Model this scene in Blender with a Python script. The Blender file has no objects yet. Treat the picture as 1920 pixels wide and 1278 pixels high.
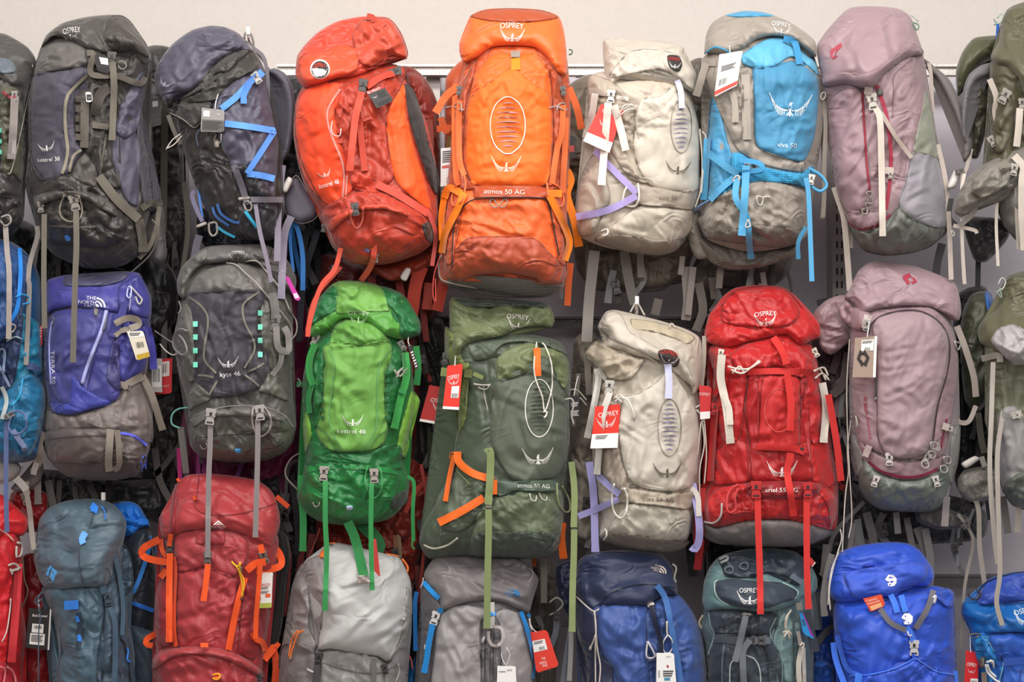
import bpy, math, random
import numpy as np
from mathutils import Vector
from mathutils.geometry import delaunay_2d_cdt
SC = bpy.context.scene
COL = SC.collection
# ------------------------------------------------------------------ camera, world, lights, exposure
S = 0.0016; D = 4.0; ZC = 1.30; PYC = 760.0
cam_d = bpy.data.cameras.new('camera'); cam = bpy.data.objects.new('camera', cam_d); COL.objects.link(cam)
cam.location = (0, -D, ZC); cam.rotation_euler = (math.pi/2, 0, 0)
cam_d.sensor_width = 36; cam_d.lens = 36*D/(1920*S); cam_d.shift_y = (PYC-639)/1920
SC.camera = cam
W = bpy.data.worlds.new('world'); SC.world = W; W.use_nodes = True
W.node_tree.nodes['Background'].inputs[0].default_value = (1.0, .965, .93, 1)
W.node_tree.nodes['Background'].inputs[1].default_value = .35
def area(name, loc, rot, sx, sy, power, col=(1, .96, .93)):
    l = bpy.data.lights.new(name, 'AREA'); l.shape = 'RECTANGLE'; l.size = sx; l.size_y = sy; l.energy = power; l.color = col
    o = bpy.data.objects.new(name, l); COL.objects.link(o); o.location = loc; o.rotation_euler = rot
    return o
# rows of shop ceiling lamps in front of the wall, above and out of the frame, plus one added fill lamp
area('ceiling_and_fill_lamp', (-.9, -1.5, 3.6), (math.radians(28), 0, 0), 3.2, .35, 62)
area('ceiling_and_fill_lamp', (1.7, -1.9, 3.6), (math.radians(28), 0, 0), 3.2, .35, 62)
area('ceiling_and_fill_lamp', (0, -3.9, 3.4), (math.radians(50), 0, 0), 5.5, .8, 52)
area('ceiling_and_fill_lamp', (0, -5.2, 2.7), (math.radians(76), 0, 0), 6, .9, 78)  # added low frontal fill, brightens the bottom row; no shop fixture
area('cove_lamp', (0, -.25, 3.5), (math.radians(12), 0, 0), 5.5, .25, 3)
VS = SC.view_settings
SC.display_settings.display_device = 'sRGB'
VS.view_transform = 'Standard'; VS.look = 'None'; VS.gamma = 1; VS.use_curve_mapping = False; VS.exposure = -0.03

# ------------------------------------------------------------------ materials
def lin(c):
    if isinstance(c, str): c = tuple(int(c[i:i+2], 16) for i in (0, 2, 4))
    return tuple(((v/255)/12.92 if v/255 <= .04045 else ((v/255+.055)/1.055)**2.4) for v in c)
MATS = {}
def node(nt, t, **kw):
    n = nt.nodes.new(t)
    for k, v in kw.items(): setattr(n, k, v)
    return n
def fabric(c, kind='nylon'):
    key = (c, kind)
    if key in MATS: return MATS[key]
    m = bpy.data.materials.new('fabric_%s_%s' % (kind, c)); m.use_nodes = True
    nt = m.node_tree; b = nt.nodes['Principled BSDF']; L = nt.links.new
    r, g, bl = lin(c)
    rough, spec, fine, weave, var = {'nylon': (.46, .45, .6, .08, .1), 'soft': (.58, .36, .28, .10, .06), 'shiny': (.38, .48, .7, .05, .1),
        'web': (.62, .35, 0, .6, .06), 'rip': (.43, .46, .55, .5, .1), 'cord': (.55, .35, 0, .3, .05), 'mesh': (.8, .2, 0, 1, .1)}[kind]
    tc = node(nt, 'ShaderNodeTexCoord')
    mp = node(nt, 'ShaderNodeMapping'); mp.inputs['Scale'].default_value = (7, 7, 12); mp.inputs['Rotation'].default_value = (0, .6, 0)
    L(tc.outputs['Object'], mp.inputs[0])
    nz = node(nt, 'ShaderNodeTexNoise'); nz.inputs['Scale'].default_value = 1.6; nz.inputs['Detail'].default_value = 4; nz.inputs['Distortion'].default_value = 1.2
    L(mp.outputs[0], nz.inputs['Vector'])
    mx = node(nt, 'ShaderNodeMix', data_type='RGBA')
    mx.inputs['A'].default_value = (r*(1-var), g*(1-var), bl*(1-var), 1); mx.inputs['B'].default_value = (min(1, r*(1+var)), min(1, g*(1+var)), min(1, bl*(1+var)), 1)
    L(nz.outputs[0], mx.inputs['Factor'])
    L(mx.outputs['Result'], b.inputs['Base Color'])
    b.inputs['Roughness'].default_value = rough; b.inputs['Specular IOR Level'].default_value = spec
    b.inputs['Sheen Weight'].default_value = .22 if kind != 'shiny' else .1
    b.inputs['Sheen Roughness'].default_value = .4
    # weave / ripstop relief
    wv = node(nt, 'ShaderNodeTexWave', wave_type='BANDS', bands_direction='X'); wv.inputs['Scale'].default_value = {'web': 60, 'rip': 105, 'mesh': 50}.get(kind, 130)
    wz = node(nt, 'ShaderNodeTexWave', wave_type='BANDS', bands_direction='Z'); wz.inputs['Scale'].default_value = {'web': 160, 'rip': 105, 'mesh': 50}.get(kind, 130)
    for w in (wv, wz): L(tc.outputs['Object'], w.inputs['Vector'])
    ad = node(nt, 'ShaderNodeMath', operation='MAXIMUM' if kind != 'mesh' else 'MULTIPLY'); L(wv.outputs['Fac'], ad.inputs[0]); L(wz.outputs['Fac'], ad.inputs[1])
    if kind == 'mesh':
        cr = node(nt, 'ShaderNodeMath', operation='GREATER_THAN'); cr.inputs[1].default_value = .45; L(ad.outputs[0], cr.inputs[0])
        m2 = node(nt, 'ShaderNodeMix', data_type='RGBA'); m2.inputs['B'].default_value = (r*.55, g*.55, bl*.55, 1); L(cr.outputs[0], m2.inputs['Factor']); L(mx.outputs['Result'], m2.inputs['A']); L(m2.outputs['Result'], b.inputs['Base Color'])
    if kind == 'rip':
        cr = node(nt, 'ShaderNodeMapRange'); cr.inputs[1].default_value = .9; cr.inputs[2].default_value = 1.; cr.inputs[3].default_value = 0; cr.inputs[4].default_value = .09; L(ad.outputs[0], cr.inputs[0])
        m2 = node(nt, 'ShaderNodeMix', data_type='RGBA'); m2.inputs['B'].default_value = (min(1, r*1.6+.02), min(1, g*1.6+.02), min(1, bl*1.6+.02), 1); L(cr.outputs[0], m2.inputs['Factor']); L(mx.outputs['Result'], m2.inputs['A']); L(m2.outputs['Result'], b.inputs['Base Color'])
    b1 = node(nt, 'ShaderNodeBump'); b1.inputs['Strength'].default_value = weave; b1.inputs['Distance'].default_value = .0006
    L(ad.outputs[0], b1.inputs['Height'])
    last = b1
    if fine > 0:
        m3 = node(nt, 'ShaderNodeMapping'); m3.inputs['Scale'].default_value = (13, 13, 22); m3.inputs['Rotation'].default_value = (0, .9, 0)
        L(tc.outputs['Object'], m3.inputs[0])
        n1 = node(nt, 'ShaderNodeTexNoise'); n1.inputs['Scale'].default_value = .55; n1.inputs['Detail'].default_value = 1.2; n1.inputs['Distortion'].default_value = .7; L(m3.outputs[0], n1.inputs['Vector'])
        ml = node(nt, 'ShaderNodeMath', operation='MULTIPLY'); ml.inputs[1].default_value = 6.5; L(n1.outputs[0], ml.inputs[0])
        pp = node(nt, 'ShaderNodeMath', operation='PINGPONG'); pp.inputs[1].default_value = .5; L(ml.outputs[0], pp.inputs[0])
        n2 = node(nt, 'ShaderNodeTexNoise'); n2.inputs['Scale'].default_value = 9; n2.inputs['Detail'].default_value = 1; L(tc.outputs['Object'], n2.inputs['Vector'])
        mr = node(nt, 'ShaderNodeMapRange', interpolation_type='SMOOTHSTEP'); mr.inputs[1].default_value = .45; mr.inputs[2].default_value = .68; L(n2.outputs[0], mr.inputs[0])
        n3 = node(nt, 'ShaderNodeMath', operation='MULTIPLY'); L(pp.outputs[0], n3.inputs[0]); L(mr.outputs[0], n3.inputs[1])
        b3 = node(nt, 'ShaderNodeBump'); b3.inputs['Strength'].default_value = fine; b3.inputs['Distance'].default_value = .014
        L(n3.outputs[0], b3.inputs['Height']); L(b1.outputs[0], b3.inputs['Normal']); last = b3
    L(last.outputs[0], b.inputs['Normal'])
    MATS[key] = m
    return m
def plain(c, rough=.4, metal=0., bump=0., name='plain', bs=200, spk=None):
    key = (c, rough, metal, bump, name, spk)
    if key in MATS: return MATS[key]
    m = bpy.data.materials.new('%s_%s' % (name, c)); m.use_nodes = True
    nt = m.node_tree; b = nt.nodes['Principled BSDF']; L = nt.links.new
    r, g, bl = lin(c)
    tc = node(nt, 'ShaderNodeTexCoord'); nz = node(nt, 'ShaderNodeTexNoise'); nz.inputs['Scale'].default_value = bs; nz.inputs['Detail'].default_value = 3
    L(tc.outputs['Object'], nz.inputs['Vector'])
    mx = node(nt, 'ShaderNodeMix', data_type='RGBA'); mx.inputs['A'].default_value = (r*.93, g*.93, bl*.93, 1); mx.inputs['B'].default_value = (min(1, r*1.05), min(1, g*1.05), min(1, bl*1.05), 1)
    if spk:
        mx.inputs['A'].default_value = (r, g, bl, 1); mx.inputs['B'].default_value = lin(spk)+(1,)
        rp = node(nt, 'ShaderNodeMapRange'); rp.inputs[1].default_value = .56; rp.inputs[2].default_value = .7; L(nz.outputs[0], rp.inputs[0]); L(rp.outputs[0], mx.inputs['Factor'])
    else: L(nz.outputs[0], mx.inputs['Factor'])
    L(mx.outputs['Result'], b.inputs['Base Color'])
    b.inputs['Roughness'].default_value = rough; b.inputs['Metallic'].default_value = metal
    if bump:
        bp = node(nt, 'ShaderNodeBump'); bp.inputs['Strength'].default_value = bump; bp.inputs['Distance'].default_value = .001
        L(nz.outputs[0], bp.inputs['Height']); L(bp.outputs[0], b.inputs['Normal'])
    MATS[key] = m
    return m
def MAT(spec):
    """'e0571d' nylon, 'e0571d/web', '#c0c0c0' plastic"""
    if not isinstance(spec, str): return spec
    if spec[0] == '#': return plain(spec[1:], .38, 0, 0, 'plastic')
    if spec[0] == '!': return plain(spec[1:], .3, .85, 0, 'metal')
    if spec[0] == '=': return plain(spec[1:], .55, 0, 0, 'print')
    a, _, k = spec.partition('/')
    return fabric(a, k or 'nylon')

# ------------------------------------------------------------------ pixel + height -> world (h metres towards the viewer from the packs' mid plane)
def P3(px, py, h):
    k = (D-h)/D
    return np.stack([(np.asarray(px, float)-960)*S*k, -np.asarray(h, float)*np.ones_like(px, dtype=float), ZC+(PYC-np.asarray(py, float))*S*k], -1)
GX0, GY0, GR = -260, -80, 2.0
GW, GHH = int((2440)/GR), int(1860/GR)
GH = np.full((GHH, GW), -.5)
def gsample(G, x, y):
    fx = np.clip((np.asarray(x, float)-GX0)/GR, 0, GW-1.001); fy = np.clip((np.asarray(y, float)-GY0)/GR, 0, GHH-1.001)
    ix = fx.astype(int); iy = fy.astype(int); fx = fx-ix; fy = fy-iy
    return (G[iy, ix]*(1-fx)+G[iy, ix+1]*fx)*(1-fy)+(G[iy+1, ix]*(1-fx)+G[iy+1, ix+1]*fx)*fy
def blur(A, r):
    n = max(1, int(r/GR))
    for ax in (0, 1):
        for _ in range(2):
            pad = [(0, 0), (0, 0)]; pad[ax] = (n+1, n)
            B = np.cumsum(np.pad(A, pad, mode='edge'), axis=ax)
            A = (B[2*n+1:] - B[:-2*n-1])/(2*n+1) if ax == 0 else (B[:, 2*n+1:]-B[:, :-2*n-1])/(2*n+1)
    return A
_tab = {}
def vnoise(x, y, seed):
    if seed not in _tab: _tab[seed] = np.random.RandomState(seed).rand(64, 64)
    T = _tab[seed]; ix = np.floor(x).astype(int); iy = np.floor(y).astype(int); fx = x-ix; fy = y-iy
    fx = fx*fx*fx*(fx*(fx*6-15)+10); fy = fy*fy*fy*(fy*(fy*6-15)+10)
    a = T[iy % 64, ix % 64]; b = T[iy % 64, (ix+1) % 64]; c = T[(iy+1) % 64, ix % 64]; d = T[(iy+1) % 64, (ix+1) % 64]
    return (a*(1-fx)+b*fx)*(1-fy)+(c*(1-fx)+d*fx)*fy
def wrinkle(x, y, spec, seed):
    """cloth folds: bands of sharp ridges and valleys that bunch up in patches and die out between them"""
    amp, ang, Ln, Wd = spec
    out = 0
    for k, (da, s, w) in enumerate(((0, .9, .8), (34, .62, .6), (-46, 1.1, .5), (12, .4, .58))):
        a = math.radians(ang+da); u = x*math.cos(a)+y*math.sin(a); v = -x*math.sin(a)+y*math.cos(a)
        v = v+Wd*s*1.3*vnoise(x/80+3.3*k, y/80+seed*.37, seed+k)
        n = vnoise(u/(Ln*s*1.3)+seed*.7+11*k, v/(Wd*s*2.1)+seed*1.3, seed+k+9)
        ph = n*2.3; t = np.abs(ph-np.round(ph))*2          # sharp both ways
        m = np.clip(vnoise(x/62+7*k, y/62, seed+k+21)*2.2-.55, 0, 1)
        out = out+w*(.72*(t-.5)*m+.6*(n-.5))
    return 2.5*amp*out
def parse(s):
    if isinstance(s, str): return [tuple(float(v) for v in t.split(',')) for t in s.split()]
    return [tuple(map(float, t)) for t in s]
def smooth_closed(P, n=2, k=.72):
    P = np.array(P, float); A = np.roll(P, 1, 0); C = np.roll(P, -1, 0); E = np.roll(P, -2, 0)
    m0 = (C-A)*.5*k; m1 = (E-P)*.5*k
    L = np.hypot(*(C-P).T)[:, None]
    for m in (m0, m1):
        l = np.hypot(*m.T)[:, None]+1e-9; m *= np.minimum(1, L*.8/l)
    out = []
    for t in (0, .2, .4, .6, .8):
        out.append((2*t**3-3*t*t+1)*P+(t**3-2*t*t+t)*m0+(-2*t**3+3*t*t)*C+(t**3-t*t)*m1)
    return np.stack(out, 1).reshape(-1, P.shape[1])
def resample(P, step, closed):
    P = np.array(P, float)
    if closed: P = np.vstack([P, P[:1]])
    seg = np.hypot(*(P[1:, :2]-P[:-1, :2]).T); L = np.concatenate([[0], np.cumsum(seg)])
    n = max(3 if closed else 2, int(round(L[-1]/step))+(0 if closed else 1))
    t = np.linspace(0, L[-1], n+1 if closed else n)
    if closed: t = t[:-1]
    return np.stack([np.interp(t, L, P[:, k]) for k in range(P.shape[1])], 1)
def smooth_open(P, step=5):
    P = np.array(P, float)
    if len(P) < 3: return resample(P, step, False)
    out = []
    Q = np.vstack([2*P[0]-P[1], P, 2*P[-1]-P[-2]])
    for i in range(1, len(Q)-2):
        p0, p1, p2, p3 = Q[i-1], Q[i], Q[i+1], Q[i+2]
        for t in np.linspace(0, 1, 9)[:-1]:
            out.append(.5*((2*p1)+(-p0+p2)*t+(2*p0-5*p1+4*p2-p3)*t*t+(-p0+3*p1-3*p2+p3)*t**3))
    out.append(Q[-2])
    return resample(out, step, False)
def dist_poly(x, y, B):
    """true and softened distance to closed boundary B"""
    x = np.asarray(x, np.float32); y = np.asarray(y, np.float32); B = np.asarray(B, np.float32)
    A = B; C = np.roll(B, -1, 0); dx = C-A; L2 = (dx**2).sum(1)+1e-9; ln = np.sqrt(L2)
    dm = np.empty(len(x)); ds = np.empty(len(x))
    for i in range(0, len(x), 4000):
        X = x[i:i+4000, None]; Y = y[i:i+4000, None]
        t = np.clip(((X-A[:, 0])*dx[:, 0]+(Y-A[:, 1])*dx[:, 1])/L2, 0, 1)
        d2 = (X-A[:, 0]-t*dx[:, 0])**2+(Y-A[:, 1]-t*dx[:, 1])**2
        dm[i:i+4000] = np.sqrt(d2.min(1))
        m2 = (X-A[:, 0]-.5*dx[:, 0])**2+(Y-A[:, 1]-.5*dx[:, 1])**2+4
        ds[i:i+4000] = ((ln/(m2*m2*np.sqrt(m2))).sum(1)/(4/3.))**(-.25)
    w = np.clip((dm-3)/14, 0, 1); w = w*w*(3-2*w)
    return dm, dm*(1-w)+np.minimum(ds, dm*1.02)*w
def inside(x, y, B):
    r = np.zeros(len(x), bool)
    C = np.roll(B, -1, 0)
    for (x0, y0), (x1, y1) in zip(B, C):
        if y0 == y1: continue
        r ^= ((y0 > y) != (y1 > y)) & (x < (x1-x0)*(y-y0)/(y1-y0)+x0)
    return r
def link(name, V, F, mat, parent, origin, smooth=True):
    me = bpy.data.meshes.new(name)
    V = np.asarray(V, float)-np.array(origin)
    me.from_pydata(V.tolist(), [], [tuple(f) for f in F])
    if smooth: me.shade_smooth()
    me.materials.append(MAT(mat))
    o = bpy.data.objects.new(name, me); COL.objects.link(o)
    if parent is not None: o.parent = parent
    return o
_text = {}
def text_mesh(s):
    if s in _text: return _text[s]
    cu = bpy.data.curves.new('t', 'FONT'); cu.body = s; cu.align_x = 'CENTER'; cu.resolution_u = 4; cu.offset = .0
    o = bpy.data.objects.new('t', cu); COL.objects.link(o)
    dg = bpy.context.evaluated_depsgraph_get(); me = bpy.data.meshes.new_from_object(o.evaluated_get(dg))
    V = np.array([v.co[:2] for v in me.vertices]); F = [tuple(p.vertices) for p in me.polygons]
    bpy.data.objects.remove(o); bpy.data.curves.remove(cu); bpy.data.meshes.remove(me)
    V[:, 0] -= (V[:, 0].min()+V[:, 0].max())/2; V[:, 0] /= (V[:, 0].max()-V[:, 0].min()); V[:, 1] -= V[:, 1].min()*0; V[:, 1] /= .73
    _text[s] = (V, F)
    return _text[s]
SEED = [1]
DEFER = []
class Thing:
    """one top-level object: an Empty whose children are its parts; lays parts over its own height field"""
    def __init__(s, name, label, cat, group=None, fr=(0, 0, 1), h0=0., at=None):
        s.fr = fr; s.h0 = h0; s.H = None; s.root = None; s.meta = (name, label, cat, group); s.org = None
        if at: s._root(*at)
    def c(s, pts):
        ox, oy, k = s.fr
        return [((p[0])/k+ox, (p[1])/k+oy)+tuple(p[2:]) for p in parse(pts)]
    def _root(s, px, py, h):
        name, label, cat, group = s.meta
        s.org = P3(px, py, h)
        e = bpy.data.objects.new(name, None); COL.objects.link(e); e.location = s.org; e.empty_display_size = .05
        e['label'] = label; e['category'] = cat
        if group: e['group'] = group
        s.root = e
    def base(s, blurpx=0):
        if s.H is None: s.H = np.full_like(GH, s.h0)
        return blur(s.H, blurpx) if blurpx else s.H
    # -------- cushions and sewn panels
    def part(s, name, poly, mat, T=.01, R=12, lift=.003, bl=0, wr=None, folds=(), grid=4.2, sm=2, back=None, hs=None, p=2., parent=None, label=None, flat=None, seed=None):
        if wr and isinstance(mat, str) and mat.endswith('/soft'): wr = (wr[0]*.6,)+tuple(wr[1:])
        B = s.c(poly)
        if s.root is None:
            xs = [b[0] for b in B]; ys = [b[1] for b in B]; s._root((min(xs)+max(xs))/2, max(ys), s.h0)
        B = smooth_closed([b[:2] for b in B], sm) if sm else np.array([b[:2] for b in B])
        B = resample(B, grid if sm else 4, True)
        if sm == 0: B = resample(np.array([b[:2] for b in s.c(poly)]), 4, True)
        if not back and flat is None and R > 17: T = T*.75; R = R*.75
        SEED[0] += 1; seed = seed or SEED[0]
        H = s.base(bl) if flat is None else np.full_like(GH, flat)
        hp = [( (q[0]/s.fr[2]+s.fr[0]), (q[1]/s.fr[2]+s.fr[1]), q[2]) for q in parse(hs)] if hs else None
        fl = [(a[0]/s.fr[2]+s.fr[0], a[1]/s.fr[2]+s.fr[1], a[2]/s.fr[2]+s.fr[0], a[3]/s.fr[2]+s.fr[1], a[4], a[5]) for a in (parse(folds) if folds else ())]
        def height(x, y, d):
            t = np.clip(d/R, 0, 1)
            pr = (1-(1-t)**p)**(1/p)
            TT = T
            if hp:
                w = [1/((x-a)**2+(y-b)**2+400)**1.2 for a, b, _ in hp]
                TT = T*sum(wi*q[2] for wi, q in zip(w, hp))/sum(w)
            h = gsample(H, x, y)+lift*np.clip(d/1.5, .15, 1)+TT*pr
            e = np.clip(d/10, 0, 1)
            if wr: h = h+wrinkle(x, y, wr, seed)*(.25+.75*e)
            for x0, y0, x1, y1, wd, am in fl:
                dx, dy = x1-x0, y1-y0; L2 = dx*dx+dy*dy+1e-6
                t = ((x-x0)*dx+(y-y0)*dy)/L2; tc = np.clip(t, 0, 1)
                bow = .06*math.sqrt(L2)*np.sin(tc*math.pi)
                nx, ny = -dy/math.sqrt(L2), dx/math.sqrt(L2)
                q = (x-x0-tc*dx-nx*bow)**2+(y-y0-tc*dy-ny*bow)**2
                h = h+am*e*np.exp(-q/(wd*wd))*(.35+.65*np.sin(np.clip(tc, .0, 1)*math.pi))
            return h
        # interior points
        x0, y0 = B.min(0); x1, y1 = B.max(0)
        gx, gy = np.meshgrid(np.arange(x0+grid/2, x1, grid), np.arange(y0+grid/2, y1, grid*.87))
        gx = gx+(np.arange(gx.shape[0])[:, None] % 2)*grid/2
        gx = gx.ravel(); gy = gy.ravel(); m = inside(gx, gy, B); gx = gx[m]; gy = gy[m]
        dm, _ = dist_poly(gx, gy, B)
        rings = [1.3, 3.2, 6.0] if R > 14 else [1.3, 3.4]
        k = dm > rings[-1]+grid*.45; pts = [np.stack([gx[k], gy[k]], 1)]
        N = np.roll(B, -1, 0)-np.roll(B, 1, 0); N = np.stack([-N[:, 1], N[:, 0]], 1); N /= (np.hypot(*N.T)[:, None]+1e-9)
        area2 = (B[:, 0]*np.roll(B[:, 1], -1)-np.roll(B[:, 0], -1)*B[:, 1]).sum()
        if area2 < 0: N = -N
        for r in rings:
            Q = B+N*r; ok = inside(Q[:, 0], Q[:, 1], B); Q = Q[ok]
            if len(Q):
                dd, _ = dist_poly(Q[:, 0], Q[:, 1], B); pts.append(Q[dd > r*.85])
        allp = np.vstack([B]+pts); nb = len(B)
        co, ed, fa = delaunay_2d_cdt([Vector(v) for v in allp.tolist()], [(i, (i+1) % nb) for i in range(nb)], [], 1, 1e-4, False)[:3]
        XY = np.array([v[:] for v in co]); 
        dm, ds = dist_poly(XY[:, 0], XY[:, 1], B)
        hh = height(XY[:, 0], XY[:, 1], ds)
        V = P3(XY[:, 0], XY[:, 1], hh)
        F = [tuple(f) for f in fa]
        # orientation: towards the camera
        if F:
            a, b, c = (XY[i] for i in F[0]); cr = (b[0]-a[0])*(c[1]-a[1])-(b[1]-a[1])*(c[0]-a[0])
            if cr > 0: F = [f[::-1] for f in F]
        cnt = {}
        for f in F:
            for i in range(3):
                e = (f[i], f[(i+1) % 3]); cnt[e] = 1
        be = [e for e in cnt if (e[1], e[0]) not in cnt]
        bi = sorted({i for e in be for i in e}); idx = {v: k for k, v in enumerate(bi)}
        n0 = len(V); bxy = XY[bi]; bh = hh[bi]; cen = B.mean(0)
        if back:
            levels = [(1.0, .12), (.97, .35), (.86, .75), (.6, .97)]
            rings_v = [P3(cen[0]+(bxy[:, 0]-cen[0])*k, cen[1]+(bxy[:, 1]-cen[1])*k, bh*(1-q)+(np.median(bh)-back)*q) for k, q in levels]
        else:
            rings_v = [P3(bxy[:, 0], bxy[:, 1], bh-.010)]
        VV = [V]+rings_v; m = len(bi)
        for l in range(len(rings_v)):
            for a, b in be:
                a0 = a if l == 0 else n0+(l-1)*m+idx[a]; b0 = b if l == 0 else n0+(l-1)*m+idx[b]
                F.append((b0, a0, n0+l*m+idx[a], n0+l*m+idx[b]))
        if back:
            ci = n0+len(rings_v)*m; VV.append(P3(np.array([cen[0]]), np.array([cen[1]]), np.array([np.median(bh)-back])))
            l = len(rings_v)-1
            for a, b in be: F.append((n0+l*m+idx[b], n0+l*m+idx[a], ci))
        o = link(name, np.vstack(VV), F, mat, parent or s.root, s.org)
        if label: o['label'] = label
        # write into the height fields
        j0 = max(0, int((y0-GY0)/GR)); j1 = min(GHH, int((y1-GY0)/GR)+2); i0 = max(0, int((x0-GX0)/GR)); i1 = min(GW, int((x1-GX0)/GR)+2)
        yy, xx = np.meshgrid(np.arange(j0, j1)*GR+GY0, np.arange(i0, i1)*GR+GX0, indexing='ij')
        m = inside(xx.ravel(), yy.ravel(), B)
        if m.any():
            xs, ys = xx.ravel()[m], yy.ravel()[m]; _, ds = dist_poly(xs, ys, B); hv = height(xs, ys, ds)
            s.base()
            sub = s.H[j0:j1, i0:i1].ravel(); sub[m] = np.maximum(sub[m], hv) if flat is not None else hv; s.H[j0:j1, i0:i1] = sub.reshape(xx.shape)
            sub = GH[j0:j1, i0:i1].ravel(); sub[m] = np.maximum(sub[m], hv); GH[j0:j1, i0:i1] = sub.reshape(xx.shape)
        s.B = B
        if not back and flat is None and R > 8.5 and name not in ('bottle', 'back_mesh') and isinstance(mat, str) and mat[0] not in '#!=':
            q = B+N*1.6; c = mat.partition('/')[0]
            dk = ''.join('%02x' % int(int(c[i:i+2], 16)*.62) for i in (0, 2, 4))
            s._cord([tuple(v) for v in q[::2]], .75, dk+'/cord', 'seam', -.0006, False, True, None, o, None, 0, 4)
        return o
    # -------- webbing
    def strap(s, pts, w, mat, name='strap', lift=.003, hang=False, th=.0018, hem=False, loop=False, abs_h=None, defer=None, parent=None, label=None, out=0.):
        if defer is None: defer = hang
        if defer:
            DEFER.append((s, dict(pts=s.c(pts), w=w, mat=mat, name=name, lift=lift, hang=hang, th=th, hem=hem, loop=loop, abs_h=abs_h, parent=parent, label=label, out=out))); return
        s._strap(s.c(pts), w, mat, name, lift, hang, th, hem, loop, abs_h, parent, label, out)
    def _strap(s, pts, w, mat, name, lift, hang, th, hem, loop, abs_h, parent, label, out):
        if s.root is None: s._root(pts[0][0], pts[0][1], s.h0)
        pts = [(p+(w,))[:3] if len(p) == 2 else p[:3] for p in pts]
        C = smooth_open(pts, 5)
        if loop: C = smooth_open(pts+[pts[0]], 5)
        T = np.gradient(C[:, :2], axis=0); T /= np.hypot(*T.T)[:, None]+1e-9; N = np.stack([-T[:, 1], T[:, 0]], 1)
        rows = []
        for q in (-.5, 0, .5):
            XY = C[:, :2]+N*C[:, 2:3]*q
            if abs_h is not None: h = np.full(len(XY), float(abs_h)) if np.isscalar(abs_h) else np.interp(np.linspace(0, 1, len(XY)), np.linspace(0, 1, len(abs_h)), abs_h)
            else:
                G = GH if hang else s.base()
                h = gsample(G, XY[:, 0], XY[:, 1])+lift
            rows.append([XY, h])
        if abs_h is None:
            if hang:
                top = np.max([r[1] for r in rows], 0)
                # stays near its starting depth, only pushed out by what it lies on
                h = np.maximum.accumulate(top) if C[-1, 1] >= C[0, 1] else np.maximum.accumulate(top[::-1])[::-1]
                k = np.ones(7)/7; hp = np.convolve(np.pad(h, 3, mode='edge'), k, 'valid'); h = np.maximum(hp, h-.002)
                for r in rows: r[1] = h
            else:
                for r in rows:
                    n = len(r[1]); k = np.ones(9)/9; hp = np.convolve(np.pad(r[1], 4, mode='edge'), k, 'valid')[:n]; hp = np.maximum(hp, r[1]-(.0015 if w > 7 else .0002)); r[1] = np.convolve(np.pad(hp, 2, mode='edge'), np.ones(5)/5, 'valid')[:n]+.0006 if w > 7 else hp
                mid = np.maximum(rows[1][1], (rows[0][1]+rows[2][1])/2); rows[1][1] = mid
                for i in (0, 2): rows[i][1] = np.maximum(rows[i][1], mid-.006)
        if out:
            b = out*np.sin(np.linspace(0, math.pi, len(C)))
            for r in rows: r[1] = r[1]+b
        V = []
        n = len(C)
        for (XY, h) in rows: V.append(P3(XY[:, 0], XY[:, 1], h))
        for (XY, h) in rows: V.append(P3(XY[:, 0], XY[:, 1], h-th))
        F = []
        def I(r, i): return r*n+i
        for i in range(n-1):
            F += [(I(0, i), I(1, i), I(1, i+1), I(0, i+1)), (I(1, i), I(2, i), I(2, i+1), I(1, i+1)),
                  (I(4, i), I(3, i), I(3, i+1), I(4, i+1)), (I(5, i), I(4, i), I(4, i+1), I(5, i+1)),
                  (I(3, i), I(0, i), I(0, i+1), I(3, i+1)), (I(2, i), I(5, i), I(5, i+1), I(2, i+1))]
        F += [(I(1, 0), I(0, 0), I(3, 0), I(4, 0)), (I(2, 0), I(1, 0), I(4, 0), I(5, 0)), (I(0, n-1), I(1, n-1), I(4, n-1), I(3, n-1)), (I(1, n-1), I(2, n-1), I(5, n-1), I(4, n-1))]
        Vs = np.vstack(V)
        if hem and n > 4:
            m = len(Vs); ex = []
            for r in (0, 2):
                XY, h = rows[r]
                for i in (n-1, n-3): ex.append(P3(XY[i, 0]+(XY[i, 0]-rows[1][0][i, 0])*.06, XY[i, 1], h[i]+.0016)); ex.append(P3(XY[i, 0], XY[i, 1], h[i]-.0005))
            Vs = np.vstack([Vs]+[e[None] for e in ex])
            a = m; F += [(a, a+2, a+6, a+4), (a, a+1, a+3, a+2), (a+4, a+6, a+7, a+5), (a+2, a+3, a+7, a+6), (a, a+4, a+5, a+1)]
        o = link(name, Vs, F, mat, parent or s.root, s.org)
        o.data.set_sharp_from_angle(angle=.7)
        if label: o['label'] = label
        return o
    def cord(s, pts, r, mat, name='cord', lift=.003, hang=False, closed=False, abs_h=None, defer=None, parent=None, label=None, out=0., seg=6):
        if defer is None: defer = hang
        if defer:
            DEFER.append((s, dict(cord=1, pts=s.c(pts), r=r, mat=mat, name=name, lift=lift, hang=hang, closed=closed, abs_h=abs_h, parent=parent, label=label, out=out, seg=seg))); return
        s._cord(s.c(pts), r, mat, name, lift, hang, closed, abs_h, parent, label, out, seg)
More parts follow.
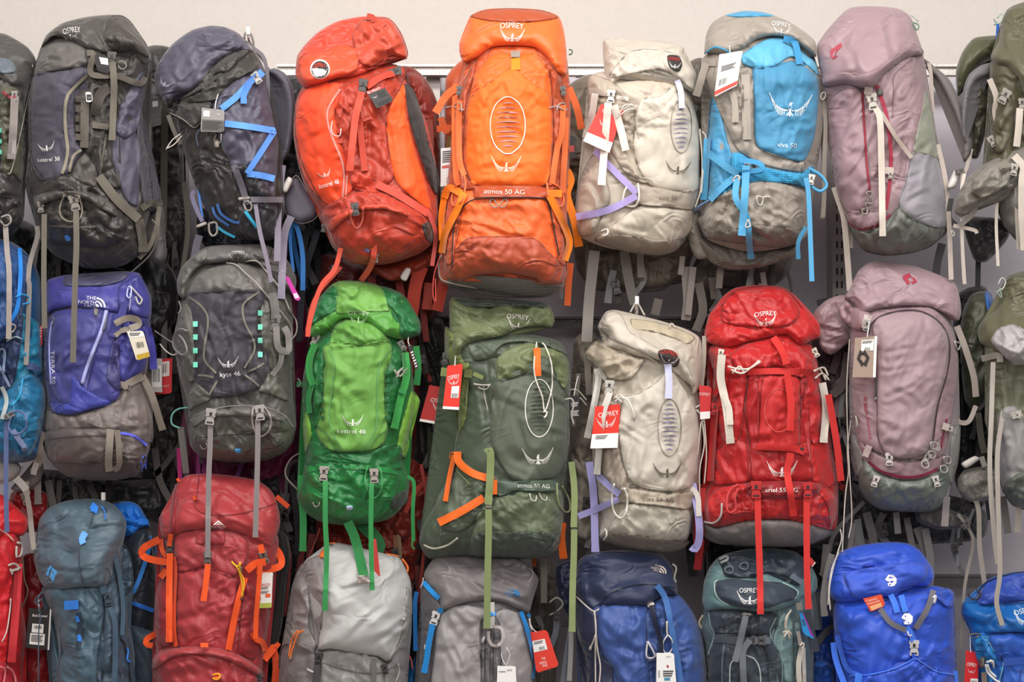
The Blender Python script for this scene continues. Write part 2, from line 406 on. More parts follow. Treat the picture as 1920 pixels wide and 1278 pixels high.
    def _cord(s, pts, r, mat, name, lift, hang, closed, abs_h, parent, label, out, seg):
        if s.root is None: s._root(pts[0][0], pts[0][1], s.h0)
        pts = [p[:2] for p in pts]
        if closed: pts = pts+[pts[0]]
        C = smooth_open(pts, 4 if r < 3 else 5)
        if abs_h is not None: h = np.full(len(C), float(abs_h)) if np.isscalar(abs_h) else np.interp(np.linspace(0, 1, len(C)), np.linspace(0, 1, len(abs_h)), abs_h)
        else:
            h = gsample(GH if hang else s.base(), C[:, 0], C[:, 1])+lift
            if hang: h = np.maximum.accumulate(h) if C[-1, 1] >= C[0, 1] else np.maximum.accumulate(h[::-1])[::-1]
            n_ = len(h); h = np.maximum(h-.001, np.convolve(np.pad(h, 2, mode='edge'), np.ones(5)/5, 'valid')[:n_])
        if out: h = h+out*np.sin(np.linspace(0, math.pi, len(C)))
        Pw = P3(C[:, 0], C[:, 1], h); T = np.gradient(Pw, axis=0); T /= np.linalg.norm(T, axis=1)[:, None]+1e-9
        U = np.cross(T, np.array([0, 1., 0])); U /= np.linalg.norm(U, axis=1)[:, None]+1e-9; Wv = np.cross(T, U)
        rr = r*(.72 if 1 < r < 3.2 else 1)*S; V = []; n = len(C)
        for k in range(seg):
            a = 2*math.pi*k/seg; V.append(Pw+rr*(U*math.cos(a)+Wv*math.sin(a)))
        F = [((k)*n+i, ((k+1) % seg)*n+i, ((k+1) % seg)*n+i+1, k*n+i+1) for k in range(seg) for i in range(n-1)]
        F += [tuple(k*n for k in range(seg))[::-1], tuple(k*n+n-1 for k in range(seg))]
        o = link(name, np.vstack(V), F, mat, parent or s.root, s.org)
        if label: o['label'] = label
        return o
    # -------- flat things cut to an outline (print, badges, buckles); polys is a list of outlines in local units
    def decal(s, name, polys, mat, lift=.0026, th=.0, parent=None, label=None, G=None, sub=6, hfix=None):
        V = []; F = []
        G = s.base() if G is None else G
        for B in polys:
            B = np.array(B, float)
            R_ = resample(B, sub, True) if sub else B
            area2 = (R_[:, 0]*np.roll(R_[:, 1], -1)-np.roll(R_[:, 0], -1)*R_[:, 1]).sum()
            if area2 < 0: R_ = R_[::-1]
            h = gsample(G, R_[:, 0], R_[:, 1])+lift if hfix is None else np.full(len(R_), hfix)
            if th: h = np.full(len(R_), h.max())*.7+h*.3
            n0 = sum(len(v) for v in V); n = len(R_)
            V.append(P3(R_[:, 0], R_[:, 1], h))
            F.append(tuple(range(n0, n0+n)))
            if th:
                V.append(P3(R_[:, 0], R_[:, 1], h-th))
                F += [(n0+(i+1) % n, n0+i, n0+n+i, n0+n+(i+1) % n) for i in range(n)]
        o = link(name, np.vstack(V), F, mat, parent or s.root, s.org, smooth=False)
        if label: o['label'] = label
        return o
    def text(s, txt, x, y, w, hgt, mat, ang=0, arc=0, name='lettering', parent=None, lift=.0034, vert=False, hfix=None, G=None):
        (x, y), = [q[:2] for q in s.c([(x, y)])]
        V, F = text_mesh(txt); a = math.radians(ang)
        u = V[:, 0]*w; v = V[:, 1]*hgt - hgt*.5
        v = v+arc*(1-(2*V[:, 0])**2)
        if arc:
            th = -V[:, 0]*2*2*arc/w*2
        X = x+u*math.cos(a)+v*math.sin(a); Y = y+u*math.sin(a)-v*math.cos(a)
        h = gsample(s.base() if G is None else G, X, Y)+lift if hfix is None else np.full(len(X), hfix)
        return link(name, P3(X, Y, h), F, mat, parent or s.root, s.org, smooth=False)
    def tf(s, polys, x, y, w, ang=0, flip=1):
        (x, y), = [q[:2] for q in s.c([(x, y)])]
        a = math.radians(ang); out = []
        for B in polys:
            B = np.array(B, float)*w
            out.append(np.stack([x+flip*B[:, 0]*math.cos(a)-B[:, 1]*math.sin(a), y+flip*B[:, 0]*math.sin(a)+B[:, 1]*math.cos(a)], 1))
        return out
    def bird(s, x, y, w, mat, ang=0, n=9, name='emblem', parent=None, half=0, **k):
        pl = []
        for sd in ((-1, 1) if half == 0 else (half,)):
            arc = lambda t: (sd*(.04+.46*t**.9), .14-.38*t**1.9+.02*math.sin(t*3.14))
            m = 8
            top = [arc(i/m) for i in range(m+1)]; bot = [(p[0], p[1]+.030*(1-.6*i/m)+.006) for i, p in enumerate(top)]
            pl.append(top+bot[::-1])
            for i in range(n):
                t = .16+.84*i/(n-1); p = arc(t); L = .085+.12*math.sin(t*2.6); da = sd*(.15+.75*t)
                ex, ey = p[0]-sd*.02+math.sin(da)*L*.55*-0.2, p[1]+L
                ex = p[0]+sd*(.02-.075*t); wd = .012
                pl.append([(p[0]-wd, p[1]), (p[0]+wd, p[1]), (ex+wd*.35, ey), (ex-wd*.35, ey)])
        if half == 0:
            pl.append([(-.045, .06), (-.02, .0), (.0, -.03), (.045, -.035), (.06, -.012), (.03, .0), (.045, .07), (.015, .2), (-.015, .2)])
            pl.append([(-.015, .17), (.0, .17), (-.05, .28), (-.085, .28)]); pl.append([(0, .17), (.015, .17), (.085, .28), (.05, .28)])
            pl.append([(-.015, .19), (.015, .19), (.02, .29), (-.02, .29)])
        return s.decal(name, s.tf(pl, x, y, w, ang), mat, sub=0, parent=parent, **k)
    def poly(s, name, pts, mat, lift=.0018, th=0, **k):
        return s.decal(name, [[q[:2] for q in s.c(pts)]], mat, lift=lift, th=th, **k)
    def line(s, pts, w, mat, name='piping', lift=.0028, **k):
        return s.strap(pts, w, mat, name=name, lift=lift, th=.0012, **k)
    def buckle(s, x, y, ang=0, w=20, mat='#6f6a68', name='buckle', lift=.006, hang=False, h=None, parent=None):
        """side-release buckle seen flat: ladder bar above, waisted clasp below"""
        DEFER.append((s, dict(buckle=1, x=x, y=y, ang=ang, w=w, mat=mat, name=name, lift=lift, h=h, fr=s.fr, parent=parent)))
    def _buckle(s, x, y, ang, w, mat, name, lift, h, fr, parent):
        s.fr = fr
        (px, py), = [q[:2] for q in s.c([(x, y)])]
        hb = gsample(GH, np.array([px-w*.3, px, px+w*.3, px]), np.array([py, py, py, py+w*.4])).max()+lift if h is None else h
        fem = [(-.5, -.75), (.5, -.75), (.55, -.45), (.42, -.2), (.5, .05), (-.5, .05), (-.42, -.2), (-.55, -.45)]
        mal = [(-.36, .08), (.36, .08), (.42, .45), (.46, .5), (.46, .85), (-.46, .85), (-.46, .5), (-.42, .45)]
        slot = [(-.3, .55), (.3, .55), (.3, .7), (-.3, .7)]
        slot2 = [(-.3, -.66), (.3, -.66), (.3, -.56), (-.3, -.56)]
        win = [(-.14, -.38), (.14, -.38), (.14, -.02), (-.14, -.02)]
        V = []; F = []
        a = math.radians(ang); ca, sa = math.cos(a), math.sin(a)
        def prism(pl, h0, h1, ins=.04):
            B = np.array(pl, float); c = B.mean(0); n = len(B); n0 = sum(len(v) for v in V)
            def put(Bs, hh): X = px+(Bs[:, 0]*ca-Bs[:, 1]*sa)*w; Y = py+(Bs[:, 0]*sa+Bs[:, 1]*ca)*w; V.append(P3(X, Y, np.full(n, hh)))
            put(B, h0); put(B, h1-.001); put(c+(B-c)*(1-ins*2.2), h1)
            for l in (0, 1): F.extend([(n0+l*n+(i+1) % n, n0+l*n+i, n0+(l+1)*n+i, n0+(l+1)*n+(i+1) % n) for i in range(n)])
            F.append(tuple(range(n0+2*n, n0+3*n)))
        prism(fem, hb-.004, hb+.003); prism(mal, hb-.004, hb+.0015)
        for pr in ([(-.46, -.45), (-.3, -.45), (-.3, .1), (-.44, .1)], [(.3, -.45), (.46, -.45), (.44, .1), (.3, .1)]): prism(pr, hb-.003, hb+.0042)
        prism([(-.42, .76), (.42, .76), (.42, .86), (-.42, .86)], hb-.003, hb+.0045)
        o = link(name, np.vstack(V), F, mat, parent or s.root, s.org, smooth=False)
        dk = '#2a2829' if lin(mat[1:])[0] > .08 else '#111111'
        Bs = []
        for pl in (slot, win):
            B = np.array(pl)*w; Bs.append(np.stack([px+B[:, 0]*ca-B[:, 1]*sa, py+B[:, 0]*sa+B[:, 1]*ca], 1))
        s.decal('slot', Bs, dk, sub=0, parent=o, hfix=hb+.0034)
        return o
def flush():
    for s, d in DEFER:
        d = dict(d)
        if d.pop('buckle', 0): s._buckle(d['x'], d['y'], d['ang'], d['w'], d['mat'], d['name'], d['lift'], d['h'], d['fr'], d['parent'])
        elif d.pop('cord', 0): s._cord(d['pts'], d['r'], d['mat'], d['name'], d['lift'], d['hang'], d['closed'], d['abs_h'], d['parent'], d['label'], d['out'], d['seg'])
        else: s._strap(d['pts'], d['w'], d['mat'], d['name'], d['lift'], d['hang'], d['th'], d['hem'], d['loop'], d['abs_h'], d['parent'], d['label'], d['out'])
    DEFER.clear()
def pack(label, fr, h0=0., **k): return Thing('backpack', label, 'backpack', group='hiking backpacks on the display wall' if h0 > -.1 else 'backpacks glimpsed behind the front ones', fr=fr, h0=h0, **k)
# tag card hanging from a pack
TAGS = []
def tag(label, fr, corners, mat, blocks=(), texts=(), hole=None, string=None, lift=.02, h=None, name='hang_tag', birds=(), strcol='e8e4e0/cord', lines=()):
    TAGS.append((label, fr, corners, mat, blocks, texts, hole, string, lift, h, name, birds, strcol, lines))
def _tag(label, fr, corners, mat, blocks, texts, hole, string, lift, h, name, birds, strcol, lines):
    t = Thing(name, label, 'tag', group='swing tags hanging from the packs', fr=fr)
    q = np.array([c[:2] for c in t.c(corners)])
    cx, cy = q.mean(0)
    xs = np.linspace(q[:, 0].min(), q[:, 0].max(), 7); ys = np.linspace(q[:, 1].min(), q[:, 1].max(), 9)
    X, Y = np.meshgrid(xs, ys)
    hb = gsample(GH, X.ravel(), Y.ravel()); hb = (np.percentile(hb, 92)+lift) if h is None else h
    t._root(cx, q[:, 1].min(), hb)
    B = smooth_closed(resample(q, 9, True), 1)
    t.decal('card', [B], mat, th=.0015, sub=0, hfix=hb)
    def uv(u, v):
        a = q[0]*(1-u)+q[1]*u; b = q[3]*(1-u)+q[2]*u; return a*(1-v)+b*v
    for i, (u0, v0, u1, v1, m, nm) in enumerate(blocks):
        t.decal(nm, [[uv(u0, v0), uv(u1, v0), uv(u1, v1), uv(u0, v1)]], m, sub=0, hfix=hb+.0008+.0003*i)
    hh = hb+.0008+.0003*(len(blocks)+1)
    ang = math.degrees(math.atan2(*(q[1]-q[0])[::-1])); W_ = np.hypot(*(q[1]-q[0]))
    for (tx, u, v, w, hg, m, *r) in texts:
        x, y = uv(u, v); t.fr = (0, 0, 1)
        if tx == '\u25c6':
            for dx, sg in ((-.18, 1), (.18, -1)): t.decal('emblem', t.tf([[(0, -.75), (.26*sg, -.3), (.1*sg, -.3), (-.1*sg, 0), (.22*sg, .5), (.0, .75), (-.36*sg, 0)]], x+dx*hg, y, hg, ang), m, sub=0, hfix=hh)
            continue
        t.text(tx, x, y, w*W_, hg, m, ang=ang+(r[0] if r else 0), arc=(r[1] if len(r) > 1 else 0), hfix=hh)
    for (u, v, w, m) in birds:
        x, y = uv(u, v); t.fr = (0, 0, 1); t.bird(x, y, w*W_, m, ang=ang, hfix=hh)
    if lines:
        pl = []
        for (u0, v0, u1, v1, n, vert) in lines:
            for i in range(n):
                a = i/n; b = a+.5/n*(1 if not vert else (.5+(i*7 % 5)/5.))
                if vert: pl.append([uv(u0+(u1-u0)*a, v0), uv(u0+(u1-u0)*b, v0), uv(u0+(u1-u0)*b, v1), uv(u0+(u1-u0)*a, v1)])
                else:
                    e = u1-(i*37 % 11)/11*(u1-u0)*.25
                    pl.append([uv(u0, v0+(v1-v0)*a), uv(e, v0+(v1-v0)*a), uv(e, v0+(v1-v0)*b), uv(u0, v0+(v1-v0)*b)])
        t.decal('small_print', pl, '=3a3838' if lin(mat[1:])[1] > .15 or len(blocks) else '=d8d4d0', sub=0, hfix=hh)
    t.fr = fr
    if string:
        pts = t.c(string); g = gsample(GH, np.array([pts[0][0]]), np.array([pts[0][1]]))[0]
        t._cord([p[:2] for p in pts], .9, strcol, 'string', .002, False, False, (max(g+.002, hb-.03), hb+.002), None, None, 0, 5)
def flush_tags():
    for a in TAGS: _tag(*a)
    TAGS.clear()
def stripes(cx, cy, rx, ry, n):
    out = []
    for i in range(n):
        y = cy-ry+2*ry*(i+.5)/n; w = rx*math.sqrt(max(.05, 1-((y-cy)/ry)**2))
        b = 7
        up = [(cx+w*t, y-b*(1-t*t)) for t in np.linspace(-1, 1, 9)]; dn = [(cx+w*t, y-b*(1-t*t)+(5.0)*(1-t*t)) for t in np.linspace(1, -1, 9)]
        out.append(up+dn[1:-1])
    return out
# ================================================================== the setting
def box(name, x0, x1, y0, y1, z0, z1, mat, parent=None, kind=None, bev=0, label=None, cat=None):
    V = [(x, y, z) for x in (x0, x1) for y in (y0, y1) for z in (z0, z1)]
    F = [(0, 1, 3, 2), (4, 6, 7, 5), (0, 4, 5, 1), (2, 3, 7, 6), (0, 2, 6, 4), (1, 5, 7, 3)]
    c = ((x0+x1)/2, (y0+y1)/2, z0)
    if parent is not None: c = tuple(parent.location)
    o = link(name, V, F, mat, parent, c, smooth=False)
    if parent is None: o.location = c
    if bev:
        b = o.modifiers.new('bevel', 'BEVEL'); b.width = bev; b.segments = 2
    if kind: o['kind'] = kind
    if label: o['label'] = label
    if cat: o['category'] = cat
    return o
def wz(py, h): return float(P3(0, py, h)[2])
def wx(px, h): return float(P3(px, 0, h)[0])
WH = -.56
cream = plain('c8c0b9', .9, 0, .05, 'paint', 60)
pan = plain('c2bcc4', .45, 0, .05, 'laminate', 40)
box('floor', -3.4, 3.4, -4.6, .9, -.1, 0, plain('8d8680', .5, 0, .05, 'floor_vinyl', 8), kind='structure')
wall = box('wall_back', -3.4, 3.4, .62, .74, 0, 3.6, cream, kind='structure')
# grey back panels of the shelving, one per bay
zt = wz(138, WH)
for (a, b) in ((-400, 330), (333, 812), (815, 1322), (1325, 1578), (1581, 2300)):
    box('panel', wx(a, WH), wx(b, WH), .575, .62, .02, zt, pan, wall)
metal = plain('b9b3ae', .35, .6, .1, 'steel', 300)
dmetal = plain('55504f', .5, .4, .5, 'hammered_steel', 160, '8f8986')
# horizontal rails that carry the hooks
def rail(py0, py1, px0, px1, mat, label, h=-.445):
    t = Thing('display_rail', label, 'rail', at=((px0+px1)/2, py1, h))
    z0, z1 = wz(py1, h), wz(py0, h); x0, x1 = wx(px0, h), wx(px1, h)
    def bx(name, *a): 
        o = box(name, *a, mat, t.root); return o
    bx('bar', x0, x1, -h, -h+.03, z0, z1)
    bx('lip', x0, x1, -h-.012, -h, z1-.004, z1+.004)
    bx('lip', x0, x1, -h-.012, -h, z0-.004, z0+.004)
    for px in np.arange(px0+40, px1, 260): 
        x = wx(px, h); bx('bracket', x, x+.03, -h+.03, .489, z0, z1)
    return t
rail(124, 140, 520, 2000, plain('c9c4be', .4, .35, .3, 'hammered_steel', 150, '98928e'), 'pale hammered steel rail just under the cream wall, behind the topmost packs')
rail(596, 614, 780, 1330, dmetal, 'dark hammered steel rail behind the middle row, between the green and the red packs')
rail(905, 925, 180, 340, dmetal, 'short hammered steel rail above the bright blue stuff sack, behind the packs at the left')
rail(955, 972, 180, 340, dmetal, 'lower hammered steel rail just behind the top of the bright blue stuff sack')
rail(1078, 1100, 1560, 1960, plain('8c8580', .4, .4, .2, 'hammered_steel', 150, '6a6462'), 'grey steel rail low on the right behind the royal blue pack')
# slotted uprights
def upright(px, label, h=-.49, w=26):
    t = Thing('slotted_upright', label, 'shelf upright', at=(px, 1278, h))
    x0, x1 = wx(px-w/2, h), wx(px+w/2, h)
    m = plain('a8a29e', .38, .5, .1, 'steel', 300)
    box('post', x0, x1, -h, .575, .0, zt+.0, m, t.root)
    F = plain('2e2b2c', .8, 0, 0, 'slot')
    for i in range(46):
        z = .12+i*.045
        if z > zt-.04: break
        for dx in (-.008, .008): box('slot', (x0+x1)/2+dx-.003, (x0+x1)/2+dx+.003, -h-.0012, -h+.002, z, z+.024, F, t.root)
    return t
upright(1574, 'slotted grey steel upright in the gap left of the two mauve packs')
upright(330, 'slotted grey steel upright hidden deep behind the packs at the left')
upright(812, 'slotted grey steel upright behind the gap right of the orange-red pack')

def hook(px, py, label, hr=-.445, h1=.02, cap='e9e5e0'):
    t = Thing('display_hook', label, 'hook', at=(px, py, hr), group='steel display hooks')
    m = plain('b8b2ac', .3, .8, .05, 'steel', 300)
    for dx in (-5, 5): t.cord([(px+dx, py), (px+dx, py)], .1, m) if 0 else None
    z = wz(py, 0); x = wx(px, 0)
    V = []; n = 8
    path = [(x, -hr, z), (x, -h1, z), (x, -h1-.012, z+.006), (x, -h1-.016, z+.022)]
    for (a, b, c) in path:
        for k in range(n): V.append((a+.0035*math.cos(2*math.pi*k/n), b+(.0025*math.sin(2*math.pi*k/n) if c > z+.01 else 0), c+(.0035*math.sin(2*math.pi*k/n) if c <= z+.01 else 0)))
    F = [(i*n+k, i*n+(k+1) % n, (i+1)*n+(k+1) % n, (i+1)*n+k) for i in range(3) for k in range(n)]+[tuple(range(3*n, 4*n))]
    link('rod', V, F, m, t.root, t.org)
    box('back_plate', x-.012, x+.012, -hr-.004, -hr, z-.02, z+.012, m, t.root)
    box('end_cap', x-.006, x+.006, -h1-.022, -h1-.012, z+.016, z+.040, plain(cap, .4, 0, 0, 'plastic'), t.root, bev=.002)
hook(213, 500, 'steel hook with pale cap just above the violet pack lid')
hook(201, 946, 'steel hook with white cap just above the slate-blue pack lid')
hook(1192, 582, 'steel hook with pale cap above the lower beige pack, inside its haul loop')
hook(470, 82, 'steel hook beside the top right of the navy pack lid')
# ---------------------------------------------------------------- top row
def buckles(p, mat, *L):
    for x, y, a, w in L: p.buckle(x, y, a, w, mat)
def charcoal_pack():
    p = pack('charcoal backpack with dark grey front panel and white lettering, second in the top row', (0, 0, 2.456), .0)
    k, g, pn, st = '3a3633', '4c4945/rip', '474450/soft', '6b655b/web'
    p.part('main_body', '200,200 160,320 128,480 130,680 115,830 125,900 160,1010 190,1110 260,1180 400,1235 560,1225 640,1170 670,1060 700,940 690,800 665,640 662,480 690,330 690,240 560,130 380,120', k, T=.14, R=80, back=.16, wr=(.008, 75, 70, 20), hs='300,500,1.05 600,500,.75 350,1050,1.1')
    p.part('shoulder_strap', '655,480 665,640 720,800 742,900 735,960 700,980 660,930 640,780 630,600', '4b4a50/mesh', T=.02, R=14)
    p.part('side_pocket', '560,540 620,600 650,700 640,860 635,950 590,930 545,850 515,720 520,620', '4a4756/soft', T=.012, R=20, wr=(.006, 100, 60, 16))
    p.part('side_panel', '540,520 600,400 660,330 655,480 630,600 575,640 530,600', '4a4758', T=.012, R=20, wr=(.01, 110, 50, 13))
    p.part('upper_front', '190,240 240,200 330,195 400,230 410,300 240,330 150,345 160,290', '5b5753/rip', T=.02, R=20, lift=.004, wr=(.009, 20, 50, 16))
    p.part('center_panel', '390,230 420,220 520,290 545,420 530,520 490,640 520,760 560,860 500,860 400,700 370,600 350,480 400,330', '37332f', T=.015, R=18, wr=(.011, 85, 60, 14))
    p.part('front_panel', '148,345 250,330 405,305 410,340 355,410 342,470 345,600 355,660 385,695 350,740 320,800 260,825 190,830 140,740 130,600 132,460', pn, T=.018, R=26, lift=.005, wr=(.003, 80, 90, 30))
    p.line('405,345 350,395 312,440 300,500 302,600 312,690 300,760 285,800', 6, '8c8474/web', name='reflective_trim'); p.line('375,690 340,715 325,760 320,790', 5, '8c8474/web', name='reflective_trim')
    p.line('150,350 140,480 142,640 150,740 205,825', 1.6, '1d1b1c', name='seam'); 
    p.bird(214, 672, 32, '=e4dfdc', ang=-10, n=8)
    p.text('kestrel 38', 224, 733, 41, 8, '=e4dfdc', ang=-4)
    for y in (455, 500, 545, 590, 630): p.strap('346,%d 392,%d' % (y, y+2), 12, '4c463e/web', name='webbing_loop', lift=.003)
    p.strap('392,460 390,560 388,680', 16, '5d574e/web', lift=.006)
    p.strap('505,400 460,440 435,530', 20, '4a443e/web', lift=.012, out=.02); p.strap('425,575 500,585', 11, '5d574e/web', lift=.008)
    p.strap('490,620 470,740 462,800', 4, '5d574e/web', lift=.006)
    p.part('bottom_compartment', '150,880 135,860 200,835 330,800 440,815 520,900 560,960 590,1050 560,1110 480,1140 350,1130 250,1120 190,1080 160,980', '35312e/shiny', T=.04, R=30, wr=(.012, 15, 70, 18), folds='180,900,330,870,8,.008')
    p.part('compression_wing', '330,800 390,700 450,790 440,860 380,840', '4a4540/rip', T=.006, R=10, wr=(.004, 20, 50, 15))
    p.part('flap', '160,905 250,880 380,880 480,910 530,960 540,1000 480,970 400,925 300,910 200,940 170,960', '4b4641', T=.014, R=10, lift=.006, wr=(.006, 10, 60, 14))
    p.line('225,1040 350,1045 440,1042', 4, '57514a/web', name='piping')
    p.part('hip_belt', '640,1100 700,960 745,920 760,1060 765,1180 740,1215 690,1200 680,1140', '504c4a/rip', T=.03, R=18, flat=-.02, back=.03)
    p.strap('455,810 540,920 640,1010', 17, '5f594f/web', lift=.01); p.strap('640,1010 655,1090 660,1160', 17, '6b655b/web', lift=.012, hem=True)
    p.strap('650,960 700,930 735,950', 13, '5f594f/web', lift=.01)
    p.part('lid', '190,215 215,160 290,105 400,78 500,68 560,70 600,95 640,150 680,215 690,270 660,300 610,260 530,235 490,250 400,225 330,185 250,170 210,200', '47433f', T=.055, R=34, lift=.008, bl=40, wr=(.013, 25, 70, 20), back=.12, folds='480,90,500,180,9,-.008 330,170,470,110,12,.006')
    p.part('lid_side', '500,80 560,70 600,95 640,150 682,215 688,265 650,250 600,230 540,240 480,180', '3f3a35', T=.02, R=20, lift=.002, wr=(.014, 40, 60, 14))
    p.text('OSPREY', 330, 140, 33, 11, '=d8d4cf', ang=-8, arc=1.5); p.bird(322, 160, 34, '=bdb8b2', ang=-8, n=7)
    p.strap('400,245 430,250 420,340 540,350 640,385 670,355', 11, '5d574e/web', lift=.012)
    p.strap('517,285 525,400 516,645', 12.5, '6b655b/web', lift=.02, hem=True); buckles(p, '#4d4843', (513, 268, 5, 17))
    p.cord('545,290 560,280 582,295 575,315 555,318 545,300', 1.4, '8f887e/cord', name='cord_loop', lift=.02)
    p.cord('155,270 140,380 100,430 95,500 120,560', 1.8, '6b655b/cord', lift=.006)
    p.cord('295,900 275,960 285,1000 320,1020 365,1010 378,960 362,900', 2.2, '847c6e/cord', name='ice_axe_loop', lift=.012)
    p.strap('204,985 203,1100 202,1290 205,1510', 10, st, hang=True, hem=True, lift=.012, name='webbing_strap'); p.strap('350,970 352,1130 346,1290 336,1668', 11, st, hang=True, hem=True, lift=.014, name='webbing_strap')
    buckles(p, '#837b73', (188, 950, 0, 13), (342, 930, -12, 19))
    p.strap('735,950 720,1050 690,1130 640,1190', 9, '6b655b/web', lift=.03, name='webbing_strap')
    p.cord('700,1010 730,1060 700,1160 620,1240 560,1285', 2, '6b655b/cord', lift=.03, hang=False, abs_h=(.06, .05, .03, .02, .02))
    p.poly('badge', '296,1085 312,1080 328,1095 322,1110 302,1108', '=4f8fe0', lift=.003)
    tag('black swing tag with white print on the charcoal pack beside its central strap', p.fr, '415,248 500,262 505,338 455,330', '=1b1a1a', blocks=((.45, .1, .95, .5, '=dcdad8', 'print_block'),), lines=((.1, .62, .9, .9, 5, 0),), lift=.008)
    tag('small white emblem tag hanging from the charcoal pack webbing loops', p.fr, '395,425 422,425 428,468 398,472', '=e2dfdc', blocks=((.1, .2, .9, .8, '=2b2a2a', 'print_block'),), lift=.014, birds=((.5, .5, .6, '=e2dfdc'),))
charcoal_pack()
def far_left_pack():
    p = pack('grey-black backpack cut off at the left edge of the top row', (0, 0, 2.456), .0)
    p.part('main_body', '-260,300 -250,700 -200,1000 -40,1090 60,1080 110,1000 105,860 118,700 115,500 145,330 60,300', '45413f', T=.13, R=60, back=.15, wr=(.012, 75, 60, 18))
    p.part('front_panel', '-200,400 -30,380 0,420 8,560 0,760 -60,900 -200,900', '4a6a60', T=.01, R=20)
    p.part('side_panel', '5,400 90,420 110,600 100,840 60,800 20,830 5,700', '52503f', T=.016, R=16, wr=(.014, 80, 40, 12))
    for y in (600, 650, 700): p.strap('-12,%d 8,%d' % (y, y), 8, '5fb59a/web', name='webbing_loop')
    p.part('bottom_compartment', '-200,880 0,790 70,860 105,930 100,1010 40,1075 -100,1080', '3c3836/shiny', T=.035, R=25, wr=(.012, 20, 60, 16))
    p.part('lid', '-200,170 -60,150 20,155 80,185 130,220 165,275 140,340 110,390 50,400 -10,360 -200,380', '45423f', T=.055, R=34, lift=.01, bl=30, wr=(.014, 20, 60, 18), back=.12)
    p.part('lid_patch', '-40,265 50,275 75,330 20,340 -40,330', '5b646c/rip', T=.004, R=8)
    p.strap('68,440 62,580 52,732', 15, '8b827f/web', lift=.016, hem=True); buckles(p, '#8b8785', (66, 440, 0, 12))
    p.cord('150,300 140,400 60,760 35,800', 1.6, '9a938d/cord', lift=.01); p.cord('5,1000 40,990 50,1020 25,1040 5,1020', 2.6, '9a938d/cord', name='loop', lift=.02)
    p.strap('10,420 50,450 70,440', 5, '8e2f3c/web', lift=.012)
    p.strap('25,1035 32,1150 42,1270 40,1560', 10, '9b928c/web', hang=True, lift=.012, hem=True, name='webbing_strap')
    p.strap('170,1040 172,1090 140,1200 130,1290 135,1340 120,1680', 9, '8f8781/web', hang=True, name='webbing_strap')
far_left_pack()
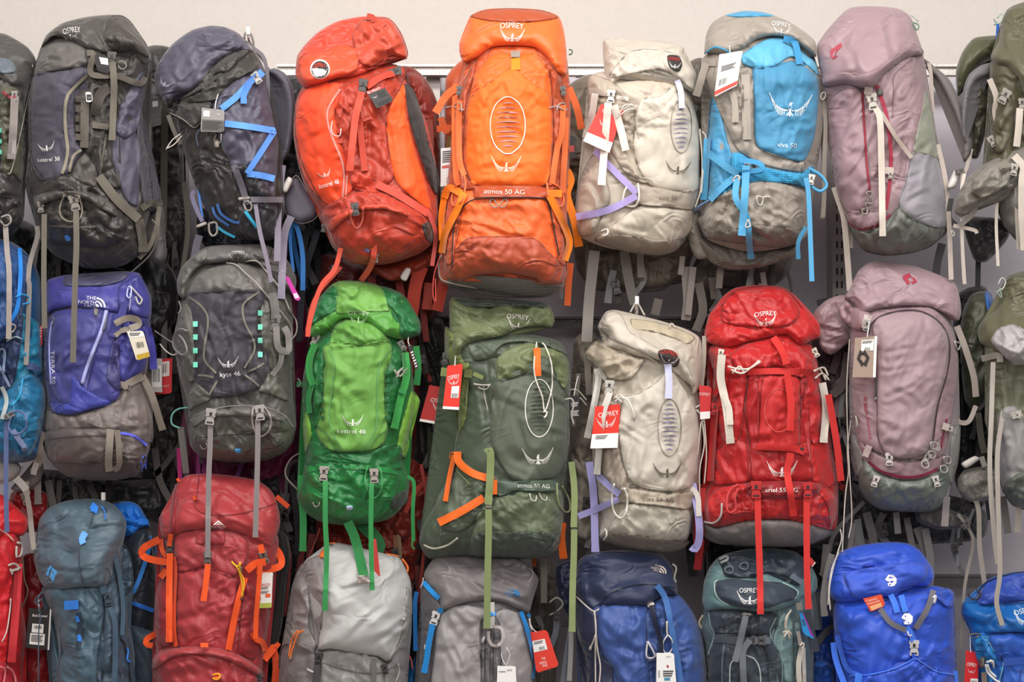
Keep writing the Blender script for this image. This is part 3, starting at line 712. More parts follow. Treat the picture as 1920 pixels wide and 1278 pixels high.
def navy_pack():
    p = pack('navy and black backpack with bright blue zigzag strap on its side', (280, 20, 2.556), .0)
    n, k, b = '4a4858', '34302e', '5b95e6/web'
    p.part('main_body', '150,420 130,520 165,680 200,780 240,890 300,1000 400,1080 500,1100 600,1090 650,950 640,720 620,560 560,300 500,190 400,180 250,300', k+'/shiny', T=.14, R=75, back=.16, wr=(.011, 70, 80, 22), hs='260,600,.9 450,600,1.1 560,500,.8')
    p.part('shoulder_strap', '560,290 600,275 650,300 685,360 698,440 690,560 670,680 630,735 600,750 640,640 655,540 655,440 630,350 590,310', '5b5865/soft', T=.025, R=12, flat=-.03, back=.02)
    p.part('harness', '555,300 620,330 660,440 640,600 600,620 575,480', '26242a', T=.02, R=14, flat=-.06, back=.03)
    p.part('side_panel', '300,430 380,360 500,250 530,240 560,340 590,500 620,640 610,760 600,890 560,900 440,840 370,700 330,600', n, T=.03, R=34, lift=.004, wr=(.011, 110, 80, 22), folds='330,600,500,560,10,.006 400,760,600,640,12,.008')
    p.part('collar', '90,440 180,400 260,330 300,270 400,200 490,200 530,260 480,300 400,340 340,400 300,440 200,440 130,470', '37342f', T=.03, R=22, lift=.004, wr=(.014, 140, 60, 14))
    p.part('bottle_pocket', '400,740 460,740 600,890 600,1080 500,1090 420,1040 460,900', '2e2c33', T=.012, R=16)
    p.part('hip_belt_fin', '640,880 700,800 740,850 800,940 790,990 720,1015 660,980', '5e5a66/soft', T=.025, R=14, flat=.0, back=.04)
    p.cord('642,885 700,790 745,850 803,945 795,995 722,1018 655,975', 1.3, 'a89aa0/cord', name='piping', closed=True, lift=.0)
    p.strap('345,470 420,410 490,335 520,310', 12, b, lift=.008); p.strap('480,350 455,400 452,445', 11, b, lift=.012, hem=True)
    p.strap('362,540 480,555 600,575', 12, b, lift=.008); p.strap('600,575 540,670 468,780', 11, b, lift=.009); p.strap('468,780 540,790 600,805', 12, b, lift=.008)
    p.strap('520,290 545,315', 12, b, lift=.012); p.strap('405,740 440,830 470,930', 12, '7b7580/web', lift=.008)
    buckles(p, '#b3ada6', (512, 320, -35, 14)); p.cord('597,565 603,570 603,580 595,580', 2.5, b.replace('web', 'cord'), name='ring', closed=True, lift=.012)
    for q in ('302,940 320,985 380,1030', '325,925 345,975 400,1010 430,1015'): p.strap(q, 5, '4f86dc/web', lift=.005, name='zip')
    p.strap('460,960 480,990 515,1040', 6, '2f9fc4/web', lift=.02, name='zip_pull'); p.strap('320,1030 360,1060 410,1085', 5, '2f9fc4/web', abs_h=.05, name='zip_pull')
    p.part('lid', '25,310 50,240 110,160 200,95 290,72 360,78 430,110 485,175 495,195 400,205 310,260 270,330 200,385 130,410 90,455 60,420 30,370', '4c4a59', T=.06, R=40, lift=.01, bl=40, wr=(.009, 130, 80, 24), back=.13, folds='210,130,200,300,9,.005 60,250,110,220,6,-.008')
    p.part('lid_edge', '80,470 90,440 140,405 220,370 270,300 330,240 400,200 495,185 440,230 380,290 320,300 250,380 150,430 100,490', '3a3733', T=.014, R=12, wr=(.01, 140, 50, 12))
    p.bird(76, 345, 24, '=b7b4bd', ang=30, n=7)
    p.part('lid_flap', '88,480 130,450 250,440 300,440 290,480 240,540 210,560 170,530 110,505', '413d3a', T=.02, R=14, lift=.01, wr=(.008, 30, 50, 14)); p.cord('100,490 160,520 215,560 250,530', 1.3, '9b948b/cord', name='piping', lift=.008)
    p.cord('455,140 460,105 485,110 498,150 500,190', 3, '7b7572/cord', name='haul_loop', abs_h=.0)
    p.cord('430,130 470,150 520,200 550,240 570,300 575,430', 2.2, '6f6a6c/cord', abs_h=(.04, .03, .02, .01)); p.strap('500,180 545,220 565,300 570,430', 7, '6f6a70/web', abs_h=(.06, .05, .04))
    p.cord('240,570 225,600 235,650', 1.3, '5f6f90/cord', lift=.01); p.cord('322,590 312,620 340,635 345,590', 1.6, '9a938b/cord', lift=.01); p.part('cord_lock', '308,618 335,620 338,655 312,658', '#8f867b', T=.008, R=5, lift=.006)
    for q in ('150,590 110,620 80,665', '155,600 120,640 85,660'): p.cord(q, 1.6, 'c9c2ba/cord', abs_h=.06)
    p.strap('90,500 120,580 150,640', 8, '5a544d/web', abs_h=.04)
    p.strap('485,905 600,905 640,905', 11, '7b7580/web', lift=.01); p.part('belt_buckle', '425,895 480,888 485,905 430,912', '#a59f99', T=.006, R=4, lift=.01)
    p.cord('452,925 470,912 490,930 485,955 465,955', 2.5, '#8b8580', name='ring', closed=True, lift=.014)
    p.strap('508,925 530,1060 560,1180 585,1300', 8, '857d8c/web', hang=True, name='webbing_strap'); p.strap('640,740 622,900 615,1100 612,1200', 12, '857d8c/web', abs_h=(.03, .05, .08, .1), name='webbing_strap'); p.strap('680,985 650,1060 640,1180 632,1380', 14, '8b8494/web', hang=True, name='webbing_strap', hem=True)
    p.strap('690,1010 715,1060 735,1180 735,1340', 9, '3f86d8/web', abs_h=(-.02, -.04, -.05), name='webbing_strap'); p.strap('680,1010 675,1100 690,1250', 6, '3f86d8/web', abs_h=(-.02, -.04), name='webbing_strap')
    p.part('bottle', '640,840 665,795 688,812 660,870 640,870', '#cfc9c4', T=.015, R=8, flat=.05)
    p.strap('215,860 205,890 230,960 255,1010', 8, '6b6680/web', abs_h=(.03, .05)); p.strap('255,990 245,930 235,850', 4, '4f86dc/web', abs_h=.03)
    p.cord('285,1020 320,1015 325,1060 305,1080 288,1060', 3, '9a918b/cord', name='loop', closed=True, abs_h=.05); p.part('toggle', '222,1030 270,1010 275,1025 230,1042', '#a8a19a', T=.008, R=5, flat=.06)
    p.strap('240,1075 225,1130 210,1220', 14, '6b6675/web', abs_h=(.0, -.02), name='webbing_strap')
    tag('grey swing tag with printed code square hanging on the navy pack lid', p.fr, '252,465 360,475 358,582 245,578', '=8d8986', blocks=((.04, .48, .98, .97, '=5a5653', 'print_block'), (.08, .1, .36, .36, '=d8d4cf', 'print_block')), lines=((.08, .55, .9, .93, 6, 0),), lift=.01, string='330,400 318,440 315,472', birds=((.75, .2, .2, '=eae6e2'),))
    return p
navy_pack()
def redorange_pack():
    p = pack('orange-red backpack with round white-rimmed badge on its lid, left of the orange pack', (540, 10, 2.166), .01)
    m_, br, pn, st = 'b23a24', 'c43c22', 'ee4a22/soft', 'd4503c/web'
    p.part('main_body', '60,330 30,400 22,520 40,640 70,740 125,830 150,900 180,980 260,1050 400,1050 530,1010 590,960 610,850 600,720 600,640 560,470 500,350 470,300 440,240 200,240', m_, T=.14, R=80, back=.16, wr=(.009, 70, 80, 22), hs='150,500,1.05 450,500,.85 350,900,1.1')
    p.part('shoulder_strap', '472,318 510,345 545,440 570,560 600,650 615,720 600,770 560,680 520,560 490,450', '3a3838/mesh', T=.025, R=12, lift=.004)
    p.part('side_panel', '400,440 470,310 480,440 490,480 520,600 550,690 585,830 540,810 440,720 410,600', 'ef5a20/soft', T=.02, R=24, wr=(.005, 75, 90, 24))
    p.part('center_panel', '215,330 290,300 470,250 470,310 420,400 400,470 410,600 430,700 380,740 280,750 250,700 225,600 190,430', 'a9351f', T=.015, R=18, wr=(.012, 80, 70, 15))
    p.part('front_panel', '70,340 140,310 212,320 200,400 190,440 215,560 240,690 280,710 260,750 215,800 160,825 120,790 75,730 42,640 25,520 35,400', pn, T=.02, R=28, lift=.006, wr=(.003, 70, 90, 30))
    p.line('212,340 185,380 160,430 165,490 190,560 215,620 228,680 222,780', 3.5, 'c98a80/web', name='reflective_trim'); p.line('240,690 235,770', 3, 'c98a80/web', name='reflective_trim')
    p.line('30,580 60,690 120,780 185,825', 1.6, '5a1c14', name='seam'); p.line('28,420 30,520 50,620 75,680 130,790', 1.4, '5a1c14', name='seam')
    for y in (430, 470, 510, 550): p.strap('198,%d 222,%d' % (y, y), 9, 'b23a24/web', name='webbing_loop')
    p.bird(147, 682, 26, '=f3e4de', ang=-16, n=8); p.text('kestrel 48', 166, 724, 38, 9, '=f3e4de', ang=-15)
    p.cord('180,470 175,500 185,525 210,530 215,500', 1.2, 'e6dcd8/cord', lift=.01)
    p.part('bottom_compartment', '125,840 260,760 370,755 470,800 550,850 585,900 580,960 500,1010 380,1050 270,1050 200,1000 160,920', 'ae3622', T=.04, R=30, wr=(.012, 20, 70, 18), folds='150,880,330,800,8,.006')
    p.part('compression_wing', '280,670 365,715 370,760 270,750 250,700', 'c43f28', T=.006, R=10, wr=(.003, 20, 50, 15))
    p.part('flap', '160,880 250,820 370,800 470,820 490,860 400,830 300,835 230,870 175,920', 'bf4028', T=.014, R=9, lift=.006, wr=(.004, 10, 60, 14))
    p.part('side_mesh', '545,890 580,880 590,930 585,965 560,950', '33302f', T=.006, R=8)
    p.strap('300,350 275,450 262,560 250,672', 13, st, lift=.02, hem=True); p.strap('292,460 300,560 312,672', 12, 'b8402c/web', lift=.01)
    p.strap('255,460 290,460', 12, 'c9483a/web', lift=.012); p.strap('320,330 380,290 430,275 470,265', 12, 'c9402c/web', lift=.012)
    p.strap('360,725 450,770 570,845', 14, 'cf4c3c/web', lift=.01)
    p.strap('572,840 600,920 595,990 585,1058', 8, 'd4605a/web', lift=.03, name='webbing_strap')
    p.part('lid', '32,290 36,210 60,170 120,110 200,65 300,45 400,48 430,70 465,120 485,190 480,218 430,215 370,245 290,285 200,300 130,325 70,335', 'c8402a', T=.06, R=36, lift=.01, bl=40, wr=(.011, 140, 80, 22), back=.13, folds='200,150,260,80,8,-.008 60,200,200,160,10,.005 350,240,460,215,6,-.006')
    p.part('lid_side', '260,130 300,60 400,48 432,70 465,120 488,190 480,215 420,205 340,250 290,230', 'b8442c', T=.016, R=16, wr=(.012, 45, 60, 15))
    p.part('lid_pocket', '50,290 45,210 110,200 210,160 270,170 290,230 270,275 180,300 80,325', 'd84a28', T=.012, R=16, wr=(.004, 150, 70, 22))
    p.cord('320,260 370,245 400,215 440,218 480,215', 2.6, 'b03a28/cord', name='drawcord', lift=.006); p.strap('320,45 345,50 350,68', 12, 'a93a28/web', lift=.008)
    import math as m
    el = lambda cx, cy, rx, ry, n=24: ' '.join('%g,%g' % (cx+rx*m.cos(i*2*m.pi/n), cy+ry*m.sin(i*2*m.pi/n)) for i in range(n))
    p.part('badge', el(130, 260, 41, 41), '=e9e2dc', T=.006, R=4, sm=1); p.poly('badge_face', el(130, 260, 35, 35), '=35302f', lift=.002)
    p.text('OSPREY', 128, 246, 24, 9, '=d83c22', ang=-6, arc=2.5, lift=.004); p.bird(133, 272, 26, '=f0ebe6', ang=-6, n=8, lift=.004)
    buckles(p, '#4c4543', (304, 326, 8, 17), (437, 268, 72, 16), (273, 825, -8, 15), (145, 902, 8, 10))
    p.cord('262,830 255,860 275,905 300,880 305,820', 2.2, 'd4604c/cord', name='ice_axe_loop', lift=.014)
    p.strap('330,930 345,930 350,1000 335,1060 295,1120', 11, st, lift=.03, hang=False, abs_h=(.15, .17, .16, .1, .04), name='webbing_strap'); p.strap('215,985 190,1070 140,1130 108,1210 85,1300 80,1345', 9, st, hang=True, name='webbing_strap', lift=.014)
    p.buckle(355, 1016, 10, 14, '#8b847e'); p.buckle(186, 1078, 20, 14, '#7b746e')
    p.poly('badge', '308,990 325,986 334,1000 318,1006', '=4f8fe0', lift=.003); p.part('label', '455,1105 480,1065 500,1072 480,1120', '=c9c4c0', T=.003, R=3, flat=.02)
    p.strap('545,1060 520,1130 500,1270', 24, 'b03a2a/web', abs_h=(-.02, -.05), name='webbing_strap'); p.strap('640,1100 605,1240', 20, 'b03a2a/web', abs_h=(.0, -.03), hem=True, name='webbing_strap')
    p.cord('620,1010 592,1100 590,1180 600,1200 598,1110', 1.4, 'e85a50/cord', abs_h=.06)
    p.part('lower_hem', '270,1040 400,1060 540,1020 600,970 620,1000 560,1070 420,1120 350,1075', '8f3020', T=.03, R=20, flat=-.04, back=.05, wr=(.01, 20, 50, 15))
    tag('dark swing tag with red words hanging at an angle on the orange-red pack', p.fr, '318,350 385,325 430,385 362,420', '=3b3a39', blocks=((.0, .0, 1, .16, '=b8322a', 'print_block'),), texts=(('ALL MIGHTY', .4, .08, .8, 5, '=f0ece8'),), birds=((.25, .4, .3, '=e8e4e0'),), lines=((.45, .25, .95, .6, 4, 0), (.15, .75, .95, .95, 4, 0)), lift=.018)
redorange_pack()
def beige_pack(label, fr, g, lower):
    pass
def beige_top():
    p = pack('beige backpack with a lilac belt strap, in the top row beside the orange pack', (1060, 50, 2.242), .0)
    b, s_, d = 'b3a899', 'c6bdae/soft', '93887a'
    p.part('main_body', '110,200 95,280 100,420 120,520 60,640 40,780 60,880 180,930 400,960 470,935 510,850 560,690 565,560 560,420 520,260 450,170 250,180', b, T=.13, R=70, back=.16, wr=(.009, 75, 80, 22))
    p.part('side_pocket', '40,790 60,640 110,540 140,530 190,700 185,740 150,800 120,870 60,880', 'a89c8e', T=.02, R=22, wr=(.008, 70, 60, 18))
    p.part('upper_front', '215,240 330,220 400,215 500,260 540,330 520,400 300,420 290,350 230,300', 'b9ad9d', T=.014, R=20, wr=(.01, 20, 60, 16))
    p.part('front_panel', '300,340 330,300 400,290 450,250 500,300 545,360 562,470 562,600 555,690 450,690 360,670 310,600 285,500', s_, T=.025, R=34, lift=.006, wr=(.003, 60, 90, 30))
    p.part('side_panel', '100,200 215,240 290,350 290,500 310,600 350,660 270,640 200,540 110,420 95,300', 'a89c8c', T=.012, R=20, wr=(.012, 60, 60, 14))
    import math as m
    ov = [(488+44*m.cos(a), 418+112*m.sin(a)) for a in [i*2*m.pi/26 for i in range(26)]]
    p.line(ov+ov[:1], 1.3, '=8d8378', name='oval_outline'); p.decal('stripes', [[q for q in p.c(st)] for st in stripes(486, 430, 34, 88, 9)], '=9a93b8', sub=0)
    p.bird(474, 590, 46, '=5f554b', ang=3, n=8)
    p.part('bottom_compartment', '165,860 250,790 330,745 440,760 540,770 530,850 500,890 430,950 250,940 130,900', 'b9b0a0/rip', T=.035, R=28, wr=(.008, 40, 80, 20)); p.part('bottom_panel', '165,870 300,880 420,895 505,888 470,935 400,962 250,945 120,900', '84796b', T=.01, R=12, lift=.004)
    p.part('name_band', '290,660 360,670 480,692 570,682 565,740 540,770 430,760 290,745 280,700', 'a09485', T=.012, R=9, lift=.012, wr=(.002, 5, 60, 15))
    p.text('aura 50', 432, 718, 34, 9, '=7d7266', ang=2)
    p.part('lid', '160,140 158,60 180,50 300,52 420,62 490,80 505,110 520,150 550,200 540,275 500,260 430,210 350,205 230,225 190,250 165,190', 'b7ad9f', T=.06, R=34, lift=.01, bl=36, wr=(.012, 30, 80, 20), back=.12, folds='190,100,300,95,10,.008 200,200,330,100,12,.008 300,95,480,120,10,-.006')
    p.part('lid_lip', '180,205 260,110 330,92 420,100 500,130 545,200 540,270 470,215 400,180 300,195 220,215', 'c0b7aa/rip', T=.014, R=16, wr=(.006, 40, 80, 22))
    p.part('badge', '428,122 455,118 480,125 492,160 480,188 455,185 435,165', '=302c2b', T=.004, R=4); p.text('OSPREY', 458, 135, 22, 6, '=c8322c', ang=6, lift=.003); p.bird(461, 160, 22, '=e8e4e0', ang=6, n=7, lift=.003)
    w = 'd8d2c8/web'
    p.strap('470,225 485,270 490,342', 11, 'cfd0e4/web', lift=.018, hem=True); p.strap('125,280 110,380 85,468', 13, w, lift=.02, hem=True); p.strap('180,320 170,440 152,665', 14, 'dbd7cc/web', lift=.034, hem=True); p.strap('205,330 230,420 255,520', 14, w, lift=.018)
    p.strap('100,270 180,280', 12, 'b8ada0/web', lift=.012); p.strap('215,295 265,305', 7, 'd8d2c8/web', lift=.02)
    buckles(p, '#d6d1c8', (192, 290, 4, 15))
    for q in ('225,370 250,330 290,330', '215,385 260,350 292,345', '230,355 280,325'): p.cord(q, 1.7, 'd8d2c8/cord', lift=.02)
    l = 'a99bd2/web'
    p.strap('125,520 200,600 300,700', 12, l, lift=.012); p.strap('300,710 180,770 45,800', 13, l, lift=.012)
    p.cord('275,655 250,690 245,740 290,755 310,720 305,660', 3, 'd8d2c8/cord', name='ice_axe_loop', lift=.014); p.cord('150,860 175,850 178,870 155,880', 2.5, 'd8d2c8/cord', name='loop', lift=.02)
    for q in ('565,430 575,560 570,680 545,760', '575,440 590,470 580,600 572,700'): p.cord(q, 2, 'd0c8ba/cord', abs_h=.05)
    tag('red and white swing tag with bird emblem tucked behind straps of the upper beige pack', p.fr, '150,326 245,352 185,530 75,480', '=e3382e', birds=((.45, .4, .5, '=f4efeb'),), blocks=((.0, .76, 1, 1, '=f1edea', 'print_block'),), texts=(('OSPREY', .5, .13, .7, 7, '=f4efeb'),), lift=.006)
beige_top()
def viva_pack():
    p = pack('grey and sky blue backpack with big white bird emblem, top row right', (1280, 10, 2.166), .01)
    g, bl, b2, st = '8f867c', '4386ab/soft', '458fb8', '529fcb/web'
    p.part('main_body', '85,210 75,300 115,380 110,480 90,600 100,700 95,780 80,870 100,950 250,1000 400,985 500,940 520,800 545,640 570,500 565,330 540,230 400,120 200,130', g, T=.135, R=75, back=.16, wr=(.009, 75, 80, 22))
    p.part('side_panel', '115,370 160,440 165,480 200,600 235,640 200,740 120,790 95,780 95,600 108,480', b2, T=.012, R=18, wr=(.008, 70, 60, 18))
    p.part('upper_front', '240,200 330,140 400,125 470,165 530,200 555,290 500,240 440,210 370,250 290,255 245,240', '5aa8cc/rip', T=.02, R=22, wr=(.009, 30, 60, 18))
    p.part('front_panel', '283,258 370,250 440,225 500,250 553,305 550,420 535,540 500,625 470,636 370,610 310,580 292,540 292,400', bl, T=.02, R=26, lift=.006, wr=(.003, 10, 80, 30), folds='300,290,540,300,14,.006')
    p.part('harness_panel', '235,250 283,258 292,540 310,580 470,636 500,630 490,680 330,650 235,600 205,560 170,480 130,380 130,250', '958c82', T=.014, R=16, lift=.002, wr=(.008, 80, 60, 15))
    p.strap('255,280 258,420 262,545', 16, 'a2998e/web', lift=.006); p.strap('245,300 242,540', 3, '6f675f', lift=.006, name='seam'); p.strap('200,350 212,400 214,475', 12, 'a2998e/web', lift=.01, hem=True)
    p.bird(437, 400, 80, '=dfeaf0', ang=3, n=10); p.text('viva 50', 424, 567, 37, 9, '=dfeaf0', ang=4)
    p.part('belt_wrap', '200,600 235,600 330,655 480,680 530,650 535,700 500,745 470,730 300,720 200,770 120,790 190,720 195,650', '3f9ac8/mesh', T=.02, R=14, lift=.008, wr=(.012, 40, 50, 14))
    p.part('bottom_compartment', '75,900 60,870 130,790 200,745 300,715 420,725 500,760 505,840 490,900 470,960 400,982 280,975 150,960 90,940', '91887d', T=.045, R=30, lift=.004, wr=(.012, 20, 70, 18))
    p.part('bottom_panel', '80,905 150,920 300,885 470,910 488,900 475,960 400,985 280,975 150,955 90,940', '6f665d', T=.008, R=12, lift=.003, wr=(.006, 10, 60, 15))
    p.part('lid', '88,190 95,120 120,70 170,40 250,25 330,30 420,60 500,110 540,150 543,210 530,200 440,140 370,125 300,140 240,180 180,200 110,195', '938a80', T=.06, R=32, lift=.01, bl=40, wr=(.008, 20, 80, 22), back=.12)
    p.part('lid_top_panel', '170,40 250,22 330,28 380,45 300,45 220,48', '3f93bc', T=.006, R=6); p.cord('90,195 130,170 170,180 195,195', 2.5, '3f93bc/cord', name='drawcord', lift=.012)
    p.text('OSPREY', 400, 78, 36, 9, '=e8e4df', ang=8, arc=1.5); p.bird(402, 98, 34, '=e8e4df', ang=8, n=8)
    p.strap('410,135 455,150 475,238', 12, '3a8ec0/web', lift=.014, hem=True); p.poly('ladder_lock', '425,130 462,135 462,150 428,146', '#6f8a94', th=.004, lift=.01)
    p.strap('75,230 135,232', 14, '8b8278/web', lift=.01); p.strap('95,235 75,300 55,368', 14, '9b9187/web', abs_h=(.1, .09, .07), hem=True)
    p.strap('100,540 95,640 85,790', 13, st, lift=.014); p.strap('105,600 170,650 225,685', 13, st, lift=.018); p.strap('225,685 160,740 110,790', 12, st, lift=.014)
    p.strap('225,690 215,780 260,860 270,960 278,1030', 12, st, lift=.025, hem=True); p.strap('258,650 252,780 240,935', 14, 'a5' and '529fcb/web', lift=.03, hem=True)
    p.cord('205,705 225,690 230,710 215,722', 2.5, '#bdb7b0', name='ring', closed=True, lift=.03); p.buckle(282, 655, 90, 17, '#9fb4bc'); p.strap('230,625 310,640 320,665 240,680', 9, '3a8ec0/web', lift=.03)
    p.strap('500,700 512,780 525,1120', 9, st, lift=.03, hang=True, hem=True, name='webbing_strap'); p.strap('500,900 470,960 470,1030', 8, st, lift=.03, name='webbing_strap', hem=True, abs_h=(.13, .12, .1))
    p.cord('510,660 560,690 585,730 560,755 525,735 515,690', 3.2, '529fcb/cord', name='hip_belt_loop', abs_h=.1); p.buckle(523, 705, 10, 12, '#d0ccc6')
    p.cord('20,880 25,850 60,820 110,790 150,770', 3, '6f8fb8/cord', abs_h=(.0, .05, .1)); p.cord('300,775 325,780 320,810 305,805', 2, '#c9c4bc', name='zip_pull', closed=True, lift=.012); p.cord('325,780 350,775 355,785', 2, '#c9c4bc', name='zip_pull', lift=.012)
    p.cord('265,870 275,895 255,900', 2, '#c9c4bc', name='ring', closed=True, lift=.04)
    p.part('hip_belt_fin', '15,880 30,850 70,830 75,900 85,960 110,1020 60,1030 30,980', '7f7870', T=.03, R=16, flat=-.03, back=.04, wr=(.01, 60, 50, 14))
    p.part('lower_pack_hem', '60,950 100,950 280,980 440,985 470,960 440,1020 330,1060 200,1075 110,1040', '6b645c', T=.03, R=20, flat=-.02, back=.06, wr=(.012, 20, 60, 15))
    for q in ('570,380 560,450 530,600 520,640', '575,360 580,500 575,640 575,760 570,860'): p.strap(q, 8, '978e84/web', abs_h=(.04, .03, .01), name='webbing_strap')
    p.cord('560,365 575,350 580,370 565,385', 2, '#c0bab2', name='ring', closed=True, abs_h=.06)
    tag('white swing tag with red band on the blue and grey pack', p.fr, '150,200 243,183 220,325 128,372', '=f3f0ed', blocks=((.0, .86, 1, .97, '=e2402f', 'print_block'),), lines=((.15, .3, .8, .45, 4, 0), (.1, .62, .5, .78, 12, 1)), lift=.014, string='190,165 192,185 195,208')
viva_pack()
def mauve_top():
    p = pack('dusty mauve backpack with grey lower side and beige centre strap, top row far right', (1530, 0, 2.367), .0)
    mv, m2, st = '937a7f', '9a8286/soft', 'c9bcb0/web'
    p.part('main_body', '25,330 20,390 45,500 60,680 85,840 110,930 150,1020 200,1100 300,1132 420,1125 530,1080 580,1000 575,850 545,700 530,560 500,400 480,260 440,160 300,100 120,150 60,220', mv, T=.14, R=85, back=.16, wr=(.009, 110, 90, 26), hs='150,500,.9 350,500,1.15', folds='330,420,470,300,10,.005 300,560,440,430,12,.006 320,640,430,560,10,.006')
    p.part('side_panel', '490,400 515,500 530,590 545,700 440,680 435,640 470,500', '8c9080/soft', T=.004, R=10)
    p.part('side_pocket', '425,680 480,680 550,710 570,820 582,1000 520,1010 420,970 365,905 400,800', '8e8a90/soft', T=.012, R=16, wr=(.003, 60, 90, 30)); p.line('425,678 480,678 548,705', 2, '7b7468', name='seam')
    p.part('bottom_panel', '145,1005 230,1030 310,980 370,915 440,975 520,1010 583,1003 575,1040 500,1100 400,1128 300,1134 210,1110', '5f625c/shiny', T=.02, R=20, wr=(.006, 60, 70, 20))
    p.part('pocket', '80,830 60,600 50,470 110,400 200,400 215,560 235,700 245,850 200,940 130,935', '967c82/soft', T=.014, R=22, wr=(.009, 110, 80, 24))
    p.part('lower_pocket', '130,935 240,940 320,930 300,990 200,1020 140,985', '8f767c', T=.01, R=12); p.line('140,985 200,1018 290,990 330,950', 3.6, '8d2638/web', name='zip')
    p.line('205,405 215,560 225,720 240,850', 4, '8d2638/web', name='zip'); p.line('270,380 310,500 328,620 333,720 325,830 310,930', 7, '9a2b40/web', name='zip')
    p.line('430,260 350,330 345,400 340,520', 1.6, '7a5a60', name='seam')
    p.part('lid', '5,200 60,120 150,35 280,28 370,40 420,75 450,160 478,240 450,250 400,260 300,330 240,395 130,370 50,385 25,370 28,330 10,270', '987e83', T=.06, R=40, lift=.01, bl=40, wr=(.008, 130, 90, 28), back=.14, folds='180,90,170,200,12,.006 190,100,320,95,10,.005 30,330,200,325,7,-.006 200,325,420,200,10,.007')
    p.part('lid_band', '25,340 120,320 200,330 280,300 400,210 470,215 478,240 400,262 300,335 240,398 130,375 40,388', '90777c', T=.008, R=9, lift=.004)
    rd = '=a23a4a'
    p.poly('emblem', '62,222 110,190 118,205 82,240 96,250 75,265 65,250', rd, lift=.002)
    p.strap('265,480 285,540 292,800 296,1048', 12, 'd0c4b8/web', lift=.02, hem=True); p.strap('290,500 350,600 425,700', 8, 'a89a90/web', lift=.014)
    p.strap('215,400 250,405', 14, 'bdb0a6/web', lift=.012); p.buckle(250, 448, -10, 19, '#b8b0a6'); p.part('toggle', '268,395 292,390 300,420 275,428', '#5f5a56', T=.008, R=4)
    p.strap('305,755 345,758', 13, 'c0b2a8/web', lift=.012); p.buckle(330, 775, 0, 9, '#a8a098')
    for c in ((235, 860), (240, 890), (215, 935), (230, 910)): p.cord('%d,%d %d,%d %d,%d %d,%d' % (c[0]-10, c[1]-8, c[0]+10, c[1]-10, c[0]+12, c[1]+12, c[0]-8, c[1]+12), 2.2, '#8b837a', name='zip_pull', closed=True, lift=.018)
    p.cord('420,65 440,80 455,95', 2, '#a8b0a8', name='lid_clip', abs_h=.06); p.cord('430,100 455,110 450,135 438,120', 2, '#5f8070', name='lid_clip', closed=True, abs_h=.06)
    p.part('shoulder_strap', '480,260 520,290 590,350 635,440 660,540 690,620 690,680 655,720 650,620 620,520 575,420 530,340 495,310', '6f6866/soft', T=.02, R=9, flat=-.04, back=.02)
    p.strap('500,280 510,330 515,440 520,510', 7, 'b5a99f/web', abs_h=(.0, -.02)); p.strap('540,640 575,800 590,980 600,1240', 9, 'b8aca2/web', abs_h=(.03, .04, .05), name='webbing_strap')
    p.strap('690,660 670,740 650,800 645,1000 655,1200 660,1260', 7, 'c9beb4/web', abs_h=(-.03, -.03, .0), name='webbing_strap')
    p.strap('80,830 110,920 125,980 140,1150 150,1290', 11, 'b0a59b/web', abs_h=(.05, .05, .03, .03), name='webbing_strap'); p.buckle(125, 1085, -10, 13, '#8b847c'); p.strap('150,1020 150,1100', 12, '8a8177/web', abs_h=.03)
    p.strap('35,450 30,600 35,850 28,970', 8, 'a0968c/web', abs_h=(.0, -.02), name='webbing_strap')
mauve_top()
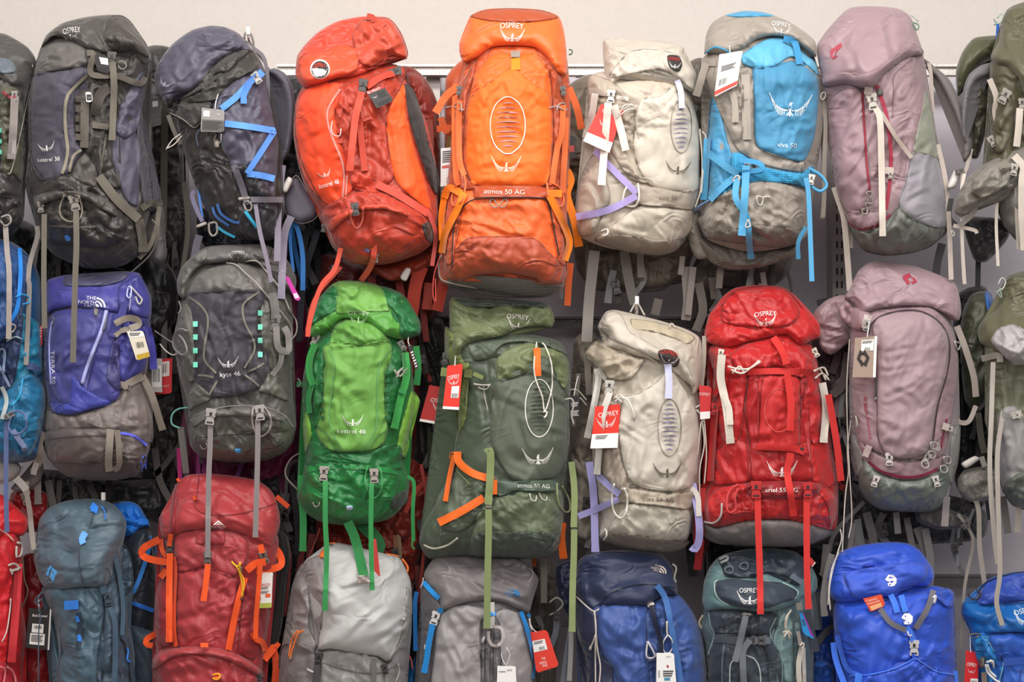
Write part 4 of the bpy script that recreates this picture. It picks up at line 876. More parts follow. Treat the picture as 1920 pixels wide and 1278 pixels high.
# orange pack
def orange_pack():
    p = pack('bright orange hiking backpack with a white oval and grey-striped stretch panel, top row centre', (800, 0, 2.13), .02)
    o1, o2, o3 = 'ef6a1c/soft', 'a8451f', 'e8682a'
    p.part('main_body', '150,250 170,140 240,100 420,95 520,130 560,230 575,400 570,600 565,760 560,1000 545,1150 400,1180 200,1150 60,1130 50,1040 70,820 95,600 110,420', 'c4552a', T=.13, R=75, back=.16, wr=(.006, 80, 60, 22), hs='300,900,1.15 300,400,.95 300,150,.6')
    p.part('back_mesh', '100,1100 190,1095 300,1105 440,1115 545,1110 540,1150 480,1185 330,1190 180,1170 80,1140', '6f6a66/mesh', T=.012, R=20, lift=.004)
    p.part('bottom_compartment', '75,1070 66,960 80,860 130,770 200,742 330,745 460,748 520,770 548,870 562,970 556,1110 470,1135 430,1110 330,1090 200,1098 130,1120', 'e9662c/rip', T=.045, R=34, wr=(.006, 10, 70, 20), lift=.004, folds='150,820,400,800,9,.004 200,900,480,880,10,.004')
    p.part('bottom_panel', '68,1100 64,1030 100,1010 160,950 230,942 400,945 450,960 500,1020 558,1045 554,1125 480,1138 430,1112 330,1092 200,1100 130,1125', 'a8472a', T=.01, R=14, wr=(.006, 5, 80, 18), lift=.003, folds='200,1010,420,1010,10,.006')
    for sx in ('60,1000 70,860 110,760 150,740 150,800 125,900 105,1040 80,1060', '470,760 520,740 555,800 565,960 560,1060 525,1040 505,900 490,820'):
        p.part('side_gusset', sx, 'c9562b', T=.012, R=10, wr=(.005, 80, 60, 14))
    p.part('side_panel', '115,430 160,300 200,230 190,300 165,380 150,500 145,640 160,700 200,745 150,760 110,740 105,560', 'a5441f', T=.02, R=16, wr=(.008, 70, 50, 12))
    p.part('side_panel', '440,215 500,260 545,330 560,470 570,740 500,760 470,740 500,640 505,520 500,400 490,300', 'a5441f', T=.02, R=16, wr=(.008, 110, 50, 12))
    p.part('stretch_pocket', '150,560 155,450 175,370 190,300 240,235 270,212 420,212 460,235 490,290 500,370 506,520 500,640 470,745 330,745 190,742 160,690 148,640', 'e9631b/rip', T=.03, R=40, wr=(.004, 60, 70, 26))
    p.part('front_panel', '157,560 160,440 180,380 250,330 340,268 420,330 490,375 500,450 503,520 500,620 470,742 190,738 155,640', o1, T=.008, R=22, wr=(.003, 20, 90, 30), folds='170,640,300,645,9,.008 300,640,480,650,9,.008 250,655,420,660,8,-.006 190,700,330,715,9,.004')
    p.part('trim_band', '240,235 262,190 340,183 430,190 450,240 420,215 270,214', 'd9602c', T=.004, R=6)
    p.part('lid', '130,170 150,130 175,62 240,36 340,32 450,38 525,62 548,120 558,200 560,260 555,300 520,290 480,230 430,190 340,182 260,190 190,235 150,250 132,215', 'ec6827', T=.05, R=34, lift=.008, bl=40, wr=(.005, 20, 80, 26), back=.14, folds='170,110,520,105,14,.004 250,182,400,176,10,-.004 200,160,270,180,8,.004')
    p.part('lid_top_panel', '172,66 210,45 250,36 340,32 450,38 500,52 528,72 440,86 330,90 230,80', 'a64a26', T=.006, R=10, lift=.003, wr=(.003, 5, 60, 14))
    p.text('OSPREY', 340, 104, 44, 11, '=f5e6dc', ang=2, arc=2)
    p.bird(342, 138, 46, '=f5e6dc', ang=2, n=10)
    # oval
    import math as m
    ov = [(324+70*m.cos(a)*(1 if abs(m.sin(a)) < .8 else .92), 500+114*m.sin(a)) for a in [i*2*m.pi/28 for i in range(28)]]
    p.line(ov+ov[:1], 1.9, '=f4ddce', name='oval_outline')
    p.decal('stripes', [[q for q in p.c(st)] for st in stripes(324, 500, 56, 95, 10)], '=b98f9a', sub=0)
    p.bird(318, 652, 55, '=f6dcc6', n=10)
    p.part('name_band', '188,740 500,745 500,775 480,792 190,792 186,760', 'a8451f', T=.004, R=6, lift=.006)
    p.text('atmos 50 AG', 310, 764, 76, 9, '=f2d8c8', ang=1.5)
    p.cord('100,1070 110,900 150,820 210,792 330,788 460,792 490,830 530,1020', 1.6, '2c2322/cord', name='zip')
    for x, f in ((270, 1), (305, -1)): p.cord('%d,798 %d,795 %d,812 %d,828 %d,822' % (x, x-14*f, x-16*f, x, x+14*f), 1.3, '#8f8a86', name='zip_pull', closed=True, lift=.006)
    p.strap('355,208 356,278', 17, 'ee8412/web', hem=True, lift=.005); p.poly('ladder_lock', '336,203 374,203 374,228 336,228', '#7c6a58', th=.004, lift=.008)
    for pts in ('118,335 112,440 112,560 118,700 128,740', '133,400 128,520 132,640 150,700', '545,420 540,520 520,600 500,740', '556,470 552,600 545,720 545,770'):
        p.strap(pts, 11, 'e8703a/web', lift=.006)
    p.strap('130,345 80,380 35,450', 14, 'e8703a/web', abs_h=(.06, .04, .03), hem=True); p.strap('568,350 600,430 618,515', 13, 'e8703a/web', abs_h=(.05, .03, .0), hem=True)
    p.strap('40,515 110,508', 12, 'c9562b/web', abs_h=(.0, .05))
    p.buckle(130, 360, 8, 11, '#5a5550'); p.buckle(545, 360, -8, 11, '#5a5550')
    for x0 in (75, 490):
        s_ = 1 if x0 == 75 else 1
        p.cord('%d,430 %d,425 %d,440 %d,436' % (x0, x0+30, x0+60, x0+75), 1.8, '#a39c98', name='cord', lift=.01)
        p.cord('%d,440 %d,418 %d,412 %d,446' % (x0+30, x0+38, x0+60, x0+66), 1.8, '#a39c98', name='cord', lift=.012)
    p.cord('150,700 155,740 140,800 110,822 100,800 112,750 130,735', 2.6, 'e8703a/cord', name='ice_axe_loop', lift=.01); p.cord('480,730 490,790 530,825 548,800 530,750 500,730', 2.6, 'e8703a/cord', name='ice_axe_loop', lift=.01)
    y = 'ee7f10/web'
    p.strap('70,790 90,750 140,772', 14, y, lift=.012); p.strap('150,768 120,840 75,930 60,1010', 13, y, lift=.014); p.strap('75,760 60,860 62,960', 12, y, lift=.012)
    p.strap('480,772 540,772', 14, y, lift=.012); p.strap('490,780 530,860 570,960 552,1040', 13, y, lift=.014)
    p.strap('560,680 575,720 560,780 590,880 608,985', 15, y, abs_h=(.05, .05, .05, .04, .0), hem=True)
    p.cord('60,1020 48,1050 55,1110 100,1130 200,1150', 2.2, 'b3a39a/cord', name='piping', lift=.012)
    p.cord('535,1140 480,1136 ', 3, '6f6260/cord', name='piping')
    p.strap('575,1050 568,1120 562,1220', 12, 'd9602c/web', abs_h=(.02, .0, -.02)); p.cord('568,198 580,200 580,215 568,218', 2, '#3f6a4a', name='lid_clip', abs_h=.05)
    return p
orange_pack()
# ---------------------------------------------------------------- middle row
def far_left_blue():
    p = pack('blue and teal backpacks corner piece cut off at the left edge of the middle row', (0, 440, 2.458), .0)
    p.meta = ('backpack', 'navy and teal blue backpack cut off at the left edge of the middle row', 'backpack', None)
    nv, tl, bb, st = '24406e', '1f6f94', '2a86d8/web', '5c6a94/web'
    p.part('main_body', '-250,60 -250,900 -60,1030 100,1050 180,1020 205,900 215,740 200,600 190,400 185,200 130,90 50,30 -60,20', '20507a', T=.12, R=50, back=.15, wr=(.011, 80, 60, 18))
    p.part('side_panel', '100,360 185,420 195,560 190,640 60,700 20,730 0,600 30,480', '1f7a9c/rip', T=.01, R=16, wr=(.01, 60, 50, 16)); p.part('dark_panel', '-60,380 60,400 110,370 90,560 60,690 20,730 -60,700', '223357', T=.01, R=14, wr=(.01, 80, 60, 14))
    p.part('lower_pocket', '60,690 130,640 180,660 215,760 195,880 150,1000 100,1040 -60,1040 -80,860', '206a92', T=.05, R=30, wr=(.012, 30, 60, 18)); p.line('50,790 90,740 105,660', 3, '2a9fd0/web', name='zip')
    p.part('lid', '-250,60 -60,10 30,25 80,60 130,120 138,200 110,330 60,440 -20,500 -200,480', '274b80', T=.05, R=30, lift=.008, bl=30, wr=(.012, 60, 60, 18), back=.12)
    p.strap('90,60 95,150 90,260 75,350 30,420', 8, '2a86e0/web', lift=.012); p.cord('75,285 100,275 130,285 135,310 105,320', 2.2, '2a9fe0/cord', lift=.02); p.cord('50,410 72,420 60,445 40,450', 2.2, 'c0b8ae/cord', lift=.02)
    p.cord('30,490 70,470 100,480', 2, '9bb0b8/cord', lift=.015); p.strap('125,600 160,610 175,630', 14, '33446a/web', lift=.02); p.strap('8,700 30,760 10,850', 8, 'b5bcbc/web', lift=.01)
    p.cord('50,840 40,890 70,920 120,890 115,830 80,810 55,820', 2.6, st.replace('web', 'cord'), name='ice_axe_loop', lift=.02); p.strap('60,900 85,940 115,980', 10, '6a7496/web', lift=.02); p.buckle(45, 830, 60, 12, '#7b7a7c')
    p.strap('30,860 28,1000 28,1200 32,1370', 9, '55628c/web', hang=True, hem=True, name='webbing_strap'); p.part('cord_lock', '97,975 128,972 128,1000 100,1000', '#6b7ea0', T=.008, R=4, lift=.02)
    p.strap('45,700 -20,560 20,530 15,640', 5, '7b8aa8/web', lift=.01)
    q = Thing('backpack', 'grey mesh padded hip belt hanging at the left edge above the glossy red pack', 'backpack', fr=(0, 860, 3.058))
    q.part('hip_belt', '-100,-20 80,0 125,60 80,120 -20,150 -120,140', 'a39c9a/mesh', T=.03, R=16, flat=.0, back=.04); q.part('hip_belt', '60,170 140,130 180,80 200,0 240,10 250,60 230,130 170,175 110,190', '7b7472/mesh', T=.02, R=12, flat=-.03, back=.03)
    q.cord('-40,148 60,130 110,90 130,40', 1.8, '9a9492/cord', name='piping', abs_h=.02); q.strap('90,110 130,150 150,180', 14, 'b5aea8/web', abs_h=.05); q.strap('150,180 170,300 180,400 195,520', 10, '9d968e/web', abs_h=(.05, .03, .05)); q.buckle(148, 165, -10, 15, '#a8a098'); q.buckle(145, 225, -15, 15, '#8b847c')
    q.strap('215,120 218,260', 13, '8b8480/web', abs_h=-.03, hem=True); q.strap('240,-60 210,20 190,90', 11, 'a09890/web', abs_h=.04)
far_left_blue()
def violet_pack():
    p = pack('violet-blue backpack with grey-brown bottom half and two lilac zips, middle row left', (0, 440, 2.458), .0)
    v, g, st = '3b3b80', '6a5f5c', '7d746c/web'
    p.part('main_body', '230,350 205,450 200,640 215,760 205,860 200,960 240,1060 330,1120 520,1130 640,1100 690,980 705,840 670,700 690,560 690,400 640,300 400,250', g, T=.14, R=75, back=.16, wr=(.008, 70, 80, 22), hs='380,500,1. 380,1000,1.1 640,500,.8')
    p.part('side_panel', '520,360 690,380 680,480 670,620 580,680 540,640', '41418c', T=.016, R=20, wr=(.009, 80, 60, 18))
    p.part('front_panel', '250,350 480,340 550,380 530,480 520,600 560,690 540,760 420,805 330,830 240,818 215,740 200,600 205,470', v, T=.02, R=26, lift=.005, wr=(.005, 60, 90, 26))
    p.part('stretch_pocket', '262,375 470,350 475,390 450,480 390,640 370,690 400,720 330,775 270,765 235,700 228,560 235,450', '464689/rip', T=.01, R=20, lift=.003, wr=(.007, 120, 80, 20))
    p.part('pocket_edge', '330,650 400,715 520,780 440,800 330,830 240,815 225,760 260,775 320,770', '3b429a', T=.006, R=12, wr=(.004, 20, 60, 20)); p.part('side_facing', '515,510 545,470 550,600 560,700 545,720 490,660', '3c3a6e/rip', T=.006, R=8)
    p.part('lower_panel', '215,795 250,822 330,835 440,808 540,762 570,720 600,690 660,680 700,800 700,960 560,905 400,890 210,905 200,860', '73685f' and '746a66/rip', T=.012, R=18, wr=(.009, 75, 60, 18))
    p.part('bottom_flap', '200,910 330,892 500,893 600,910 680,950 690,990 640,1060 520,1060 240,1050 205,990', '5f5552', T=.03, R=20, wr=(.007, 10, 80, 22)); p.part('bottom_panel', '240,1048 420,1050 600,1040 640,1060 610,1110 500,1128 330,1118', '554b48/soft', T=.008, R=12, lift=.004)
    p.line('215,940 400,925 540,930', 2, '4a413e', name='seam'); p.line('545,912 600,920 640,940 678,970', 5, '5a5fd0/web', name='zip')
    p.strap('510,895 505,960 500,1050 505,1090', 14, '8b8178/web', lift=.02, name='haul_loop'); p.strap('540,900 548,980 548,1060 525,1085', 11, '7b7168/web', lift=.024, name='haul_loop')
    p.cord('245,380 230,460 228,560 235,690', 2.6, 'a9b0ea/cord', name='zip', lift=.006); p.cord('490,350 470,430 435,520 400,610 378,685', 3.6, 'a9aee0/cord', name='zip', lift=.006)
    p.part('zip_pull', '470,425 490,365 497,370 485,440 468,445', '#6b6a78', T=.006, R=4, lift=.01); p.cord('235,400 248,378 240,420', 2, '#5c5c74', name='zip_pull', lift=.012)
    p.part('lid', '215,220 225,205 300,185 440,175 560,168 640,175 660,210 695,290 695,380 660,420 560,370 450,345 330,335 250,350 215,360 210,290', '454392', T=.055, R=30, lift=.01, bl=36, wr=(.006, 30, 80, 24), back=.12)
    p.part('lid_top_panel', '300,190 440,175 560,168 600,180 560,215 480,235 330,238 290,230', '4c4a66/rip', T=.008, R=10, wr=(.004, 10, 50, 15)); p.part('lid_side', '560,220 640,180 665,215 697,290 690,380 620,370 570,330 545,350 540,260', '3d3d86', T=.012, R=16, wr=(.01, 60, 60, 16))
    for t_, y, w_ in (('THE', 290, 18), ('NORTH', 310, 33), ('FACE', 328, 22)): p.text(t_, 443-w_*1.25, y, w_, 6.6, '=e6e4ee', ang=4, lift=.004)
    dome(p, 466, 311, 18, '=e6e4ee', 4)
    p.text('TERRA 50', 245, 610, 62, 7, '=e6e4ee', ang=88, lift=.009)
    p.cord('590,245 585,280 600,290 605,245 590,238', 2, '#b8bce8', name='zip_pull', lift=.012, closed=True); p.cord('600,235 640,280 655,300 640,320 625,285', 2.4, '#b0aca8', name='zip_pull', lift=.014); p.cord('600,270 600,320 595,350', 1.5, '9d9ac8/cord', lift=.01)
    p.strap('575,310 560,370 520,470', 14, '45458c/web', lift=.01); p.strap('530,410 580,385 630,390 640,415 600,430', 12, '8a8074/web', lift=.03); p.strap('530,465 560,440 620,435', 10, '8a8074/web', lift=.014)
    p.strap('680,430 700,520 708,620', 14, '4a4aa8/web', lift=.02, hem=True); p.poly('toggle', '432,340 455,338 448,372 436,370', '#6f6a64', th=.005, lift=.012)
    p.strap('565,700 620,670 660,650', 14, '91877c/web', lift=.014); p.buckle(575, 695, -75, 13, '#8b8176'); p.strap('655,650 700,740 750,900', 13, '9b9186/web', abs_h=(.08, .05, .0), hem=True)
    p.strap('205,910 180,960 185,1030 150,1095', 14, '857b72/web', abs_h=(.06, .06, .02)); p.cord('160,940 175,915 190,910', 2.5, '2f7fe0/cord', abs_h=.06)
    for q in ('655,1030 665,1015 675,1040 655,1075', '650,1045 655,1090', '670,1050 672,1080'): p.cord(q, 2, '5a6fe0/cord', name='zip_pull', lift=.02)
    p.poly('badge', '0,0 1,0 1,1', '=4f8fe0')if 0 else None
    tag('curved photo-printed swing tag with white sticker on the violet pack', p.fr, '585,445 660,442 692,560 630,580', '=d8d0bc', blocks=((.02, .03, .98, .22, '=f0ede8', 'sticker'), (.1, .82, 1, 1, '=b8962a', 'print_block')), lines=((.1, .06, .8, .18, 3, 0), (.3, .4, .8, .6, 8, 1)), lift=.02, string='595,420 600,450')
def dome(p, x, y, w, mat, ang=0):
    pl = []
    for r0, r1 in ((1, .8), (.66, .46), (.32, 0)):
        a = [math.pi/2*i/8 for i in range(9)]
        pl.append([(-.5+r1*math.sin(t), .5-r1*math.cos(t)) for t in a] + [(-.5+r0*math.sin(t), .5-r0*math.cos(t)) for t in a[::-1]])
    p.decal('emblem', p.tf(pl, x, y, w, ang), mat, sub=0, lift=.004)
violet_pack()
def kyte_pack():
    p = pack('grey backpack with mint green loops and slate front panel, in the middle row', (300, 440, 2.663), .0)
    g, d, pn, st = '5d5a56', '55534f', '403d44/soft', '7b7473/web'
    p.part('main_body', '130,260 90,400 70,520 90,680 130,820 145,950 150,1050 210,1110 350,1135 520,1125 630,1080 680,960 665,800 660,640 665,480 650,300 560,180 380,120 220,150', d, T=.14, R=80, back=.16, wr=(.010, 80, 70, 20))
    p.part('upper_front', '140,280 190,200 300,150 440,140 500,190 525,260 510,285 300,285 145,300', '66635f/rip', T=.02, R=24, wr=(.009, 20, 50, 16))
    for q in ('95,400 130,330 165,400 175,560 190,690 150,740 110,640 85,520', '500,320 560,340 610,500 600,640 560,680 520,620 500,480'): p.part('side_panel', q, '605f57', T=.016, R=18, wr=(.012, 80, 50, 13))
    p.part('front_panel', '138,290 300,285 500,270 530,300 515,340 490,400 495,520 520,610 550,665 500,760 400,800 260,812 200,780 165,720 180,620 175,520 170,420', pn, T=.02, R=26, lift=.006, wr=(.002, 80, 90, 30))
    for q in ('145,310 200,350 235,400 238,460 222,560 225,630 280,690', '495,285 430,330 412,370 425,440 465,520 470,580 422,665', '190,700 230,703 268,712', '440,682 480,665 520,640', '285,730 265,765 248,795', '425,700 460,725 495,755'): p.line(q, 4, '77746a/web', name='reflective_trim')
    for x, ys in ((176, (445, 510, 578, 648)), (500, (390, 460, 527, 597))):
        for y in ys: p.strap('%d,%d %d,%d' % (x-11, y, x+12, y), 10, '74d6bc/web', name='webbing_loop', lift=.014)
    p.bird(340, 632, 39, '=eee9ee', ang=-3, n=9); p.text('kyte 46', 350, 694, 38, 9, '=eee9ee', ang=-4)
    for q in ('175,740 260,815 170,860 150,880 135,830', '550,680 600,740 640,830 560,800 490,780 520,730'): p.part('compression_wing', q, '67665f', T=.01, R=12, lift=.006, wr=(.006, 40, 50, 15))
    p.part('bottom_compartment', '150,900 260,860 420,850 560,865 640,910 675,970 660,1040 600,1100 450,1135 300,1130 200,1100 145,1010', '585650/shiny', T=.04, R=28, wr=(.011, 10, 60, 18)); p.line('150,930 200,890 350,855 520,860 620,900 665,960', 2.2, '7a7672', name='piping')
    p.part('flap', '160,910 250,875 420,862 560,880 620,930 560,925 400,905 250,915 170,960', '65625d', T=.012, R=9, lift=.004, wr=(.005, 10, 60, 14)); p.line('190,1010 300,1000 420,995 530,1000 600,1020', 1.5, '36342f', name='seam')
    p.part('lid', '90,290 85,230 110,160 170,100 240,58 360,50 520,50 570,70 640,130 680,220 665,290 600,260 540,180 470,140 380,130 330,140 220,150 150,210 120,320', '55534f', T=.045, R=28, lift=.01, bl=34, wr=(.012, 30, 70, 18), back=.12)
    p.part('lid_top_panel', '240,60 360,50 520,50 560,75 540,120 460,130 380,120 240,150 215,120', '5f5c5a/rip', T=.012, R=14, wr=(.007, 10, 60, 16)); p.part('lid_patch', '180,110 235,70 222,130 190,145', '74736e', T=.004, R=5)
    p.bird(390, 115, 34, '=dcd8d4', ang=0, n=8); p.text('OSPREY', 390, 90, 24, 6, '=dcd8d4', arc=1.5)
    p.cord('330,140 380,150 430,195 480,240 530,300 600,380 650,450 660,510', 2.1, 'a39b93/cord', lift=.016); p.cord('420,135 480,130 520,170 600,270 650,380 680,430 680,490 650,530', 2.1, 'a39b93/cord', lift=.018)
    p.strap('560,290 575,370 575,420', 16, '6a6866/web', lift=.016); p.strap('580,460 590,560 640,580 640,500 620,460', 12, '8b8585/web', lift=.03, name='webbing_strap'); p.strap('610,560 600,640 560,700', 10, '7b7775/web', lift=.02)
    p.buckle(577, 435, 4, 19, '#6b6863')
    p.cord('135,480 100,470 70,500 68,560 110,600 135,580 120,530 95,500', 2.4, '8b857f/cord', lift=.03); p.cord('0,545 30,580 70,600 110,570', 1.8, 'd0c9c2/cord', abs_h=(.0, .03, .08)); p.cord('95,330 105,370 90,395', 2.2, '#8b8580', name='ring', abs_h=.05)
    p.cord('140,862 90,870 60,900 60,945 100,965', 2.4, '69a8a0/cord', abs_h=.03)
    for q in ('252,930 250,1050 243,1230 238,1610', '488,920 488,1050 484,1240 476,1510'): p.strap(q, 10, '857d7d/web', hang=True, hem=True, lift=.014, name='webbing_strap')
    buckles(p, '#a29b97', (252, 905, 8, 19), (498, 885, -6, 18)); p.buckle(388, 1607, 0, 14, '#4a4747') if 0 else None
    p.strap('102,960 120,1100 130,1190', 12, '6b6765/web', abs_h=(.03, .0), name='webbing_strap'); p.cord('465,860 460,930 480,990 510,1005 548,970 552,910 520,855', 2.2, 'a69b96/cord', name='ice_axe_loop', lift=.016); p.cord('200,1050 215,1070 235,1060 230,1040', 1.8, '#8b857f', name='ring', lift=.012)
    p.part('badge', '375,1068 405,1066 403,1088 378,1090', '=3f86c0', T=.003, R=3, lift=.004)
    tag('magenta swing tag sticking out beside the lid of the grey pack with mint loops', p.fr, '622,208 640,205 705,325 678,332', '=c22a9a', blocks=((.1, .7, .9, .9, '=ecd0e4', 'sticker'),), lift=.006)
kyte_pack()
def green_pack():
    p = pack('bright green hiking backpack with white bird emblem on a lime front panel', (540, 510, 2.457), .0)
    g, l, st = '1f6b34', '6a9f48/soft', '2f8a48/web'
    p.part('main_body', '130,300 90,380 65,520 70,720 80,850 60,960 40,1020 60,1090 150,1150 280,1165 460,1140 540,1060 560,960 530,860 560,720 580,600 570,420 520,320 460,220 300,190', g, T=.14, R=80, back=.16, wr=(.009, 80, 80, 22))
    p.part('side_pocket', '570,545 608,590 590,660 560,740 545,850 500,840 510,740 540,640', '78b040/soft', T=.02, R=16, wr=(.004, 90, 60, 20)); p.part('side_pocket', '68,700 85,640 110,740 80,840', '78b040/soft', T=.012, R=10)
    p.part('upper_front', '190,330 210,240 260,215 340,220 400,240 450,290 470,320 330,340 200,350', '629c42/rip', T=.03, R=24, wr=(.014, 50, 50, 14), folds='250,300,270,230,6,.012 350,300,340,235,6,.012')
    for q in ('100,420 160,360 165,520 150,660 130,720 95,640', '460,420 490,330 530,400 530,560 490,680 460,700 440,600'): p.part('side_panel', q, '1c6530', T=.016, R=18, wr=(.01, 85, 50, 13))
    p.part('front_panel', '160,350 210,320 320,340 400,318 470,318 478,380 450,450 445,600 460,720 440,790 390,820 300,828 200,825 150,780 130,730 150,660 165,520 175,430', l, T=.022, R=28, lift=.006, wr=(.003, 20, 90, 30), folds='230,370,400,360,9,.005')
    for q in ('190,350 212,420 205,520 195,600 190,680 215,760 245,822', '472,360 430,410 415,460 412,560 408,690 390,750 340,825', '135,710 180,750 215,815', '455,730 410,760 370,815'): p.line(q, 3.2, '5f9a55/web', name='reflective_trim')
    for y in (460, 500, 545, 590, 635, 670):
        p.strap('146,%d 165,%d' % (y, y), 6, '1d5f30/web', name='webbing_loop', lift=.012); p.strap('446,%d 470,%d' % (y, y), 6, '1d5f30/web', name='webbing_loop', lift=.012)
    p.bird(298, 680, 40, '=ecf3e2', ang=0, n=9); p.text('kestrel 48', 292, 732, 53, 8.5, '=ecf3e2', ang=2)
    p.part('lower_panel', '95,780 150,790 220,830 380,830 440,795 520,800 530,900 500,910 300,890 90,890', '1f6a36', T=.014, R=16, wr=(.012, 20, 60, 16))
    p.part('bottom_compartment', '75,900 180,880 350,885 480,900 520,930 505,1000 470,1090 400,1150 270,1150 160,1110 90,1040', '237a3c/shiny', T=.045, R=28, wr=(.011, 20, 60, 18), folds='130,960,480,980,8,.006 110,1060,470,1090,8,-.006'); p.line('80,925 200,905 380,915 510,935', 2, '17502a', name='seam')
    p.part('side_mesh', '490,1030 545,1000 548,1060 500,1095 470,1080', '3f4a40/mesh', T=.006, R=8)
    p.part('lid', '100,230 110,180 150,110 200,60 240,40 340,42 430,65 520,95 560,140 605,220 610,280 560,305 520,310 440,290 380,240 330,225 250,215 190,260 120,300 95,280', '55983f', T=.06, R=36, lift=.01, bl=36, wr=(.013, 30, 80, 18), back=.13, folds='150,220,400,190,12,.008 280,240,480,250,10,.007')
    p.part('lid_side', '430,65 520,95 562,145 608,225 610,285 560,305 515,290 510,210 460,150', '236f3c', T=.016, R=16, wr=(.012, 50, 60, 15)); p.part('lid_side', '102,250 112,180 150,110 205,62 228,90 230,170 150,210', '236f3c', T=.014, R=14, wr=(.012, 120, 60, 15))
    p.part('lid_top_panel', '232,45 340,42 430,68 460,150 470,180 330,185 225,190 228,100', '6ea64c/rip', T=.006, R=12, lift=.002, wr=(.008, 20, 80, 20))
    p.text('OSPREY', 325, 190, 39, 8, '=cfe3c0', ang=4, arc=1.5); p.bird(325, 208, 40, '=b8d8a0', ang=4, n=8)
    buckles(p, '#a29a92', (165, 925, 4, 17), (397, 935, 0, 17), (125, 310, 20, 14)); p.buckle(525, 335, -30, 12, '#9a938c')
    p.strap('125,330 100,400 100,470 118,520', 13, '2f8a3f/web', lift=.02); p.strap('110,520 95,580 100,650', 10, st, lift=.014); p.strap('540,370 545,480 520,580 490,720', 14, '3a9a4a/web', lift=.02, hem=True); p.strap('510,545 545,552', 8, st, lift=.03)
    p.strap('590,340 600,440 592,520', 12, '2f8a48/web', abs_h=(.06, .05, .03), hem=True)
    for q in ('490,450 515,480 540,450', '495,470 530,440', '500,485 520,450 545,470'): p.cord(q, 2.4, '#b0a8a0', name='cord_lock', lift=.02)
    p.cord('540,350 555,400 550,440 530,460', 1.6, 'b0a8a0/cord', lift=.02); p.strap('40,515 90,520', 10, '2a7a44/web', abs_h=.03); p.cord('45,490 60,510 45,530', 2.2, '#6f7a70', name='lid_clip', abs_h=.04)
    p.cord('365,900 355,960 375,1020 400,1040 430,1000 430,920 410,895', 2.4, '3a9a50/cord', name='ice_axe_loop', lift=.016); p.cord('115,1060 125,1080 142,1075 145,1060', 1.8, '#a8a49c', name='ring', lift=.012); p.part('badge', '268,1078 298,1075 296,1095 272,1096', '=b8c8e8', T=.003, R=3, lift=.004)
    p.strap('172,960 172,1150 178,1300 170,1560', 9.5, st, hang=True, hem=True, lift=.014, name='webbing_strap'); p.strap('385,970 382,1150 384,1300 388,1465', 9, st, hang=True, hem=True, lift=.014, name='webbing_strap')
    p.strap('60,935 65,1050 70,1150 68,1285', 13, st, abs_h=(.05, .03, .02), hem=True, name='webbing_strap'); p.strap('550,940 580,970 575,1100 578,1240', 7, st, abs_h=(.05, .04, .02), name='webbing_strap'); p.cord('578,1200 572,1260 585,1275', 2, '3a9a50/cord', abs_h=.02)
    p.strap('275,1150 310,1230 350,1400', 18, '2a7f42/web', hang=True, lift=.01, name='webbing_strap'); p.part('chest_buckle', '318,1397 362,1397 360,1415 385,1425 376,1432 345,1420 330,1440 322,1432 335,1415', '#b3a59f', T=.006, R=4, lift=.0, flat=.235)
    p.strap('330,1150 400,1220 420,1270 370,1280', 24, '1f6334/web', abs_h=(.0, .02, .02), name='webbing_strap')
green_pack()
def osprey_oval(p, cx, cy, rx, ry, line, fill, n, w=1.4):
    ov = [(cx+rx*math.cos(a), cy+ry*math.sin(a)) for a in [i*2*math.pi/26 for i in range(26)]]
    p.line(ov+ov[:1], w, line, name='oval_outline'); p.decal('stripes', [[q for q in p.c(st)] for st in stripes(cx, cy, rx*.8, ry*.85, n)], fill, sub=0)
